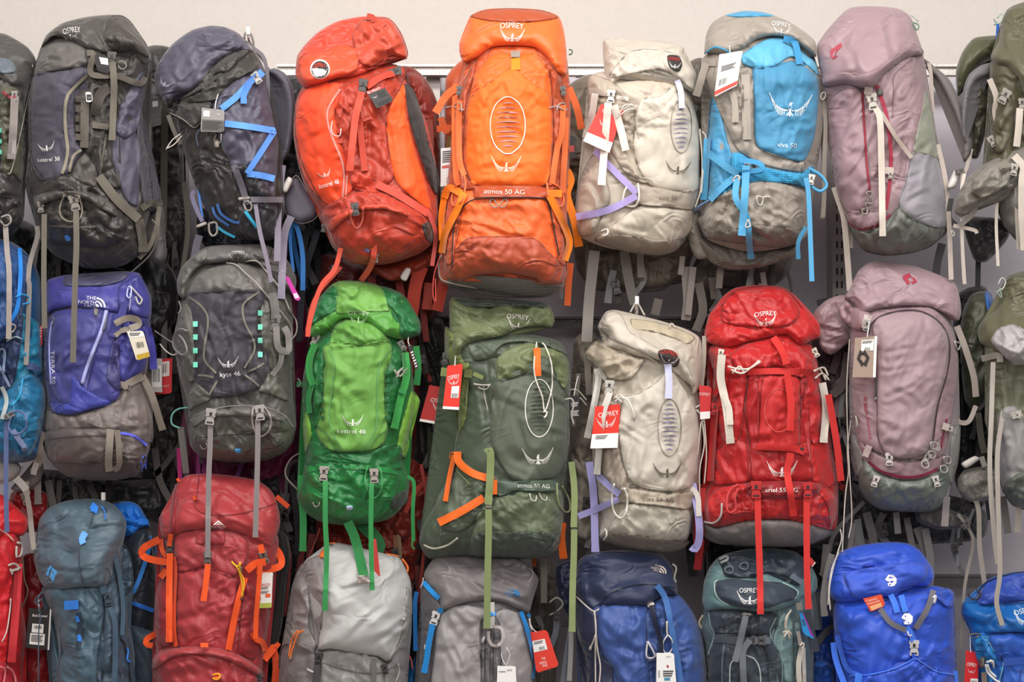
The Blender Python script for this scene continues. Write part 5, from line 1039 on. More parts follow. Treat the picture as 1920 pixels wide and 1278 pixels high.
def sage_pack():
    p = pack('grey-green backpack with orange side straps and white oval on its front', (780, 540, 2.367), .0)
    g, pn, lg, o = '4c5748', '5a6254/soft', '66714f', 'ea6a20/web'
    p.part('main_body', '150,180 130,300 180,420 190,560 170,700 150,820 90,950 30,1050 15,1130 60,1200 200,1190 420,1195 590,1190 650,1080 655,900 680,700 685,500 680,330 640,240 500,200 300,180', g, T=.14, R=80, back=.16, wr=(.009, 75, 80, 22), folds='250,480,320,640,12,.008 240,700,300,620,8,.006')
    p.part('upper_front', '365,410 350,330 400,270 520,235 620,260 670,300 685,380 660,450 600,390 500,380 430,400', '69734e/rip', T=.024, R=24, wr=(.012, 50, 60, 16))
    p.part('front_panel', '350,412 430,402 500,370 560,300 600,330 625,400 665,480 675,600 672,740 630,830 560,850 440,858 380,790 335,700 330,560', pn, T=.026, R=32, lift=.006, wr=(.003, 80, 90, 30))
    p.part('front_top_flap', '230,250 330,235 450,215 560,225 680,300 620,275 540,245 440,240 380,255 330,310 260,320', '4f5a4b', T=.012, R=10, lift=.008, wr=(.01, 20, 60, 14))
    p.part('side_gusset', '130,170 180,220 190,330 240,340 200,420 225,560 190,650 180,520 165,380 130,300', '6a7440', T=.012, R=12, wr=(.01, 80, 40, 12))
    osprey_oval(p, 547, 532, 62, 128, '=e6e4dc', '=3f453e', 12, 1.8); p.bird(541, 742, 58, '=eeece4', ang=-2, n=10)
    p.part('side_pocket', '170,740 240,790 310,850 345,880 300,1000 200,1080 100,1060 90,940 130,860', '56604f', T=.02, R=24, wr=(.009, 110, 70, 18)); p.line('180,810 220,850 240,870', 2.2, '8f9a6a/web', name='piping')
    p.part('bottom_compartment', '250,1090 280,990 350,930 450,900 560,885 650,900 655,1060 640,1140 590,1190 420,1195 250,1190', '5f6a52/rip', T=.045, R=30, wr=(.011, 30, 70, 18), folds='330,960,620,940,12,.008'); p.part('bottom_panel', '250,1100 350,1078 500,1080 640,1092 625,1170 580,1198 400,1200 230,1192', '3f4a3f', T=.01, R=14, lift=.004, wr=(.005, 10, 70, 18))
    p.part('name_band', '350,850 450,855 600,850 640,868 620,900 540,905 450,900 370,925 345,900', '4a5a4c', T=.01, R=9, lift=.016, wr=(.004, 5, 60, 15)); p.text('atmos 50 AG', 522, 876, 60, 8, '=e6e4dc', ang=2, lift=.003)
    p.part('lid', '148,60 165,40 300,50 480,55 560,60 600,90 615,140 600,175 560,170 480,175 430,190 380,215 300,230 220,260 180,305 160,280 150,180', '6a7450', T=.06, R=30, lift=.012, bl=34, wr=(.012, 20, 80, 20), back=.12, folds='170,230,420,120,12,.008 300,70,560,110,10,-.005 200,110,240,220,10,-.006')
    p.part('lid_top_panel', '170,45 300,50 480,55 560,62 590,85 440,80 300,75 230,85', '404a40/rip', T=.004, R=7)
    p.text('OSPREY', 451, 128, 41, 9, '=ece9e0', ang=5, arc=1.5); p.bird(455, 155, 42, '=ece9e0', ang=5, n=9); p.text('OSPREY', 455, 190, 30, 5, '=cfd0c4', ang=5); 
    p.strap('537,265 540,390', 13, o, lift=.018, hem=True)
    p.cord('536,240 524,330 530,400 560,480 572,545 600,460 605,400 600,330 575,260 560,243', 1.9, 'e0d8cc/cord', lift=.02); p.cord('565,550 580,545 578,565 568,575', 2.4, 'e0d8cc/cord', name='cord_knot', lift=.024)
    p.strap('185,725 190,770 250,820 345,850', 14, o, lift=.014); p.strap('345,850 345,915', 13, o, lift=.02); p.strap('300,930 200,990 100,1040', 15, o, lift=.018); p.strap('170,740 150,830 130,945', 9, o, lift=.02, hem=True); p.cord('150,760 155,730 175,735', 2.2, 'ea6a20/cord', lift=.02)
    p.cord('35,1140 80,1155 140,1140 185,1108', 2.6, 'b3b0a0/cord', lift=.014); p.cord('255,425 290,430 330,430', 2.6, '#a8a49a', name='cord_lock', lift=.02); p.cord('300,430 305,480 320,545', 1.5, 'b0a89c/cord', lift=.02); p.cord('275,440 310,450 330,425', 2, '#a8a49a', name='cord_lock', lift=.022)
    p.strap('215,375 250,380', 16, '7b8650/web', lift=.01); p.strap('255,378 298,398', 8, '8b9660/web', lift=.014); p.strap('110,370 150,375', 16, '7b8650/web', abs_h=.06); p.buckle(130, 310, 10, 13, '#3f3f3a')
    v = '7d8b5a/web'
    p.strap('310,730 330,725 328,850 320,960', 14, v, lift=.03); p.strap('322,980 322,1090 318,1278 315,1510', 12.5, v, hang=True, hem=True, lift=.03, name='webbing_strap'); p.buckle(322, 955, 0, 15, '#a8a49a')
    p.strap('690,770 703,900 700,1060', 12, v, abs_h=(.08, .1, .12), name='webbing_strap'); p.strap('702,1070 700,1200 695,1330 693,1525', 12, v, hang=False, abs_h=(.12, .13, .14, .16, .17), hem=True, name='webbing_strap'); p.buckle(702, 1062, 0, 14, '#a8a49a')
    p.cord('625,865 630,940 650,985 680,990 680,940 650,880', 2.4, '8f9a6a/cord', name='ice_axe_loop', lift=.02); p.cord('505,910 510,935 530,945 535,920', 1.6, '#c9c6bc', name='zip_pull', lift=.012); p.cord('545,908 560,935 580,940 580,925', 1.6, '#c9c6bc', name='zip_pull', lift=.012)
    p.strap('652,1040 645,1100 655,1200', 14, o, abs_h=(.06, .03, .0), hem=True); p.cord('660,495 690,490 700,520 690,560 700,605', 2.4, 'a8a49a/cord', abs_h=.09)
    tag('red swing tag with white bird emblem hanging in front on the grey-green pack', p.fr, '140,345 208,335 190,540 118,535', '=e2301f', blocks=((.0, .94, 1, 1, '=f2efec', 'print_block'), (.42, .48, .9, .74, '=f0ece8', 'sticker')), texts=(('OSPREY', .48, .28, .78, 8, '=f6f0ec', -3, 1),), birds=((.5, .37, .75, '=f6f0ec'),), lines=((.45, .64, .85, .73, 10, 1),), lift=.03, string='175,300 172,345')
    tag('red swing tag mostly hidden behind the first one left of the grey-green pack', p.fr, '60,430 180,450 140,612 15,590', '=b82420', blocks=((.0, .93, 1, 1, '=ece8e4', 'print_block'), (.5, .62, .98, .86, '=b8b4b0', 'sticker')), texts=(('OSPREY', .55, .38, .75, 8, '=e8d8d4', 0, 1),), birds=((.6, .5, .7, '=e8d8d4'),), h=-.02)
sage_pack()
def beige_mid():
    p = pack('beige backpack with oval badge on its lid, between grey-green and bright red packs', (1060, 540, 2.457), .0)
    b, s_, w = 'b3aa9b', 'c4bdb0/soft', 'd8d4cc/web'
    p.part('main_body', '130,330 150,420 120,560 125,760 135,900 170,1050 160,1150 300,1200 450,1215 560,1160 590,1020 620,850 630,600 600,420 560,250 350,200 180,230', b, T=.135, R=80, back=.16, wr=(.009, 75, 80, 22))
    p.part('side_panel', '150,420 240,500 250,640 260,780 300,920 250,940 180,880 130,760 120,600', '9a8e80', T=.012, R=16, wr=(.012, 80, 60, 15))
    p.part('front_panel', '265,500 330,485 420,430 480,370 530,430 570,500 610,580 622,700 600,850 570,920 480,938 370,925 300,890 260,780 245,640', s_, T=.028, R=36, lift=.006, wr=(.003, 70, 90, 30))
    osprey_oval(p, 480, 642, 54, 132, '=7b7268', '=8b84a8', 11, 1.2); p.bird(470, 835, 53, '=5f564c', ang=-2, n=10)
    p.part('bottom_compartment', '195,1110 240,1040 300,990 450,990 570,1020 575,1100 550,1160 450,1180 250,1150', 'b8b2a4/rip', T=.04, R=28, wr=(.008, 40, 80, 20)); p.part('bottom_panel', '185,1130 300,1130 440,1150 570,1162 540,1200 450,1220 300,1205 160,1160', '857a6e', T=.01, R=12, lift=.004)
    p.part('name_band', '260,915 370,930 480,945 590,935 590,1000 560,1020 440,1005 300,990 240,985', 'a39888', T=.012, R=9, lift=.014, wr=(.002, 5, 60, 15)); p.text('aura 50 AG', 428, 972, 60, 8, '=6a6056', ang=3, lift=.003)
    p.part('upper_collar', '95,290 150,240 240,290 340,320 370,330 300,420 200,420 150,370 100,330', 'a99d8b', T=.03, R=18, wr=(.014, 30, 50, 13))
    p.part('lid', '150,180 185,110 230,100 320,120 440,150 560,190 620,230 635,310 625,430 590,500 580,460 520,370 430,335 340,320 260,290 180,270 200,220', 'b8afa0', T=.06, R=32, lift=.01, bl=34, wr=(.012, 35, 80, 20), back=.12, folds='230,130,420,260,12,.009 330,250,560,330,12,.008 420,170,560,250,10,-.006')
    p.part('lid_lip', '165,165 200,105 260,120 300,200 440,280 560,350 600,450 560,440 480,370 400,320 270,260 190,225', 'c2baac/rip', T=.012, R=16, wr=(.007, 40, 80, 22)); p.part('lid_top_panel', '300,140 420,155 520,185 600,225 560,260 500,230 400,200 320,190', 'b3a78f', T=.008, R=12, wr=(.008, 30, 50, 15))
    el = lambda cx, cy, rx, ry, n=24: ' '.join('%g,%g' % (cx+rx*math.cos(i*2*math.pi/n), cy+ry*math.sin(i*2*math.pi/n)) for i in range(n))
    p.part('badge', '428,290 460,280 500,290 528,330 515,360 490,362 450,345 430,320', '=38302f', T=.006, R=4); p.text('OSPREY', 480, 300, 34, 8, '=c83a2c', ang=14, arc=2, lift=.004); p.bird(478, 330, 34, '=f0ebe6', ang=10, n=8, lift=.004)
    p.cord('300,110 325,62 330,60 365,125', 2.4, 'c9c4ba/cord', name='haul_loop', abs_h=(.0, -.03, .0)); p.part('haul_tab', '320,65 335,65 335,122 320,120', '#c4c0b8', T=.006, R=4, flat=-.02)
    p.cord('480,180 490,160 505,180', 2, 'c9c0b0/cord', name='loop', lift=.02)
    p.strap('472,350 478,430 475,508', 13, 'c9cae6/web', lift=.02, hem=True); p.poly('ladder_lock', '455,350 492,352 490,372 456,370', '#c4c0c8', th=.004, lift=.014)
    p.strap('145,370 150,440 100,690', 12, w, lift=.02, hem=True); p.strap('205,480 170,600 145,858', 12, w, lift=.036, hem=True); buckles(p, '#b8b4ac', (202, 455, 6, 17)); p.strap('150,370 185,420', 8, w, lift=.02)
    for q in ('220,510 250,490 270,510', '225,525 260,500 290,520 310,560 318,590', '235,500 260,525'): p.cord(q, 2.2, 'd8d4cc/cord', lift=.022)
    p.part('cord_end', '308,580 324,580 324,605 310,606', '#cfcac2', T=.006, R=4, lift=.02)
    l = 'aaa6dc/web'
    p.strap('110,800 130,950 138,1215', 14, l, lift=.02, hem=True, name='webbing_strap'); p.strap('150,860 200,910 250,950', 12, l, lift=.014); p.strap('245,970 160,1010 60,1050', 12, l, lift=.014)
    p.cord('225,900 215,970 225,1030 255,1060 280,1030 285,960 270,920', 2.8, 'dcd8d0/cord', name='ice_axe_loop', lift=.016); p.cord('160,1140 185,1110 190,1140 175,1160', 2.4, 'd8d4cc/cord', name='loop', lift=.02)
    p.strap('585,900 610,1020 618,1140 600,1200 580,1190', 14, l, lift=.02, abs_h=(.06, .08, .07, .04)); p.strap('580,920 610,960 615,1050', 10, w, abs_h=.08); 
    for q in ('600,550 625,540 640,580 620,590', '605,560 640,600 625,620'): p.cord(q, 2.4, '#d0ccc4', name='cord_lock', abs_h=.08)
    for q in ('630,600 640,720 620,830 618,960', '640,600 650,760 640,900', '625,620 610,760 600,860'): p.cord(q, 1.8, 'd0cabe/cord', abs_h=(.08, .07, .06))
    p.strap('640,220 638,340 625,470', 8, 'a8a094/web', abs_h=.04)
    tag('red and white swing tag with bird emblem behind the straps of the lower beige pack', p.fr, '138,545 255,533 240,735 115,738', '=e0301f', blocks=((.0, .66, 1, 1, '=f3efec', 'print_block'),), texts=(('OSPREY', .55, .2, .8, 9, '=f6f0ec', -3),), birds=((.5, .38, .8, '=f6f0ec'),), lines=((.15, .7, .6, .8, 3, 0),), lift=.004)
beige_mid()
def red_pack():
    p = pack('bright red backpack with grey base, cream side straps and two long red straps hanging below', (1290, 520, 2.282), .0)
    r, r2, c, st = 'ae1c1e', 'b81f20/soft', 'd8cfc2/web', 'd0302c/web'
    p.part('main_body', '90,300 110,420 100,560 100,760 90,880 60,960 65,1060 130,1120 300,1150 480,1150 590,1110 640,1000 640,880 610,700 590,560 560,400 530,290 430,220 250,220', r, T=.14, R=85, back=.16, wr=(.009, 75, 80, 22))
    p.part('base_panel', '60,1050 120,1070 250,1040 400,1035 520,1050 625,1080 600,1110 500,1148 300,1150 130,1140 70,1110', '77716f/soft', T=.03, R=16, lift=.005, wr=(.003, 5, 90, 22))
    p.part('side_panel', '110,760 160,700 210,690 260,720 270,860 230,880 130,890 100,880', 'b41e20', T=.014, R=18, wr=(.006, 40, 60, 18)); p.part('side_panel', '520,720 600,680 640,860 600,900 530,870', 'b41e20', T=.014, R=18, wr=(.006, 120, 60, 18))
    p.part('side_panel', '110,300 180,320 250,420 240,560 220,690 150,700 110,540', 'b01c1f', T=.016, R=18, wr=(.011, 90, 60, 15)); p.part('side_panel', '480,380 540,320 570,440 600,620 540,720 500,620 490,500', 'b01c1f', T=.016, R=18, wr=(.011, 80, 60, 15))
    p.part('upper_front', '180,330 260,280 380,260 480,300 540,370 500,420 380,380 270,410 200,380', 'b61e20', T=.02, R=20, wr=(.01, 30, 60, 16))
    p.part('front_panel', '265,410 330,400 480,410 510,440 490,520 475,640 480,720 520,760 525,868 270,870 265,720 245,560', 'a5191d', T=.02, R=24, lift=.004, wr=(.004, 80, 90, 26)); p.part('center_panel', '300,430 420,420 480,430 475,540 480,700 440,740 300,730 310,560', 'b82626/soft', T=.008, R=18, wr=(.003, 60, 60, 25))
    el = [(390+62*math.cos(a), 568+92*math.sin(a)) for a in [i*2*math.pi/26 for i in range(26)]]; p.line(el+el[:1], 1.3, '=d85a50', name='oval_outline')
    p.line('320,420 305,560 302,700', 1.4, '7a1013', name='seam'); p.line('480,420 485,560 478,700', 1.4, '7a1013', name='seam'); p.line('260,420 240,560 260,700 275,860', 1.6, '7a1013', name='seam')
    p.bird(402, 815, 57, '=f3e9e4', ang=0, n=9)
    p.part('bottom_compartment', '75,960 130,900 240,880 520,875 600,900 640,960 630,1080 520,1055 400,1035 250,1042 120,1070 80,1040', 'b42022', T=.045, R=26, wr=(.010, 150, 60, 18)); p.line('230,900 200,960 150,1020 130,1060', 1.6, '7a1013', name='seam'); p.line('560,920 600,980 610,1070', 1.6, '7a1013', name='seam')
    p.part('name_band', '250,880 400,870 560,880 560,920 500,945 330,945 260,930', '8a1c22', T=.008, R=8, lift=.008); p.text('ariel 55 AG', 400, 908, 61, 8.5, '=f3e9e4', ang=0, lift=.003)
    p.part('lid', '75,215 90,160 150,80 200,45 290,32 400,40 450,70 500,120 560,190 568,250 530,270 480,290 420,245 330,260 260,275 170,300 90,280 70,250', 'b81f1f', T=.06, R=36, lift=.01, bl=36, wr=(.010, 25, 80, 20), back=.13, folds='120,240,400,220,10,.008 150,290,250,260,8,-.006 420,240,540,270,8,.006')
    p.part('lid_pocket', '140,180 150,110 200,60 290,40 400,48 450,85 480,150 450,195 380,215 250,210 180,200', 'b41d1e', T=.012, R=16, wr=(.005, 20, 70, 20)); p.cord('145,120 190,65 290,38 400,45 450,80 490,130', 1.5, '8a1416/cord', name='piping', lift=.004)
    p.text('OSPREY', 331, 156, 41, 9, '=f3e9e4', ang=-5, arc=1.5); p.bird(332, 178, 42, '=f3e9e4', ang=-5, n=9)
    p.strap('365,255 405,320 422,370', 13, 'c92a26/web', lift=.018, hem=True); p.strap('255,405 380,400 520,408', 12, 'c02624/web', lift=.012); p.strap('290,722 440,730 500,745', 13, 'c02624/web', lift=.012)
    p.buckle(462, 404, 90, 18, '#b02020'); p.buckle(480, 735, 80, 18, '#b02020'); p.strap('425,415 440,540 437,655', 13, 'c92a26/web', lift=.02, hem=True); p.strap('440,750 425,830 440,930 452,1020', 13, 'c92a26/web', lift=.026, hem=True)
    p.strap('145,330 140,430 165,560 182,710', 15, c, lift=.02, hem=True); p.strap('150,500 175,560 180,630', 12, c, lift=.026, hem=True); p.strap('575,450 590,550 580,706', 14, c, lift=.02, hem=True); p.strap('585,460 598,550 597,640', 7, c, lift=.026)
    p.buckle(140, 325, 10, 11, '#d8cfc2'); p.buckle(545, 320, -30, 11, '#d8cfc2')
    for q in ('170,380 210,390 260,390 310,360', '185,395 230,410 270,385 305,355', '190,410 220,380 240,405'): p.cord(q, 2.4, 'ddd5c8/cord', lift=.024)
    for q in ('540,400 580,385 600,420', '545,430 575,410 605,440', '565,390 590,440'): p.cord(q, 2.6, '#d8cfc2', name='cord_lock', lift=.024)
    p.strap('115,560 105,720 95,870', 13, 'b82828/web', lift=.016); p.strap('600,500 635,700 655,870', 13, 'c42a28/web', lift=.016, abs_h=(.09, .08, .07)); p.strap('170,430 110,500', 11, 'a81c1c/web', lift=.014); p.buckle(115, 560, 5, 14, '#a81c1c'); p.buckle(80, 890, 70, 14, '#c83a34'); p.buckle(650, 890, -60, 14, '#a82024')
    p.cord('215,885 180,910 165,960 175,1005 205,990 200,940 215,900', 3, 'c8383a/cord', name='ice_axe_loop', lift=.016); p.cord('145,965 140,1020 110,1050 70,1045', 2.6, 'b8b2ae/cord', lift=.014)
    p.buckle(292, 905, 0, 20, '#b8282a'); p.buckle(513, 905, 0, 18, '#b8282a')
    p.strap('297,930 302,1100 308,1278 310,1440', 12, st, hang=True, hem=True, lift=.014, name='webbing_strap'); p.strap('508,930 508,1100 510,1278 516,1418', 12, st, hang=True, hem=True, lift=.014, name='webbing_strap')
    p.strap('65,900 60,1000 65,1100', 10, 'a81c1c/web', abs_h=(.04, .06, .02)); p.strap('55,1120 40,1250', 14, 'a52226/web', abs_h=(.0, -.03), hem=True)
red_pack()
def mauve_mid():
    p = pack('dusty mauve backpack with grey-green base and a brown swing tag, middle row right', (1510, 470, 2.412), .0)
    mv, m2, st = '967c82', '9c858a/soft', 'b8aca4/web'
    p.part('main_body', '210,260 200,400 205,600 200,760 205,860 230,980 260,1100 350,1170 560,1178 640,1130 665,1000 700,850 695,650 690,450 660,320 560,230 350,230', '93888c', T=.14, R=85, back=.16, wr=(.005, 75, 80, 26))
    p.part('front_panel', '215,330 250,270 400,235 580,260 650,330 690,450 690,600 670,720 650,850 620,930 500,945 400,940 300,900 240,860 215,780 205,600 200,420', mv, T=.02, R=34, lift=.004, wr=(.005, 100, 90, 30))
    p.part('door_panel', '300,350 330,300 420,275 520,275 590,310 640,370 650,450 630,560 600,680 580,800 560,900 500,935 420,940 350,905 325,820 322,600 320,440', m2, T=.024, R=30, lift=.005, wr=(.008, 140, 90, 32), folds='400,640,600,520,16,.009 380,850,560,720,16,.008 350,420,430,360,12,.006 450,760,580,650,12,-.006')
    p.line('285,380 300,330 350,290 450,268 530,275 600,315 640,370 655,450 640,560 600,700 578,860', 2.6, '3a2a30/web', name='zip'); p.line('318,560 325,700 325,830 350,905', 1.5, '6b4a52', name='seam')
    p.part('bottom_band', '240,860 300,905 400,945 500,950 600,935 640,920 600,1000 500,1035 400,1030 300,985 250,930', '90777c', T=.012, R=12, lift=.003, wr=(.003, 10, 80, 20)); p.line('285,955 350,1000 440,1022 520,1018 600,985', 5, '8a2340/web', name='zip'); p.line('640,760 625,830 615,890', 4, '8a2340/web', name='zip')
    p.part('base_panel', '245,980 270,945 330,1005 430,1038 520,1035 610,990 650,960 650,1060 620,1150 560,1178 350,1172 280,1130 240,1060', '687068/shiny', T=.035, R=22, wr=(.007, 120, 60, 20))
    p.part('side_pocket', '660,850 700,780 700,860 690,960 660,1060 645,1000', '8c8c88/soft', T=.01, R=10); p.part('side_pocket', '203,830 240,880 260,950 235,1030 210,960', '8c8c88/soft', T=.01, R=10)
    p.part('lid_collar', '40,280 100,220 190,200 240,300 230,380 120,470 70,440 45,360', '8e7478', T=.03, R=20, flat=-.01, back=.06, wr=(.014, 60, 60, 16)); p.part('collar_fold', '150,250 200,220 300,290 260,360 210,350 160,310', '9a7d82', T=.03, R=16, wr=(.01, 60, 40, 13))
    p.part('lid', '180,210 200,170 240,90 300,48 380,48 500,70 620,115 680,150 700,220 705,280 690,318 640,290 560,255 440,250 330,265 260,285 220,240', '998086', T=.06, R=38, lift=.012, bl=36, wr=(.008, 20, 90, 28), back=.13, folds='230,110,300,210,10,-.006 240,210,520,230,12,.008 350,100,330,180,8,.005')
    rd = '=a23044'
    p.decal('emblem', [[q for q in p.c(z)] for z in ('442,112 470,100 478,118 462,124 476,146 460,152 440,120', '470,100 478,118 494,120 506,140 484,150 478,138 492,134 484,122')], rd, sub=0, lift=.0025)
    p.text('Black Diamond', 284, 768, 66, 6.5, '=a23044', ang=81); p.decal('emblem', p.tf([[(0, -.5), (.35, 0), (.15, 0), (0, -.25), (-.15, 0), (0, .25), (.0, .5), (-.35, 0)]], 273, 670, 11, -10), rd, sub=0)
    p.strap('285,290 272,350', 15, 'bcb0aa/web', lift=.012); p.buckle(278, 335, 10, 13, '#9b948e'); p.cord('318,560 320,620 315,665', 2.2, '4a4548/cord', name='zip_pull', lift=.012); p.part('cord_end', '310,655 322,655 322,680 312,680', '#8b858a', T=.006, R=4, lift=.014)
    for x, y, w, a in ((380, 940, 15, 0), (318, 1040, 13, 20), (592, 1040, 13, -15), (550, 935, 13, 30)): p.buckle(x, y, a, w, '#c0b8b4')
    p.strap('270,930 290,880', 12, 'b3a5a2/web', lift=.014)
    for c in ((590, 885), (570, 920), (540, 965), (640, 945), (625, 985), (580, 880)): p.cord('%d,%d %d,%d %d,%d %d,%d' % (c[0]-14, c[1]-12, c[0]+12, c[1]-14, c[0]+16, c[1]+14, c[0]-10, c[1]+14), 2, '#a8a29c', name='zip_pull', closed=True, lift=.02)
    p.strap('620,790 650,800', 13, 'b8aca4/web', lift=.016); p.buckle(650, 805, 90, 10, '#a8a09c'); p.cord('675,410 700,420 690,450 680,430', 2.4, '#a8a8a0', name='lid_clip', closed=True, lift=.02)
    p.strap('685,340 720,430 760,560 772,660', 12, 'b8aca4/web', abs_h=(.04, .0, -.02), name='webbing_strap'); p.strap('772,700 740,770 700,775 675,750', 9, 'b8aca4/web', abs_h=(-.02, .02, .05)); p.strap('640,1110 635,1180 630,1245', 13, 'b0a59f/web', abs_h=(.08, .04, .02), hem=True)
    p.cord('205,760 225,745 235,790 225,800', 2.4, '#9a9a90', name='cord_lock', lift=.02); p.cord('205,770 190,900 195,1000 180,1120 165,1400', 1.8, 'cfc8bc/cord', abs_h=(.04, .05, .05)); p.cord('200,400 188,600 190,800 200,1000 210,1200 195,1300', 1.5, 'c9c2b8/cord', abs_h=(.04, .06, .06))
    tag('brown and white swing tag with dark diamond emblem on the lower mauve pack', p.fr, '225,395 325,385 318,572 213,572', '=a08a7c', blocks=((.88, .0, 1, 1, '=ebe8e4', 'card_edge'), (.3, .07, .86, .34, '=ece9e4', 'sticker')), lines=((.34, .1, .8, .17, 2, 0), (.45, .26, .7, .33, 8, 1)), texts=(('\u25c6', .42, .52, .3, 22, '=2a2220'),), lift=.025, string='290,310 285,350 280,392')
mauve_mid()
# ---------------------------------------------------------------- bottom row
def c_red_left():
    p = pack('glossy red backpack cut off at the left edge of the bottom row', (0, 860, 3.058), .0)
    r, st = 'b81a22', 'c83038/web'
    p.part('main_body', '-300,300 -300,1800 60,1800 150,1500 130,1250 150,1000 125,800 130,560 100,420 -40,380', r, T=.12, R=60, back=.15, wr=(.01, 80, 60, 20))
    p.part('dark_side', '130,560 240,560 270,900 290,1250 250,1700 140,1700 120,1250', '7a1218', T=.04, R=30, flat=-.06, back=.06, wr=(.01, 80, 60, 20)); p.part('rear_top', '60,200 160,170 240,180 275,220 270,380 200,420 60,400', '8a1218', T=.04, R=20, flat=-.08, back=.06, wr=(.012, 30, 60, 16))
    p.part('lid', '-300,220 0,200 80,260 155,330 165,390 130,440 40,430 -40,470 -300,460', 'bf1c24', T=.05, R=28, lift=.01, bl=30, wr=(.013, 150, 70, 20), back=.12)
    p.part('front_panel', '-300,540 -20,500 60,560 80,700 60,900 40,1160 -20,1300 -300,1300', 'c01a24/soft', T=.012, R=20, wr=(.008, 90, 70, 20)); p.part('bottom_compartment', '-300,1200 0,1160 70,1200 110,1300 120,1500 60,1700 -300,1700', 'a82030', T=.03, R=20, wr=(.01, 60, 50, 18))
    p.strap('108,600 95,800 65,1165', 15, st, lift=.02, hem=True); p.strap('120,640 80,740 60,820', 8, 'a01c26/web', lift=.014); p.cord('100,480 125,490 120,550 95,560 95,500', 3, 'b8b2a8/cord', lift=.02)
    for q in ('50,610 85,600 110,630 70,640', '60,630 75,670 70,640 120,625'): p.cord(q, 3, '#b8b0a6', name='cord_lock', lift=.03)
    p.cord('10,1050 40,980 60,840 60,800', 1.6, 'd8d0c8/cord', lift=.02); p.cord('130,850 160,760 140,690 130,560', 1.8, '6f6a50/cord', abs_h=.02); p.cord('0,1190 30,1210 20,1300 10,1400', 2.4, 'd06870/cord', lift=.02); p.cord('40,1190 80,1230 100,1340', 2.4, 'd06870/cord', lift=.02)
    p.cord('-10,400 40,430 80,470', 2, 'c89a90/cord', lift=.01)
    tag('black boxed swing tag with two white stickers between the red and slate-blue packs', p.fr, '168,855 295,862 282,1095 145,1082', '=1f1c1d', blocks=((.2, .38, .7, .6, '=d8d4d0', 'sticker'), (.15, .62, .78, .9, '=dcd8d4', 'sticker'), (.93, .0, 1., 1, '=c8c4c0', 'card_edge')), texts=(('Black Diamond', .5, .17, .66, 5, '=f0ece8'),), lines=((.28, .42, .62, .5, 8, 1), (.2, .66, .72, .84, 5, 0)), h=.10, string='220,780 222,820 224,870')
    c = Thing('cord', 'thin slate cord hanging down in front of the black boxed swing tag', 'cord', fr=p.fr)
    c.cord('240,760 215,820 232,900 222,1000 220,1300', 1.6, '3f5060/cord', abs_h=.125); c.cord('240,765 200,810 215,830 240,800', 2, '3f5060/cord', name='knot', abs_h=.12)
c_red_left()
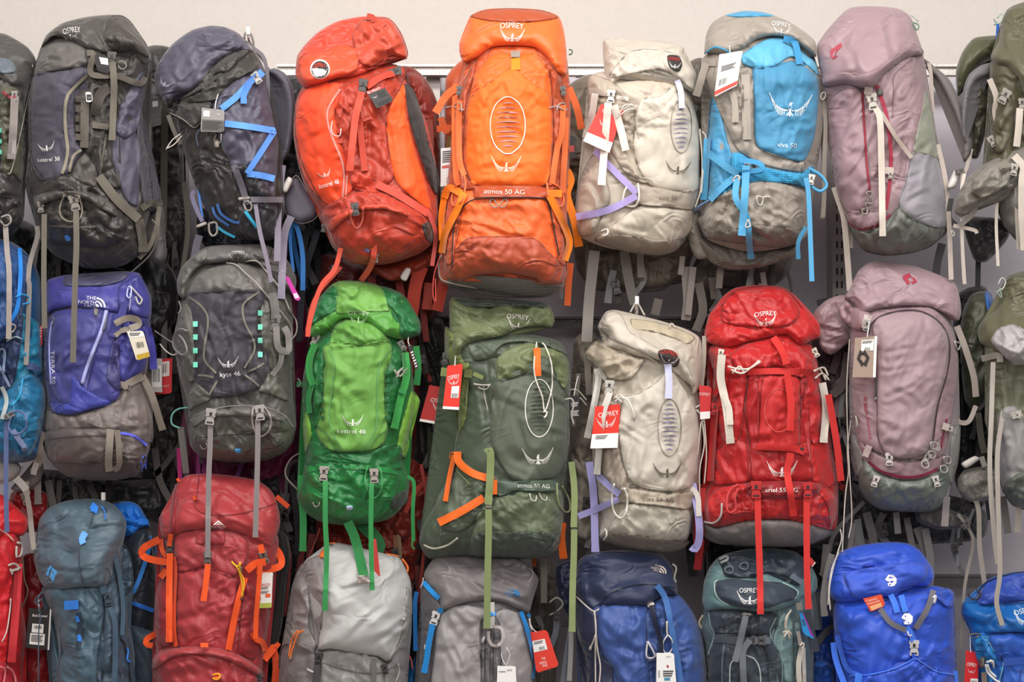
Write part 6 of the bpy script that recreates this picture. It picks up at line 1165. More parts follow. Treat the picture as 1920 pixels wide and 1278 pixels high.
def c_slate():
    p = pack('slate blue backpack with small bright blue loops down its front, bottom row left', (0, 860, 3.058), .02)
    s_, b = '45596a', '2f7fe0/web'
    p.part('main_body', '240,740 270,830 310,930 330,1100 300,1180 310,1300 340,1800 700,1800 770,1500 770,1100 730,900 700,700 700,480 600,380 400,500', '3f5263', T=.14, R=80, back=.16, wr=(.010, 80, 80, 24), folds='420,850,560,960,10,.008 350,1000,560,1180,12,.008')
    p.part('side_pocket', '750,960 830,980 890,1000 900,1300 900,1600 770,1600 740,1200', '35424f/soft', T=.04, R=24, flat=-.03, back=.08, wr=(.005, 60, 80, 24))
    p.part('front_panel', '245,750 380,745 560,735 600,800 590,950 570,1100 560,1300 570,1700 360,1700 340,1300 320,1000 280,860', '48606f', T=.016, R=26, wr=(.011, 40, 80, 26)); p.line('590,790 600,900 570,1050 560,1200 565,1500', 1.6, '2a3844', name='seam'); p.line('340,960 350,1100 335,1200 340,1400', 1.6, '2a3844', name='seam')
    p.part('side_panel', '600,740 650,560 700,480 750,560 765,720 700,820 740,960 700,1200 700,1700 580,1700 590,1200 600,950', '3f5262', T=.014, R=20, wr=(.01, 100, 70, 20)); p.cord('690,480 730,520 755,600 760,700', 1.6, '2f3d48/cord', name='piping')
    p.part('lid', '200,600 195,540 215,440 225,350 280,280 380,240 500,228 570,232 640,255 700,310 725,370 715,440 700,500 665,580 640,680 590,735 480,735 380,750 280,745 240,720 215,660', '50636f', T=.07, R=50, lift=.01, bl=40, wr=(.012, 140, 80, 24), back=.13, folds='240,420,300,560,12,-.008 340,550,440,560,10,-.012 460,400,450,520,12,.012 480,680,640,500,12,.010 300,700,360,560,14,.006')
    p.line('450,520 455,620 475,720', 1.4, '32424e', name='seam'); p.line('455,490 490,440 520,370 540,300', 1.4, '32424e', name='seam')
    p.decal('emblem', [[q for q in p.c(z)] for z in ('262,664 272,630 290,608 300,618 284,640 278,672', '292,636 302,622 330,646 320,668', '284,676 292,642 318,668 306,706',)], '=5fb0f0', sub=0, lift=.003)
    p.strap('522,265 545,280 535,305', 13, b, lift=.012, name='loop'); p.strap('490,420 470,460 478,485', 12, '6aa8f0/web', lift=.012, name='loop'); p.strap('368,840 450,835', 17, b, lift=.014, name='loop'); p.strap('438,900 450,935', 7, b, lift=.01, name='loop'); p.strap('455,1000 455,1045', 8, b, lift=.01, name='loop'); p.strap('450,880 458,980 448,1085', 10, '2f3d4c/web', lift=.004)
    p.cord('580,270 600,300 605,350', 2, '2f7fe0/cord', lift=.012); p.cord('590,275 610,290 600,310', 2, '#3f4a54', name='zip_pull', lift=.012)
    p.strap('665,570 690,700 705,850 700,1010', 8, '46667a/web', lift=.016); p.strap('585,730 600,770', 13, '3f566a/web', lift=.012); p.buckle(618, 800, -8, 16, '#3f4c58'); p.strap('630,850 660,960 655,1400', 10, '3f566a/web', lift=.02, name='webbing_strap'); p.strap('700,1010 740,1080 770,1300', 8, '3a4f60/web', lift=.016)
    p.cord('725,1080 735,1100 730,1150 750,1165', 2.4, '2f7fe0/cord', lift=.02)
    q = pack('dark navy backpack topped by a crumpled bright blue stuff cover, behind the slate-blue pack', (0, 860, 3.058), -.13)
    q.part('main_body', '660,500 760,400 850,390 880,500 890,760 885,960 860,1300 820,1700 700,1700 660,1000', '2a313c', T=.10, R=40, back=.12, wr=(.008, 90, 80, 24)); q.part('cover', '640,262 740,242 800,270 840,340 862,390 800,400 760,440 700,450 660,380', '1f7ae0', T=.06, R=26, lift=.01, bl=20, wr=(.016, 60, 50, 14), back=.08)
    q.strap('700,345 780,365 850,360', 10, '1f74d8/web', lift=.006); q.strap('865,470 830,600 780,730 725,815', 8, '3f90e8/web', lift=.006); q.strap('725,815 800,840 880,870', 8, '2f74d8/web', lift=.006); q.cord('860,440 880,500 900,540 930,540', 2.4, '3f90e8/cord', lift=.01)
c_slate()
def c_dark_red():
    p = pack('dark red backpack with neon orange straps and yellow pull cord, bottom row', (250, 860, 3.058), .02)
    r, o = 'a03238', 'f0561f/web'
    p.part('main_body', '150,330 160,420 150,560 155,680 125,780 120,1000 130,1090 105,1170 140,1300 150,1700 700,1700 740,1240 760,1050 780,860 830,560 820,420 600,250 300,250', r, T=.14, R=80, back=.16, wr=(.009, 75, 80, 24))
    p.part('harness', '820,420 880,440 900,560 880,700 860,900 830,1060 780,1120 760,1060 800,800 830,600', '2c2a2b/mesh', T=.04, R=22, flat=-.02, back=.06); p.part('rear_edge', '880,450 910,560 880,900 850,900 880,600', '7a2a2a', T=.02, R=8, flat=-.05, back=.04)
    p.part('upper_front', '240,440 330,410 480,405 600,420 660,480 650,600 560,680 420,620 260,650 235,560', 'a43a40', T=.014, R=22, wr=(.008, 20, 80, 20)); p.part('front_pocket', '238,590 260,650 360,640 430,618 520,655 600,695 590,830 560,1090 400,1090 260,1080 245,860', 'a5363c', T=.016, R=22, wr=(.006, 40, 90, 30)); p.part('patch', '378,420 520,415 515,490 360,485', '9a3238', T=.006, R=6)
    p.part('side_panel', '155,680 220,640 225,1050 160,1080 125,980 128,790', '9a2f38', T=.012, R=14, wr=(.008, 90, 60, 18)); p.part('side_panel', '640,700 780,840 760,1040 690,1150 600,1100 620,860', '962e34', T=.012, R=16, wr=(.008, 90, 60, 18))
    p.part('bottom_compartment', '110,1170 140,1110 300,1080 500,1095 640,1150 745,1240 740,1500 600,1700 160,1700', 'a2343a', T=.05, R=30, wr=(.009, 30, 80, 22)); p.part('bottom_flap', '105,1180 130,1105 200,1085 380,1072 520,1090 640,1140 750,1220 745,1258 640,1200 500,1140 340,1120 220,1140 150,1190 115,1215', 'a63c40', T=.02, R=11, lift=.008, wr=(.005, 10, 80, 18))
    p.part('lid', '150,360 160,310 205,280 230,200 270,120 320,90 440,85 560,95 700,120 770,160 810,210 840,320 840,380 800,500 740,500 700,470 650,440 540,405 420,402 300,415 200,460 160,440', 'a8383c', T=.06, R=36, lift=.012, bl=36, wr=(.009, 20, 90, 24), back=.13, folds='350,170,500,310,12,.008 360,220,620,310,10,-.006 250,260,340,420,12,.006')
    p.part('lid_edge', '220,200 245,140 262,130 245,260 235,440 208,450 210,320', '8a242c', T=.01, R=8); p.line('375,90 365,200 350,260 400,310 560,320 700,290 830,250', 1.6, '7a2228', name='seam')
    p.decal('emblem', p.tf([[(-.5, .0), (0, -.42), (.5, 0), (.34, 0), (0, -.28), (-.34, 0)], [(-.2, 0), (.02, -.16), (.2, 0), (.1, 0), (.02, -.07), (-.1, 0)]], 488, 378, 20, 0), '=f4eeea', sub=0, lift=.004); p.text('McKINLEY', 488, 390, 28, 6, '=f4eeea')
    p.strap('345,210 355,235', 6, o, lift=.014); p.strap('820,215 890,275', 9, 'e0502a/web', abs_h=(.05, .03)); p.strap('250,125 265,115', 7, o, lift=.012)
    p.strap('150,460 60,510 55,555 120,580 195,590', 13, o, abs_h=(.09, .06, .05, .08, .12)); p.strap('155,460 165,520 190,560', 9, o, lift=.02); p.strap('210,540 205,800 205,1050', 12, o, lift=.03, hem=True); p.strap('230,560 240,640 232,860 235,1000 245,1075', 8, 'e0502a/web', lift=.016); p.strap('155,680 190,635', 12, o, lift=.014)
    p.strap('215,430 205,500', 9, o, lift=.02); p.buckle(208, 505, 0, 16, '#4a4647'); p.strap('728,490 740,540', 11, o, lift=.03); p.buckle(748, 560, -20, 16, '#6f6a66')
    p.strap('730,590 720,720 705,900 700,1030', 9, o, lift=.04); p.strap('640,640 720,640 830,620 850,580 820,520 780,560 740,620 640,640', 13, o, lift=.02, abs_h=(.13, .14, .09, .06, .05, .08, .12, .13)); p.strap('650,640 700,600 760,590', 14, o, lift=.03)
    p.strap('428,600 420,680 402,815', 11, o, lift=.02, hem=True); p.buckle(425, 568, 0, 15, '#6b6764')
    p.strap('640,680 600,820 570,960 545,1095', 12, o, lift=.014); p.cord('565,585 570,600 600,615 612,590', 2, 'f0c020/cord', lift=.02); p.cord('565,590 600,630 625,720 620,790', 2, 'f0c020/cord', lift=.022); p.cord('615,590 610,640 635,700 625,790', 2, 'f0b020/cord', lift=.024); p.part('cord_lock', '608,795 628,792 630,812 610,814', '#4a4646', T=.008, R=4, lift=.02); p.buckle(615, 632, 0, 6, '#8b8580')
    p.strap('685,995 700,1030 740,1050 760,1100', 11, o, lift=.02); p.strap('150,990 80,1030 75,1060 110,1070', 11, o, abs_h=(.09, .05, .05, .08)); p.strap('385,1066 430,1066', 8, o, lift=.03); p.strap('800,1080 820,1200 790,1450', 14, 'e0502a/web', abs_h=(.02, .0), name='webbing_strap'); p.strap('750,1150 830,1050', 14, o, abs_h=(.06, .0))
    p.text('BITTERN', 236, 960, 34, 3.5, '=f0d0c8', ang=86, lift=.014) if 0 else None
    p.cord('455,1240 465,1235 490,1232 500,1245 480,1265 455,1255', 3, 'e89a20/cord', name='loop', lift=.02); p.part('label_tab', '455,1238 500,1232 505,1260 470,1268', '#d8401c', T=.004, R=3, lift=.014); p.buckle(722, 1250, 0, 10, '#4a4646')
    tag('white swing tag with red dot and green foot on the dark red pack', p.fr, '692,652 800,650 792,852 680,858', '=e4e0da', blocks=((.0, .86, 1, 1, '=a8b048', 'print_block'), (.66, .6, .92, .7, '=e05a30', 'print_block')), texts=(('McKINLEY', .5, .35, .8, 7, '=b83a34'),), lines=((.2, .52, .85, .6, 3, 0), (.2, .42, .8, .48, 2, 0)), lift=-.02)
c_dark_red()
def c_silver():
    p = pack('pale silver ripstop backpack with small orange cords, bottom row below the green pack', (510, 960, 4.018), .0)
    s_, g = '9a9896/rip', '77716f'
    p.part('main_body', '150,560 140,700 100,900 60,1100 50,1400 60,1900 900,1900 1000,1500 1030,1150 1050,900 1050,650 1000,500 850,350 500,280 300,350', '8c8987', T=.14, R=85, back=.16, wr=(.010, 75, 80, 24))
    p.part('side_panel', '150,560 190,440 240,380 270,520 290,700 280,860 340,1000 300,1060 180,1000 130,900 150,700', '8a8482/shiny', T=.02, R=22, wr=(.02, 70, 60, 14)); p.part('side_pocket', '60,1080 130,1000 220,980 330,1060 320,1400 300,1900 60,1900', '6f6a6a/soft', T=.014, R=20, wr=(.007, 90, 60, 18))
    p.part('lid', '240,380 290,330 360,290 420,235 500,230 600,250 760,300 880,320 960,345 1010,430 1045,520 1055,650 1050,800 1000,960 920,1090 870,1130 800,1090 640,1060 450,1035 350,1035 345,960 370,860 310,780 280,640 250,500', 'b8b8b6/rip', T=.06, R=60, lift=.012, bl=36, wr=(.010, 150, 110, 26), back=.13, folds='400,700,560,640,14,.008 400,960,640,860,16,.010 640,700,900,900,14,.006 500,250,560,380,12,-.008')
    p.part('lid_side', '240,390 280,350 390,330 400,640 350,1020 330,1000 350,880 290,760 260,560', '8b8584', T=.008, R=12, wr=(.01, 70, 60, 14)); p.part('lid_edge', '1010,560 1050,600 1055,760 1010,960 890,1120 860,1120 960,960 1000,780', '9a9792', T=.01, R=9, wr=(.008, 90, 50, 12))
    p.cord('345,1040 450,1030 640,1060 800,1095 870,1135 900,1110', 2, '4a4645/cord', name='piping', lift=.004); p.part('front_panel', '380,1050 560,1040 760,1080 840,1130 850,1250 850,1900 360,1900 370,1300', '9a9896/rip', T=.014, R=20, wr=(.013, 30, 80, 24))
    p.line('380,1130 560,1190 780,1215 950,1150', 2, '6b6765', name='seam'); p.strap('770,1100 765,1180 770,1330', 9, '6f6b6a/web', lift=.012); p.buckle(350, 1100, 10, 14, '#3f3c3c'); p.strap('345,1150 340,1240 340,1600', 11, '4f4b4b/web', lift=.012); p.buckle(850, 1180, -10, 12, '#3f3c3c'); p.cord('950,1140 960,1200 930,1280', 2, '#a8a4a0', name='cord_lock', lift=.02)
    o = 'e8762a'
    p.part('trim_corner', '350,330 380,280 395,285 385,345', o, T=.006, R=5, lift=.008); p.cord('415,240 450,232 480,232', 2, o+'/cord', lift=.012); p.cord('860,312 930,325 960,335', 2, o+'/cord', lift=.012); p.cord('980,350 1010,390 1025,420 1018,450', 3, o+'/cord', lift=.012); p.part('toggle', '420,235 450,228 462,245 440,255', '#6f6865', T=.006, R=4, lift=.014); p.part('toggle', '945,325 975,330 985,350 955,350', '#6f6865', T=.006, R=4, lift=.014)
    p.cord('190,890 150,960 130,1060 128,1090', 2.2, o+'/cord', lift=.02); p.cord('200,900 170,980 145,1060 140,1100', 2.2, o+'/cord', lift=.022); p.cord('190,890 215,905 235,885', 2.4, o+'/cord', lift=.02); p.part('cord_end', '125,1080 150,1080 148,1112 128,1112', '#b8b2ae', T=.006, R=4, lift=.02); p.cord('1010,1050 1045,1100 1060,1180', 2.2, 'b85a50/cord', abs_h=.0)
    p.cord('120,990 80,1010 60,1080 55,1170', 2.2, '4a4647/cord', lift=.012); p.poly('toggle', '975,795 1005,793 1005,808 976,810', '#d8c8c8', th=.004, lift=.008); p.poly('toggle', '262,1170 318,1195 315,1212 260,1188', '#c8c0bc', th=.004, lift=.008)
c_silver()
def c_grey():
    p = pack('warm grey backpack with bright blue straps and small blue lettering on its lid', (760, 1000, 4.597), .0)
    g, g2, b = '7c7676', '9a9696/soft', '1f8ad8/web'
    p.part('main_body', '150,420 130,560 130,900 110,1300 100,2000 1120,2000 1110,1300 1100,900 1060,700 1040,560 700,400 300,350', '625d5e', T=.14, R=85, back=.16, wr=(.008, 80, 80, 24))
    p.part('side_panel', '140,440 290,590 330,690 260,860 220,1100 190,1500 110,1500 115,1100 130,800', '5f5b60/rip', T=.012, R=20, wr=(.008, 80, 80, 20))
    p.part('front_panel', '330,680 400,620 510,610 660,640 700,680 690,720 650,760 650,1000 660,1500 640,2000 200,2000 210,1400 240,1000 270,820', g2, T=.02, R=24, lift=.004, wr=(.008, 60, 90, 26), folds='330,700,440,900,8,-.012 640,760,440,990,10,-.014 360,820,380,1000,18,.010')
    p.part('front_panel', '760,700 860,650 1000,690 1060,820 1100,1000 1100,1400 1090,2000 760,2000 760,1500 770,1000', g2, T=.02, R=24, lift=.004, wr=(.008, 100, 90, 26), folds='800,750,950,880,8,-.012'); p.part('centre_gusset', '655,760 690,700 770,700 820,780 830,1000 820,1500 810,2000 650,2000 655,1400', '6f6b6e', T=.012, R=14, wr=(.01, 88, 60, 12))
    for x in (690, 735, 760): p.line('%d,860 %d,1200 %d,1600' % (x, x-5, x), 2, '4a4648', name='zip')
    p.line('265,760 250,1000 215,1300 205,1600', 1.8, '4f4b4d', name='seam')
    p.part('lid', '160,370 170,320 230,230 290,195 420,190 700,195 940,200 1050,260 1110,330 1145,390 1130,470 1100,560 1060,680 960,650 850,600 700,580 560,590 440,620 320,660 290,580 250,500 200,450', '756f6f', T=.06, R=38, lift=.012, bl=30, wr=(.012, 15, 110, 26), back=.13, folds='420,310,700,370,14,.010 250,480,380,400,14,.014 340,450,520,520,14,.010 800,520,1060,600,14,.008 520,260,420,330,12,-.008')
    for t_, y, w_ in (('THE', 488, 11), ('NORTH', 511, 17), ('FACE', 534, 12)): p.text(t_, 935-w_*2.3, y, w_, 4, '=1f86c8', lift=.004)
    dome(p, 965, 512, 12, '=1f86c8'); p.line('1060,300 1100,330 1090,380 1060,420', 2, 'a8a2a2/web', name='piping')
    p.strap('155,415 220,490 290,560', 9, b, lift=.016); p.strap('280,660 325,665', 10, b, lift=.024); p.buckle(258, 725, 18, 16, '#cfcac8'); p.strap('235,780 205,930 180,1100 160,1200', 11, b, lift=.03, hem=True); p.cord('130,470 150,420 155,380', 2, 'a8a2a0/cord', abs_h=.06)
    p.strap('100,500 85,580 85,800 90,1010', 8, '1f78c8/web', abs_h=(-.01, .0, .0), hem=True); p.strap('995,670 1040,800 1080,950 1110,1080', 7, b, lift=.02); p.strap('1010,680 1060,820 1130,960 1130,1040 1100,1250', 5, b, lift=.022)
    p.strap('745,590 748,800', 10, 'bdb8b4/web', lift=.02); p.strap('720,688 782,688', 8, b, lift=.024); p.strap('725,800 820,810 845,880 820,950 760,965 720,920 715,840', 6, 'b8b2ae/web', lift=.03, name='loop'); p.part('zip_pull', '660,900 680,880 690,900 670,950 655,945', '#c8c4c0', T=.006, R=4, lift=.02)
    p.strap('1060,690 1070,720', 6, b, lift=.03); p.cord('1070,730 1080,800 1100,830', 2.2, '#c8c0bc', name='toggle', abs_h=.12); p.poly('toggle', '165,950 180,950 178,1000 158,998', '#c8c4c0', th=.004, lift=.01)
    q = pack('blue backpack corner glimpsed between the silver and warm grey packs', (760, 1000, 4.597), -.12)
    q.part('main_body', '-40,1200 40,1120 110,1030 130,1100 120,1500 -40,1500', '2068a8', T=.06, R=20, back=.08, wr=(.01, 60, 50, 15))
    tag('red swing tag with white sticker and half-dome emblem on the warm grey pack', p.fr, '1080,850 1220,828 1325,1140 1130,1200', '=e03a2a', blocks=((.02, .22, .72, .5, '=efece8', 'sticker'),), texts=(('THE', .42, .7, .25, 5, '=f4efeb'), ('NORTH', .36, .8, .42, 5, '=f4efeb'), ('FACE', .42, .88, .3, 5, '=f4efeb')), lines=((.1, .25, .6, .33, 2, 0), (.3, .4, .6, .48, 8, 1)), lift=.01, string='1080,780 1100,820 1130,850')
    tag('white swing tag with small half-dome print hanging low on the warm grey pack', p.fr, '795,1140 950,1140 968,1500 780,1500', '=f1efed', texts=(('THE NORTH FACE', .66, .1, .3, 4, '=4a4646'),), lines=((.08, .13, .45, .16, 1, 0),), lift=.02, string='830,960 830,1060 870,1130 900,1040 870,980')
c_grey()
def c_navy():
    p = pack('navy-lidded royal blue backpack with a white swing tag, bottom row right of centre', (1030, 980, 4.287), .0)
    n, b = '262f4d', '3a5596'
    p.part('main_body', '230,560 210,700 220,900 290,1100 300,1400 300,2100 1230,2100 1280,1500 1260,1150 1230,900 1150,720 1040,580 700,480 400,520', '2c4276', T=.14, R=90, back=.16, wr=(.008, 80, 80, 24))
    p.part('side_panel', '215,600 340,700 380,800 390,980 430,1080 510,1150 520,1400 500,2100 300,2100 300,1400 290,1100 220,900', '272c48/rip', T=.016, R=22, wr=(.008, 80, 80, 22))
    p.part('front_panel', '400,680 560,655 780,660 790,700 780,900 800,1200 850,1500 850,2100 560,2100 560,1500 530,1200 430,1060 385,900 380,760', b+'/rip', T=.022, R=26, lift=.004, wr=(.008, 70, 100, 28), folds='440,770,600,920,10,.014 600,920,780,720,10,.014 480,980,520,1200,16,.010 380,1000,540,1150,12,.008')
    p.part('front_panel', '850,640 950,590 1040,575 1150,710 1230,900 1250,1150 1260,1500 1240,2100 860,2100 850,1400 900,1050 870,850', b+'/rip', T=.022, R=28, lift=.004, wr=(.008, 110, 100, 28), folds='1000,760,1120,800,10,.010 1170,880,1130,1100,16,.012 1050,1200,1160,1000,14,.008'); p.part('centre_gusset', '780,700 850,680 940,720 920,900 900,1050 860,1090 800,1050 780,900', '31497f', T=.01, R=12, wr=(.012, 80, 50, 12))
    p.strap('820,660 850,800 890,930 900,1060', 9, '1c2036/web', lift=.02, name='zip'); p.poly('zip_garage', '785,650 840,632 848,665 792,682', '=d8ccc4', lift=.012)
    p.part('lid', '220,380 240,300 290,260 400,230 520,220 700,220 880,240 950,300 990,360 1010,440 1030,570 960,575 850,620 780,660 560,660 410,665 350,700 270,640 215,560 210,460', n+'/rip', T=.065, R=44, lift=.012, bl=34, wr=(.012, 160, 120, 28), back=.13, folds='280,500,470,420,14,.014 300,620,520,560,14,-.012 430,300,700,270,14,.012 540,560,720,480,12,.010 330,360,290,470,12,-.008')
    p.line('400,660 480,570 600,520 750,490 900,500 1020,570', 2, '171c30', name='seam')
    for t_, y, w_, x in (('THE', 343, 11, 872), ('NORTH', 363, 18, 856), ('FACE', 383, 12, 866)): p.text(t_, x, y, w_, 4, '=dccfc6', ang=10, lift=.004)
    dome(p, 918, 376, 13, '=dccfc6', 10)
    p.strap('865,500 930,600 970,780 1000,950 1030,1100 1060,1300', 11, '3f6aa8/web', lift=.02, name='webbing_strap'); p.cord('945,790 945,860 950,905', 2.4, '#d8d0c8', name='zip_pull', lift=.02); p.cord('950,900 915,960 920,1030 960,1045 990,1000 985,940 955,900', 1.6, 'e0dcd6/cord', lift=.02)
    p.cord('790,950 780,1070 820,1085 850,1070 830,1020 790,950', 2.4, '#d0ccd0', name='zip_pull', lift=.02)
    for q in ('215,590 300,670 360,710 400,690', '360,710 375,820 370,1000 372,1300', '365,720 385,1000 410,1150 400,1300', '370,900 350,960 325,1010'): p.cord(q, 2, 'c8beb4/cord', lift=.02)
    p.part('cord_end', '325,985 345,990 335,1028 315,1022', '#d8d0c8', T=.006, R=4, lift=.022); p.cord('990,330 1020,360 1005,440 1020,480', 2.4, 'a8a89c/cord', abs_h=.05)
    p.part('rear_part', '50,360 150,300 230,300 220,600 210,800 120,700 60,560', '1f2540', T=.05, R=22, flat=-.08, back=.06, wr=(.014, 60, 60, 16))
    p.strap('190,600 180,800 150,1000 100,1350', 11, '6b6e7a/web', abs_h=-.02, name='webbing_strap'); p.cord('0,740 60,710 110,650 60,600 0,640', 2.6, '8b8a80/cord', abs_h=-.04); p.strap('60,760 50,880 10,1000', 11, '5f626c/web', abs_h=-.04); p.buckle(60, 740, 0, 11, '#3a3a3e', h=-.03) ; p.buckle(130, 800, 0, 11, '#2c2c30', h=-.03)
    p.strap('175,880 172,1050 160,1270', 9, '9a9896/web', abs_h=.0, hem=True)
    tag('white swing tag with blue diagram print on the royal blue pack', p.fr, '862,1045 1000,1042 1035,1440 858,1440', '=f1f0ef', texts=(('THE NORTH', .68, .08, .3, 3, '=5a5456'),), blocks=((.56, .25, .66, .3, '=a82a34', 'print_block'), (.4, .5, .7, .56, '=4a8ab0', 'print_block')), lines=((.35, .36, .9, .5, 3, 0), (.1, .35, .2, .5, 2, 1)), lift=.03)
c_navy()
def c_teal():
    p = pack('dark slate backpack edged in pale teal with white bird emblem on its lid, bottom row', (1290, 980, 4.289), .0)
    d, t_, st = '39424c', '5f7a7c', '6b7078/web'
    p.part('main_body', '130,650 120,760 100,850 130,950 150,1100 160,1300 180,2100 960,2100 990,1500 1000,1100 1010,800 1000,600 850,500 400,400 200,500', '56696c', T=.14, R=85, back=.16, wr=(.010, 80, 80, 24))
    p.part('centre_panel', '170,720 300,700 560,690 720,740 700,820 660,900 720,1000 760,1150 750,2100 220,2100 160,1500 160,1060 210,930 180,820', d+'/soft', T=.02, R=24, lift=.004, wr=(.009, 80, 80, 24)); p.part('upper_front', '180,720 400,700 600,720 710,750 690,850 640,895 520,900 330,890 210,880', '353d47', T=.014, R=18, wr=(.014, 150, 60, 16))
    p.line('165,720 180,820 210,900 160,1060', 2.4, '9ab8b4/web', name='piping'); p.line('710,760 660,890 740,1040 760,1200 750,1500', 2, '8aa8a6/web', name='piping'); p.line('290,970 275,1150 280,1400', 4, '5f6a70/web', name='trim'); p.line('590,970 640,1100 650,1400', 1.8, '20262c', name='seam')
    p.cord('335,1300 340,1150 360,1110', 1.6, 'b8c4c0/cord', lift=.008); p.cord('470,1065 540,1100 580,1200 585,1400', 1.6, 'b8c4c0/cord', lift=.008)
    p.part('side_panel', '760,720 830,760 850,900 840,1100 850,1500 850,2100 780,2100 770,1200 730,1050 680,930', '6f8a8a/rip', T=.012, R=14, wr=(.009, 90, 60, 16)); p.part('side_panel', '850,800 960,780 1010,1000 1000,1500 980,2100 870,2100 855,1300', '4f6266', T=.012, R=14, wr=(.009, 90, 60, 16))
    p.part('lid', '115,640 120,560 130,470 170,360 240,280 330,240 480,210 700,205 860,230 940,290 1000,360 1040,450 1035,540 980,600 860,660 700,710 560,720 400,700 250,700 160,710', '5f7c7e', T=.06, R=36, lift=.012, bl=32, wr=(.010, 15, 110, 24), back=.13, folds='180,620,330,690,12,.010 620,700,860,640,12,.010')
    p.part('lid_upper', '240,280 330,240 480,212 700,207 860,230 940,290 995,360 940,420 900,500 860,500 800,440 640,400 480,440 300,430 270,360', '303a46', T=.014, R=18, wr=(.010, 10, 100, 18), folds='300,290,900,360,9,-.008 350,260,900,300,9,.006')
    p.part('lid_front', '220,500 240,465 340,450 480,460 640,470 760,480 860,530 885,560 860,610 760,640 660,680 520,690 380,670 270,620 225,560', '36404c/soft', T=.016, R=20, lift=.005, wr=(.007, 10, 100, 22)); p.cord('240,460 215,480 220,560 260,620 330,660', 2, 'a8c4c0/cord', name='piping'); p.cord('760,480 840,520 885,555 860,610', 2, 'a8c4c0/cord', name='piping')
    p.text('OSPREY', 492, 540, 37, 9, '=ecebea'); p.bird(497, 595, 48, '=ecebea', n=9)
    for x, y in ((330, 380), (450, 350)): p.cord('%d,%d %d,%d %d,%d %d,%d' % (x-35, y+10, x-20, y-25, x+30, y-25, x+20, y+25), 2.2, '#5f686f', name='loop', closed=True, lift=.012)
    p.strap('250,290 310,265 320,290 260,320', 5, '8b9090/web', lift=.012); p.strap('830,420 920,480', 10, '5f6a7a/web', lift=.014)
    p.strap('465,745 430,900 378,1115', 12, st, lift=.03, hem=True); p.part('ladder_buckle', '420,730 455,712 530,730 525,750 460,755 430,748', '#6a6864', T=.008, R=4, lift=.02); p.strap('210,930 400,945 510,945', 13, '4f565f/web', lift=.016); p.buckle(575, 945, 90, 18, '#5f6064'); p.strap('620,945 665,945', 13, '4f565f/web', lift=.016)
    p.strap('500,940 450,1010 440,1100 455,1400', 12, st, lift=.03, name='webbing_strap')
    for q in ('760,880 810,870 830,900', '770,920 800,880 820,930', '780,850 790,760 830,700'): p.cord(q, 2.6, 'c0b8a8/cord', lift=.03)
    p.cord('830,700 800,760 785,860', 2, 'c0b8a8/cord', lift=.03); p.strap('890,640 900,700', 11, '8f8a80/web', lift=.04, name='cord_lock'); p.strap('885,870 905,980', 7, 'a89c90/web', lift=.03); p.cord('900,990 925,960 930,990 910,1010', 2.6, '#c8beb0', name='cord_lock', lift=.04); p.strap('915,1000 890,1150 905,1400', 10, 'd0c8b8/web', lift=.02); p.strap('930,1000 940,1400', 7, 'd0c8b8/web', lift=.018)
    p.strap('1000,570 1020,700 1035,860', 11, '50585e/web', abs_h=(.03, .02), hem=True, name='webbing_strap'); p.strap('960,700 990,850 1035,1035', 12, '4a525a/web', abs_h=(.12, .09, .06), hem=True, name='webbing_strap')
    p.cord('120,740 90,800 110,850', 2.4, 'a89a80/cord', abs_h=.06)
    tag('blue and purple swing tag on the right of the teal-edged pack', p.fr, '895,715 930,730 1020,935 925,890', '=1f8ad0', blocks=((.75, .0, 1.02, .9, '=8a2a9a', 'print_block'),), lines=((.2, .3, .6, .6, 3, 0),), lift=.012)
    tag('small red swing tag peeking over the lid of the teal-edged pack', p.fr, '985,275 1028,320 1000,355 980,330', '=d83a34', blocks=((.8, .0, 1, 1, '=e8d8d4', 'card_edge'),), h=.06)
c_teal()
def nut(p, x, y, w, mat, ang=0):
    P_ = []
    a = [(-.5, .0), (-.3, -.45), (.1, -.5), (.45, -.25), (.5, .15), (.35, .4), (.1, .5), (-.15, .5), (-.25, .3), (-.05, .15), (-.35, .1)]
    p.decal('emblem', p.tf([a], x, y, w, ang), mat, sub=0, lift=.003)
    p.decal('emblem_detail', p.tf([[(-.05, .05), (.2, 0), (.22, .12), (0, .2)], [(-.08, .3), (.05, .28), (.05, .42), (-.06, .42)], [(.14, .25), (.26, .22), (.24, .36), (.14, .4)], [(-.25, -.22), (.2, -.3), (.22, -.24), (-.2, -.15)]], x, y, w, ang), '=2a4ac8', sub=0, lift=.0042)
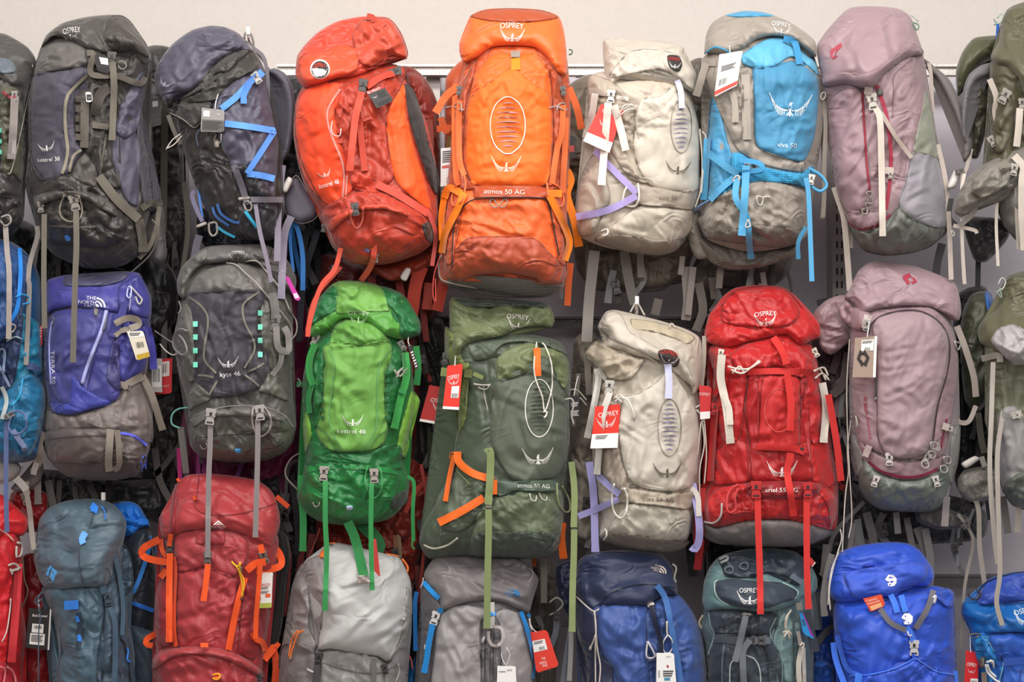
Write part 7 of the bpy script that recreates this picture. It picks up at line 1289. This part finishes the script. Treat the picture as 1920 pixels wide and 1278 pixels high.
def c_royal():
    p = pack('royal blue backpack with grey chevron trim and two white round emblems, bottom row right', (1530, 980, 4.289), .02)
    b, st = '2b52c2', '3f7ae8/web'
    p.part('main_body', '150,640 140,800 160,1000 200,1300 240,2100 1100,2100 1130,1300 1120,1000 1110,700 1105,600 1060,530 900,500 400,560 250,600', b, T=.15, R=95, back=.16, wr=(.010, 100, 100, 30), folds='170,760,330,760,14,.012 330,760,560,620,12,.012 860,780,1020,700,12,.010 340,940,520,800,12,.008 700,1000,640,930,14,.008')
    p.part('lid_collar', '950,560 1050,520 1110,560 1110,660 1060,680 980,620', '2f56c4', T=.03, R=16, wr=(.02, 60, 40, 12))
    p.part('chevron_panel', '520,690 620,620 820,560 930,560 900,680 840,800 780,860 700,850 600,790', '3558c8/soft', T=.008, R=14, wr=(.004, 60, 80, 24))
    p.part('lower_pocket', '270,1250 420,1220 600,1180 720,1130 790,1090 850,1120 960,1190 1110,1220 1120,1400 1100,2100 250,2100 240,1500', '2f56c8', T=.02, R=20, wr=(.010, 40, 90, 26)); p.cord('270,1230 420,1220 600,1180 720,1130 790,1092 850,1120 960,1190 1110,1222', 1.8, '4f80f0/cord', name='piping', lift=.01)
    p.part('lid', '95,500 85,440 130,310 200,230 300,190 480,160 620,152 740,165 830,215 890,290 940,370 950,440 900,510 800,510 700,545 620,600 480,590 380,620 280,640 180,640 120,600', '2b52c6', T=.08, R=50, lift=.012, bl=34, wr=(.010, 160, 110, 28), back=.14, folds='260,260,300,380,12,.010 430,260,600,220,14,.008 230,400,880,310,7,-.008')
    p.part('lid_front', '225,410 400,360 600,330 760,315 860,330 900,360 880,450 800,500 700,520 620,570 560,600 400,610 300,600 250,500', '3c5ccc/soft', T=.02, R=26, lift=.004, wr=(.009, 150, 90, 26)); p.part('lid_ridge', '370,355 400,325 470,330 480,350', '1a34b0', T=.01, R=8)
    nut(p, 603, 462, 22, '=ece9f0', 10); nut(p, 733, 770, 22, '=ece9f0', 10)
    g = '6f6c74/web'
    p.strap('515,690 600,800 725,865', 10, g, lift=.014, name='chevron_trim'); p.strap('945,540 900,680 800,850', 11, g, lift=.014, name='chevron_trim')
    p.strap('600,575 630,640 655,720', 11, st, lift=.012); p.strap('685,580 700,640 722,715', 11, st, lift=.012); p.strap('725,840 760,880 785,950', 11, '3f74e0/web', lift=.016); p.cord('735,870 750,910 770,900', 2, '#d8d4dc', name='ring', lift=.02); p.buckle(790, 1000, 0, 18, '#c4c0c4'); p.strap('795,1050 792,1090', 10, '3058d8/web', lift=.014)
    p.strap('140,960 160,1100 230,1300', 11, '3a70e0/web', abs_h=(.06, .09, .12)); p.strap('170,900 240,1150 350,1230', 9, '3a66d8/web', lift=.016); p.strap('345,1210 330,1400', 13, st, lift=.02); p.strap('1110,1190 1130,1400', 13, st, lift=.02, abs_h=.08)
    p.part('tape_end', '930,575 975,585 960,650 925,640', '=e8e6ee', T=.003, R=3, lift=.012)
    p.cord('195,50 205,130 170,250 125,420 105,560 115,700', 1.8, 'cfc8c0/cord', abs_h=(.06, .06, .08, .12, .13, .13)); p.cord('180,240 130,360 105,500 95,660', 1.8, 'cfc8c0/cord', abs_h=(.07, .11, .12, .12))
    tag('small orange-red card tag tucked under the lid of the royal blue pack', p.fr, '380,610 525,572 560,665 440,715', '=e2502c', blocks=((.1, .62, .8, .95, '=f0b080', 'print_block'),), texts=(('Capacity', .4, .2, .6, 4, '=f6e4da'), ('expander', .45, .42, .7, 4, '=f6e4da')), lift=.01)
    q = pack('blue backpack with grey straps in the gap between the teal-edged and royal blue packs', (1530, 980, 4.289), -.14)
    q.part('main_body', '-60,560 60,540 140,620 180,900 190,1400 100,1600 -60,1600', '1c3f8c', T=.09, R=26, back=.1, wr=(.012, 70, 60, 18)); q.strap('150,820 60,900 0,980', 13, '4f4c50/web', lift=.01); q.strap('0,560 20,860', 14, '5f6068/web', lift=.02); q.strap('130,250 90,400 60,600 70,750', 12, '7b7874/web', abs_h=.05, hem=True, name='webbing_strap')
    q.part('lower_pocket', '-40,1150 60,1100 140,1180 150,1400 60,1550 -60,1500', '2254a8', T=.03, R=18, wr=(.012, 60, 50, 15))
c_royal()
def c_blue_right():
    p = pack('mid blue backpack with white arched lettering at the bottom right corner', (1530, 980, 4.289), .0)
    b = '1660a4'
    p.part('main_body', '1250,850 1230,950 1260,1100 1310,1250 1300,1700 1350,2100 2300,2100 2300,850 1500,700', '1f62b0', T=.13, R=60, back=.16, wr=(.009, 70, 90, 26))
    p.part('side_panel', '1255,930 1380,900 1400,980 1480,1060 1510,1120 1490,1250 1420,1350 1300,1330 1290,1150', '1f74b4/shiny', T=.016, R=20, wr=(.014, 60, 60, 18)); p.cord('1390,960 1430,1020 1500,1080 1505,1150 1470,1280', 1.8, '6fa8c8/cord', name='piping')
    p.part('front_panel', '1400,900 1600,880 2300,870 2300,1280 1700,1330 1500,1320 1510,1120 1420,1010', '2a58b4', T=.016, R=22, wr=(.009, 50, 90, 26)); p.strap('1510,1120 1700,1105 2300,1090', 14, '2f54b0/web', lift=.014); p.line('1650,1180 1640,1300 1645,1600', 2, '1c3c84', name='seam')
    p.part('lid', '1180,760 1165,690 1190,620 1290,590 1330,500 1400,440 1560,400 1700,385 2300,380 2300,880 1600,880 1400,895 1260,900 1230,830', '1860a8/shiny', T=.06, R=34, lift=.012, bl=32, wr=(.012, 10, 110, 26), back=.13, folds='1240,780,1700,800,12,-.010 1200,700,1700,760,14,.010')
    p.part('lid_top_panel', '1290,590 1330,500 1400,445 1560,402 1700,388 2300,385 2300,640 1600,625 1500,640 1380,660 1310,650', '2c4aa8', T=.014, R=16, wr=(.008, 10, 100, 24)); p.cord('1300,560 1380,470 1560,410 1700,392', 2, '17284f/cord', name='zip', lift=.006)
    p.text('OSPREY', 1682, 700, 44, 10, '=e4ecf2', ang=-16, arc=0, lift=.003); p.bird(1700, 760, 52, '=e4ecf2', ang=6, n=9)
    p.cord('1260,530 1230,560 1240,600 1290,610 1320,570 1290,530', 2.6, '#3f3f44', name='ring', abs_h=.07); p.cord('1225,905 1280,890 1340,905 1280,920', 2.4, '#5f5a54', name='ring', abs_h=.1)
    for q in ('1370,1120 1420,1110 1430,1160', '1365,1140 1380,1200 1440,1260 1480,1280', '1380,1140 1400,1190 1450,1240', '1400,1100 1420,1130'): p.cord(q, 2.8, 'd8d8d4/cord', lift=.03)
    p.part('cord_lock', '1310,1090 1360,1075 1355,1160 1315,1165', '#5a544a', T=.01, R=5, lift=.02); p.strap('1350,1200 1360,1350', 10, '8b7f6c/web', lift=.016)
    tag('red swing tag with white bird emblem at the bottom right corner', p.fr, '1205,1025 1308,1040 1300,1420 1185,1420', '=d02028', blocks=((.45, .56, 1, .75, '=ece8e6', 'sticker'),), texts=(('OSPREY', .5, .28, .75, 7, '=f4ece8', 0, 1),), birds=((.5, .4, .62, '=f4ece8'),), lines=((.5, .6, .9, .72, 8, 1),), lift=.012, string='1240,910 1240,980 1245,1040')
c_blue_right()
# ---------------------------------------------------------------- olive packs at the right edge
def olive_top():
    p = pack('dark olive backpack with grey hip belt pocket at the right edge of the top row', (1530, 0, 2.367), .0)
    ol, st = '4a4733', 'b0a59a/web'
    p.part('main_body', '780,260 770,400 760,600 740,760 800,860 830,1000 900,1050 1200,1060 1200,200 900,200', '4d4935', T=.12, R=50, back=.15, wr=(.010, 75, 70, 22))
    p.part('front_panel', '790,420 850,370 880,480 870,600 820,680 770,650 770,500', '4f4b38', T=.014, R=16, wr=(.01, 80, 60, 16)); p.part('grey_panel', '820,860 900,820 940,860 940,1090 880,1060 830,980', '7b7873/soft', T=.012, R=12)
    p.part('lid', '775,250 810,180 818,110 850,40 920,10 1200,-20 1200,440 940,430 900,350 850,300 800,290', '57543f', T=.06, R=30, lift=.01, bl=30, wr=(.010, 40, 90, 26), back=.12, folds='900,100,820,220,12,.010 940,200,900,330,14,.008')
    p.part('shoulder_strap', '680,330 730,290 780,280 770,330 710,360 680,440 665,560 670,640 650,600 645,480 655,390', '6d6a6c/soft', T=.02, R=9, flat=-.02, back=.03)
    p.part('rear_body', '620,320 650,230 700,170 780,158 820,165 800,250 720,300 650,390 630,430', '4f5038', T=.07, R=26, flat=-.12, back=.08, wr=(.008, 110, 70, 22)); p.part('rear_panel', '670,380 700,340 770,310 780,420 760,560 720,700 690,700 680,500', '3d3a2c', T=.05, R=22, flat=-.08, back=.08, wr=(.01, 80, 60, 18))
    p.part('hip_belt_pocket', '612,940 625,870 680,780 760,720 850,680 923,650 1000,700 940,770 900,840 830,890 730,920 650,960', '6f6a62/rip', T=.045, R=24, flat=.10, back=.06, wr=(.012, 150, 60, 16)); p.part('belt_pocket_face', '690,850 700,790 760,730 850,705 880,760 830,840 740,880', '7b766c/rip', T=.02, R=16, wr=(.008, 150, 60, 18))
    p.strap('770,350 800,430 795,500 815,600 825,690', 11, st, lift=.02, abs_h=(.1, .1, .1, .11)); p.buckle(838, 425, 30, 18, '#8b867e'); p.strap('905,480 900,560 890,650', 13, 'c4b9ae/web', lift=.016); p.buckle(915, 460, 0, 14, '#a8a298'); p.buckle(780, 625, -30, 13, '#8b867e')
    p.strap('880,690 920,740 915,800 915,950 925,1110', 14, 'c4b9ae/web', abs_h=(.16, .17, .16, .14), hem=True, name='webbing_strap'); p.strap('895,720 890,900 900,1105', 8, 'a89e94/web', abs_h=.13, name='webbing_strap'); p.buckle(880, 750, 10, 14, '#a8a298'); p.strap('805,880 800,1000 808,1180', 6, 'd0c6bc/web', abs_h=(.1, .08), name='webbing_strap')
    p.strap('660,770 645,860 650,1080 660,1250', 6, 'd0c6bc/web', abs_h=(.1, .1, .05), name='webbing_strap'); p.cord('805,80 820,60 830,70 818,100 800,105', 2, '#9aa8a0', name='lid_clip', abs_h=.03); p.cord('790,85 800,105 790,110', 2, '#6f8a80', name='lid_clip', abs_h=.03); p.strap('808,100 803,195', 6, '2f68c8/web', abs_h=.0)
    p.part('bottle', '580,830 610,760 630,750 645,765 620,830 595,840', '=d4ceca', T=.02, R=8, flat=.05, back=.02); p.buckle(640, 760, 80, 11, '#5a5550', h=.08)
    p.strap('610,1000 700,1020 715,1035', 7, 'b0a59a/web', abs_h=.1); p.cord('600,1020 605,1050 615,1035', 2, '#a8a298', name='ring', closed=True, abs_h=.1); p.part('lower_dark', '650,980 700,960 860,980 850,1060 760,1160 700,1150', '2c2b2c', T=.05, R=22, flat=-.06, back=.06, wr=(.01, 60, 60, 18))
    p.strap('600,880 590,960 620,1000', 10, '4a4744/web', abs_h=.04); p.strap('710,880 700,940 640,1000', 10, '6b665f/web', abs_h=.12)
    p.strap('560,1080 540,1160 530,1240', 15, '5f5c60/web', abs_h=-.1, name='webbing_strap'); p.strap('720,1150 718,1278', 10, '3c3a3c/web', abs_h=-.1, name='webbing_strap')
olive_top()
def olive_mid():
    p = pack('olive backpack with pale grey stuffed mesh pocket at the right edge of the middle row', (1720, 470, 1.582), .0)
    p.part('main_body', '200,280 210,380 200,500 230,600 250,700 290,760 500,770 500,150 260,200', '5f604c', T=.12, R=50, back=.15, wr=(.009, 75, 70, 22))
    p.part('side_panel', '240,480 290,460 330,540 330,640 290,700 255,720 235,620', '8b8988/soft', T=.012, R=14); p.part('base_panel', '255,700 300,660 500,640 500,780 300,765 270,740', '5f665c/shiny', T=.02, R=14, wr=(.008, 20, 50, 16))
    p.part('lid', '180,230 200,200 240,170 250,110 270,75 310,62 500,50 500,330 330,330 250,320 215,290 185,270', '5c5a44', T=.05, R=26, lift=.01, bl=26, wr=(.012, 50, 60, 20), back=.12); p.part('stuffed_pocket', '218,265 240,230 280,218 310,230 330,260 500,250 500,330 290,340 255,310 235,290', 'a8a4a4', T=.03, R=14, lift=.004, wr=(.02, 40, 40, 12))
    p.cord('240,100 250,80 262,90 255,110 240,120', 2, '#b8b8b0', name='lid_clip', abs_h=.05); p.cord('235,120 250,140 245,110', 2, '#8a9a90', name='lid_clip', abs_h=.05)
    p.strap('190,320 240,310 245,330', 12, '8b857c/web', lift=.02); p.strap('225,330 220,480 215,650 228,840 238,928', 9, 'b0a8a0/web', abs_h=(.14, .15, .14, .12), name='webbing_strap'); p.strap('255,475 238,600 240,760 245,950 235,1040 252,1110', 9, 'a39a92/web', abs_h=(.13, .16, .16, .16), name='webbing_strap', hem=True)
    p.cord('260,340 265,390 275,410', 2, '5f5a50/cord', lift=.02); p.strap('280,490 310,480', 13, '9a958c/web', lift=.016); p.buckle(292, 488, 90, 12, '#b8b2a8'); p.strap('300,750 298,835', 12, 'a39a92/web', abs_h=.05, hem=True)
    q = pack('dark olive backpack behind the gap right of the lower mauve pack', (1720, 470, 1.582), -.13)
    q.part('main_body', '125,260 135,180 160,130 200,120 230,150 240,300 220,420 180,480 140,440', '3f4232', T=.09, R=30, back=.1, wr=(.008, 100, 70, 22)); q.part('blue_edge', '200,120 222,130 228,180 210,185', '2f68b8', T=.01, R=5)
    q.part('hip_belt', '120,680 140,650 200,640 240,660 230,730 160,745 125,720', '6b6760', T=.04, R=14, flat=.02, back=.04, wr=(.012, 150, 40, 14)); q.part('handle', '130,630 170,608 185,618 145,645', '=c0bab4', T=.012, R=5, flat=.06, back=.01); q.strap('190,610 200,640', 10, '8b857f/web', abs_h=.06)
    q.strap('150,710 180,760 185,880 200,990', 9, '9a9289/web', abs_h=(.05, .04, .03), name='webbing_strap'); q.strap('120,780 150,820 165,870 140,1000 130,1180', 6, '8b837b/web', abs_h=(.0, .02, .02), name='webbing_strap'); q.buckle(145, 810, 40, 12, '#5a5652', h=.02); q.strap('180,480 190,560 200,600', 12, '5f5a52/web', abs_h=-.05)
    q.part('lower_pocket', '0,740 80,760 150,790 140,820 60,825 0,800', '4f4d4b', T=.04, R=12, flat=-.06, back=.06, wr=(.01, 10, 50, 16)); q.strap('0,820 30,900 20,960', 18, '8b8580/web', abs_h=-.12, name='webbing_strap')
olive_mid()
# ---------------------------------------------------------------- packs hanging behind, glimpsed in the gaps
BN = [0]
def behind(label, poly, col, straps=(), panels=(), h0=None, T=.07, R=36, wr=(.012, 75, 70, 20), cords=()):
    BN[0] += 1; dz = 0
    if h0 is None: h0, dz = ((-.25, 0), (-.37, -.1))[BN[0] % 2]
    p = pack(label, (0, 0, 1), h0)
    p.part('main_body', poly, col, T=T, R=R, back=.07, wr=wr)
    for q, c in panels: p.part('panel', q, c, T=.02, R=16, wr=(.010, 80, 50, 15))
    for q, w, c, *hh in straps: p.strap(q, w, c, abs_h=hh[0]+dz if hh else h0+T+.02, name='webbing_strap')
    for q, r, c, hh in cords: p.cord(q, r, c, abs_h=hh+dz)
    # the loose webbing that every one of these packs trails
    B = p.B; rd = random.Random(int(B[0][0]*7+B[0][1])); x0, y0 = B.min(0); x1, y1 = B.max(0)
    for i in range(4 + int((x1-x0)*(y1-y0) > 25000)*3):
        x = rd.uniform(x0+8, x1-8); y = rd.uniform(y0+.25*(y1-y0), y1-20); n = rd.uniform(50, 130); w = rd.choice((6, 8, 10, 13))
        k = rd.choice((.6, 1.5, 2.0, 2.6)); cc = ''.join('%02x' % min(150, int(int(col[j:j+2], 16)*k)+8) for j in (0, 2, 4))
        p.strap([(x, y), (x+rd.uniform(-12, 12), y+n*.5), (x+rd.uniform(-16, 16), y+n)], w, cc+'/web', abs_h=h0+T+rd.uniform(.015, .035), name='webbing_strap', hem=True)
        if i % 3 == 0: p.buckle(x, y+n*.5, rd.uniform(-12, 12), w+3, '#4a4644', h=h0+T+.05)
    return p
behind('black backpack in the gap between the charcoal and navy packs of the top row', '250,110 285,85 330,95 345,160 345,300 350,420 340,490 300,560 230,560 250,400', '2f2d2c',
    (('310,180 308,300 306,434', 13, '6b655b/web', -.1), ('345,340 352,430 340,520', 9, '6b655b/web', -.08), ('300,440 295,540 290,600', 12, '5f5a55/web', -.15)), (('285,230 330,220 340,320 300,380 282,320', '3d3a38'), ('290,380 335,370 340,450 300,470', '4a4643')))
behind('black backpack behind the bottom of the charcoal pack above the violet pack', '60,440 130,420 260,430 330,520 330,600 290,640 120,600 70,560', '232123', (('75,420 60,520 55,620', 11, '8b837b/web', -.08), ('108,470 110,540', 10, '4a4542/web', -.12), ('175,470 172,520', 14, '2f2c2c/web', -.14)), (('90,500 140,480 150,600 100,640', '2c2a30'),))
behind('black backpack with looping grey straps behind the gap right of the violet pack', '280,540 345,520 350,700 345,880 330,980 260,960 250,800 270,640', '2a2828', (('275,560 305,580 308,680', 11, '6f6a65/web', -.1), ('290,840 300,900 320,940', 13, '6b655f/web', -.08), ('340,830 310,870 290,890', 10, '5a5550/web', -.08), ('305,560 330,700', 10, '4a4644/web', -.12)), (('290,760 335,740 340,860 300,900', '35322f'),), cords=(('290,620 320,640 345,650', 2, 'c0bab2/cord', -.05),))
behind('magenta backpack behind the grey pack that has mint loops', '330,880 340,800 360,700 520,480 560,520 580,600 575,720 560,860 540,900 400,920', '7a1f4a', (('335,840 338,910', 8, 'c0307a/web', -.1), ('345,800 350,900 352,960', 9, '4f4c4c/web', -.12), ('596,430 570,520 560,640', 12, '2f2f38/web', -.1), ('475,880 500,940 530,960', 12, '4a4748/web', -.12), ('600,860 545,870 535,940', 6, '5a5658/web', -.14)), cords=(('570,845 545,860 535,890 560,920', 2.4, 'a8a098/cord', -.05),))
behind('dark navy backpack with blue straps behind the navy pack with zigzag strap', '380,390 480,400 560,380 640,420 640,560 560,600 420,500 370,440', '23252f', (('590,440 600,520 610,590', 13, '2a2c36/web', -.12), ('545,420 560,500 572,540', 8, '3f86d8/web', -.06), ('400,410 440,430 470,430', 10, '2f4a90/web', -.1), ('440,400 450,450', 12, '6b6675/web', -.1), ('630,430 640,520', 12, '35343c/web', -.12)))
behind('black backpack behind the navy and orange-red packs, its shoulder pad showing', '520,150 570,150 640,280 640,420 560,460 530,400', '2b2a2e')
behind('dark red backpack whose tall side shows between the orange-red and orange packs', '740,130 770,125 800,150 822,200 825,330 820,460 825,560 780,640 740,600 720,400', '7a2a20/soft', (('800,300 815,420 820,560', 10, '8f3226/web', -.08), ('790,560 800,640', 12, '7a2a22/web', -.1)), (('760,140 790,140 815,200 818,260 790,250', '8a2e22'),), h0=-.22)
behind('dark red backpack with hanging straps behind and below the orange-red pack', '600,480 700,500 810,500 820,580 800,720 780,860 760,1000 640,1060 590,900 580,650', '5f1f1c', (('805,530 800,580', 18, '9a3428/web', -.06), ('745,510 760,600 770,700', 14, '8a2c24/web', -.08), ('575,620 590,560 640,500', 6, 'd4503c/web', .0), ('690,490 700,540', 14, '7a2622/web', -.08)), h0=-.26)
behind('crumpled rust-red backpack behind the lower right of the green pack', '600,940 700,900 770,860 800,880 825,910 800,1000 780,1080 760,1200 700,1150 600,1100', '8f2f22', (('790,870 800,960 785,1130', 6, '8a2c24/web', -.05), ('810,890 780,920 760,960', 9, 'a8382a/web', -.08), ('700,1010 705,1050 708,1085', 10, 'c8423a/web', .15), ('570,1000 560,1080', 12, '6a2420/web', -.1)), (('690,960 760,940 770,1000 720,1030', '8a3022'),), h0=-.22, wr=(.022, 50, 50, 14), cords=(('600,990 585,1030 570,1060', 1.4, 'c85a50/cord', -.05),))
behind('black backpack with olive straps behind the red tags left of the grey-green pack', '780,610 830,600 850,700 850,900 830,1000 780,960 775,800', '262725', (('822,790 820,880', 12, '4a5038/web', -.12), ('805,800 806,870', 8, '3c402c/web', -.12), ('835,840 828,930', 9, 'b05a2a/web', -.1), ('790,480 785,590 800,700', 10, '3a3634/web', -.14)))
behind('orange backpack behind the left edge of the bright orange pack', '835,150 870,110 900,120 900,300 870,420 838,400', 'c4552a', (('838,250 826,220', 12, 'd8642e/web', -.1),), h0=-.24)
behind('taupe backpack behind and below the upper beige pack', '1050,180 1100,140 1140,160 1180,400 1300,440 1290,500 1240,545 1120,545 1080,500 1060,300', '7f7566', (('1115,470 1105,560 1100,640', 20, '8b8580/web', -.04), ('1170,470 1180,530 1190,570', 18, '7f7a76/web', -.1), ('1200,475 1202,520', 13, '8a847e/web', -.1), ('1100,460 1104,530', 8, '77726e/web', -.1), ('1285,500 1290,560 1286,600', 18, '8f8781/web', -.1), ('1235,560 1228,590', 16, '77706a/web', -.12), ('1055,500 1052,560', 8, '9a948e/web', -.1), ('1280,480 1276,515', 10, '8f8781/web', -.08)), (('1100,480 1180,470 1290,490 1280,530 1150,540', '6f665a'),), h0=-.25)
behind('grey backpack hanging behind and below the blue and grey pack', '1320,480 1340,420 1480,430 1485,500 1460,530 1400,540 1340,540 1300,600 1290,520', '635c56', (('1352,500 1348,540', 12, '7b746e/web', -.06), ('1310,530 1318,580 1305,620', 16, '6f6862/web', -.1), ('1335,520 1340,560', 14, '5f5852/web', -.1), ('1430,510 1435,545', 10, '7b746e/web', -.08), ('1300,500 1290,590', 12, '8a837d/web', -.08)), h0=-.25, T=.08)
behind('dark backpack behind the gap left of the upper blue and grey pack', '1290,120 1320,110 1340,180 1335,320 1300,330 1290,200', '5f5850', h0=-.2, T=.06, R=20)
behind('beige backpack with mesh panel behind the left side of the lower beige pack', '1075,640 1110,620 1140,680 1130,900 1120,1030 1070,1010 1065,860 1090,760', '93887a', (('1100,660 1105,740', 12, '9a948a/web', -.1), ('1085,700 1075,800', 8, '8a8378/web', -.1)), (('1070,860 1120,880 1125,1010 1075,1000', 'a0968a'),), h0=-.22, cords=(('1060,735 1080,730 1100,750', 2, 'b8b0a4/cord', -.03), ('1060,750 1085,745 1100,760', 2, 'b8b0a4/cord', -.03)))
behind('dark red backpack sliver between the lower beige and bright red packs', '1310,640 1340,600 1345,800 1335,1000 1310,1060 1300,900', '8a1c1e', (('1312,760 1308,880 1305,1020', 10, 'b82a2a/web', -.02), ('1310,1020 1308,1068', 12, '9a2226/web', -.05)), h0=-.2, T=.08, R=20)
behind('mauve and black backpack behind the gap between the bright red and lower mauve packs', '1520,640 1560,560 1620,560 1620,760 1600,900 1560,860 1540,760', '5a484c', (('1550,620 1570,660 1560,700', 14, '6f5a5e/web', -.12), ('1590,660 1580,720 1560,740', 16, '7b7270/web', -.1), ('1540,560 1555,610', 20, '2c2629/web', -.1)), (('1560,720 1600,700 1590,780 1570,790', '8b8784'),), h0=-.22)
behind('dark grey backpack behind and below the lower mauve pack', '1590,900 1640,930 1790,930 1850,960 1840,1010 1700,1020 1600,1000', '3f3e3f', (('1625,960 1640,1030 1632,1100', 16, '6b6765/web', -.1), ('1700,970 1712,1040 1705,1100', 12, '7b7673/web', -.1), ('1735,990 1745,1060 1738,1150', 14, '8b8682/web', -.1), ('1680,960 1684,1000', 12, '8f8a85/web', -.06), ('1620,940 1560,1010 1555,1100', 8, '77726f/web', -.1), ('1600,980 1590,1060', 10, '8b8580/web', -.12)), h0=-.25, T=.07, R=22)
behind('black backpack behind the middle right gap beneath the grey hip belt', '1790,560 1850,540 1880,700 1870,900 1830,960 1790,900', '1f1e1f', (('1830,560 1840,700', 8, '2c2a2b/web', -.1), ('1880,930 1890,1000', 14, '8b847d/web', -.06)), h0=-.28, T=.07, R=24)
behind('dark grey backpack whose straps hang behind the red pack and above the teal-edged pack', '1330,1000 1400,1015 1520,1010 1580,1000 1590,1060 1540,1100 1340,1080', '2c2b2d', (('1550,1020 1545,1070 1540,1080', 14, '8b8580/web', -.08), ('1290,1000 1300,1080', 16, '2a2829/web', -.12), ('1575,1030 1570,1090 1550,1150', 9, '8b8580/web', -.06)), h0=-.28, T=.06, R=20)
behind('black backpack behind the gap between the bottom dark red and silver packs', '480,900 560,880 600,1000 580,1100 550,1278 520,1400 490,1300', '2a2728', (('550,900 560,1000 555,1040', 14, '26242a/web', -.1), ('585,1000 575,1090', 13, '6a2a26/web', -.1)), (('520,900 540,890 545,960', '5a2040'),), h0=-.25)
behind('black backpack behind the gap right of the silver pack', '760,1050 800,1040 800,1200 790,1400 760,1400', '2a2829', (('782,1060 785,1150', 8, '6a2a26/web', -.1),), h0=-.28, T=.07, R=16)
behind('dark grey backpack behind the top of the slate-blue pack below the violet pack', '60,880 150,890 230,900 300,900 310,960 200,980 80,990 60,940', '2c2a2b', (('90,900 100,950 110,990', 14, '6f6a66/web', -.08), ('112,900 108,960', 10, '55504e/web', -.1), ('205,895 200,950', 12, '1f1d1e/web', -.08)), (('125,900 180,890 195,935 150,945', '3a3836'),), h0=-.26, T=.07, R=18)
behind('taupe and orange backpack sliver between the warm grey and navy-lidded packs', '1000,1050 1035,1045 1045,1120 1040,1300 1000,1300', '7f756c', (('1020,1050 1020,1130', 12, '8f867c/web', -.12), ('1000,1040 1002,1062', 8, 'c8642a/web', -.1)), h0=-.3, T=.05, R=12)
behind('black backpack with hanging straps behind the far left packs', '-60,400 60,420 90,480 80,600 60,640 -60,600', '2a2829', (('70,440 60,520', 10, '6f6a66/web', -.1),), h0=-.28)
# more swing tags, half hidden between the packs
F0 = (0, 0, 1)
tag('small black swing tag with white print in the gap right of the charcoal pack', F0, '279,186 300,183 302,234 281,238', '=1c1b1b', lines=((.1, .6, .9, .9, 5, 0),), h=.0, blocks=((.3, .1, .8, .3, '=8a8684', 'print_block'),))
tag('white price tag with small print in the gap left of the bright orange pack', F0, '827,278 850,276 848,346 826,350', '=e6e0dc', blocks=((.1, .46, .9, .53, '=c8504a', 'print_block'),), lines=((.12, .08, .9, .4, 6, 0), (.5, .78, .9, .92, 5, 1)), h=.03)
tag('small black tag with red mark beside the upper right of the orange pack', F0, '1064,254 1079,254 1078,296 1063,294', '=1f1c1c', blocks=((.15, .45, .9, .75, '=a83a34', 'print_block'),), h=.02)
tag('black swing tag with white print to the right of the grey-green pack', F0, '1063,742 1086,740 1088,784 1066,786', '=171616', lines=((.3, .3, .9, .5, 3, 0), (.2, .65, .9, .9, 4, 0)), h=.03, string='1084,705 1080,720 1076,742')
tag('grey card with white barcode sticker right of the violet pack', F0, '276,672 304,672 304,735 276,735', '=b8b2ae', blocks=((.1, .2, .95, .85, '=e2deda', 'sticker'),), lines=((.3, .3, .85, .7, 8, 1),), h=-.03)
tag('red swing tag showing below the barcode sticker right of the violet pack', F0, '289,676 323,670 322,737 289,740', '=c8222c', blocks=((.25, .08, .85, .5, '=e8d8d4', 'sticker'),), texts=(('OSPREY', .5, .78, .7, 4, '=e8b8b4'),), lines=((.35, .14, .75, .4, 6, 1),), h=-.05)
tag('small red warning tag left of the violet pack', F0, '73,612 80,608 79,650 68,645', '=c0282c', lines=((.2, .1, .8, .9, 6, 0),), h=.05)
tag('red swing tag with white lettering squeezed left of the bright red pack', F0, '1311,722 1334,724 1331,784 1313,786', '=c4262a', texts=(('OSPREY', .45, .25, .9, 6, '=e8c8c4'),), blocks=((.0, .78, 1, 1, '=e8e4e0', 'print_block'),), h=.09)
tag('narrow black swing tag with white lettering on the upper right of the green pack', F0, '764,646 770,643 786,690 780,694', '=232222', lines=((.1, .3, .9, .95, 6, 0),), h=.12, string='766,632 765,640 768,648')
flush(); flush_tags()
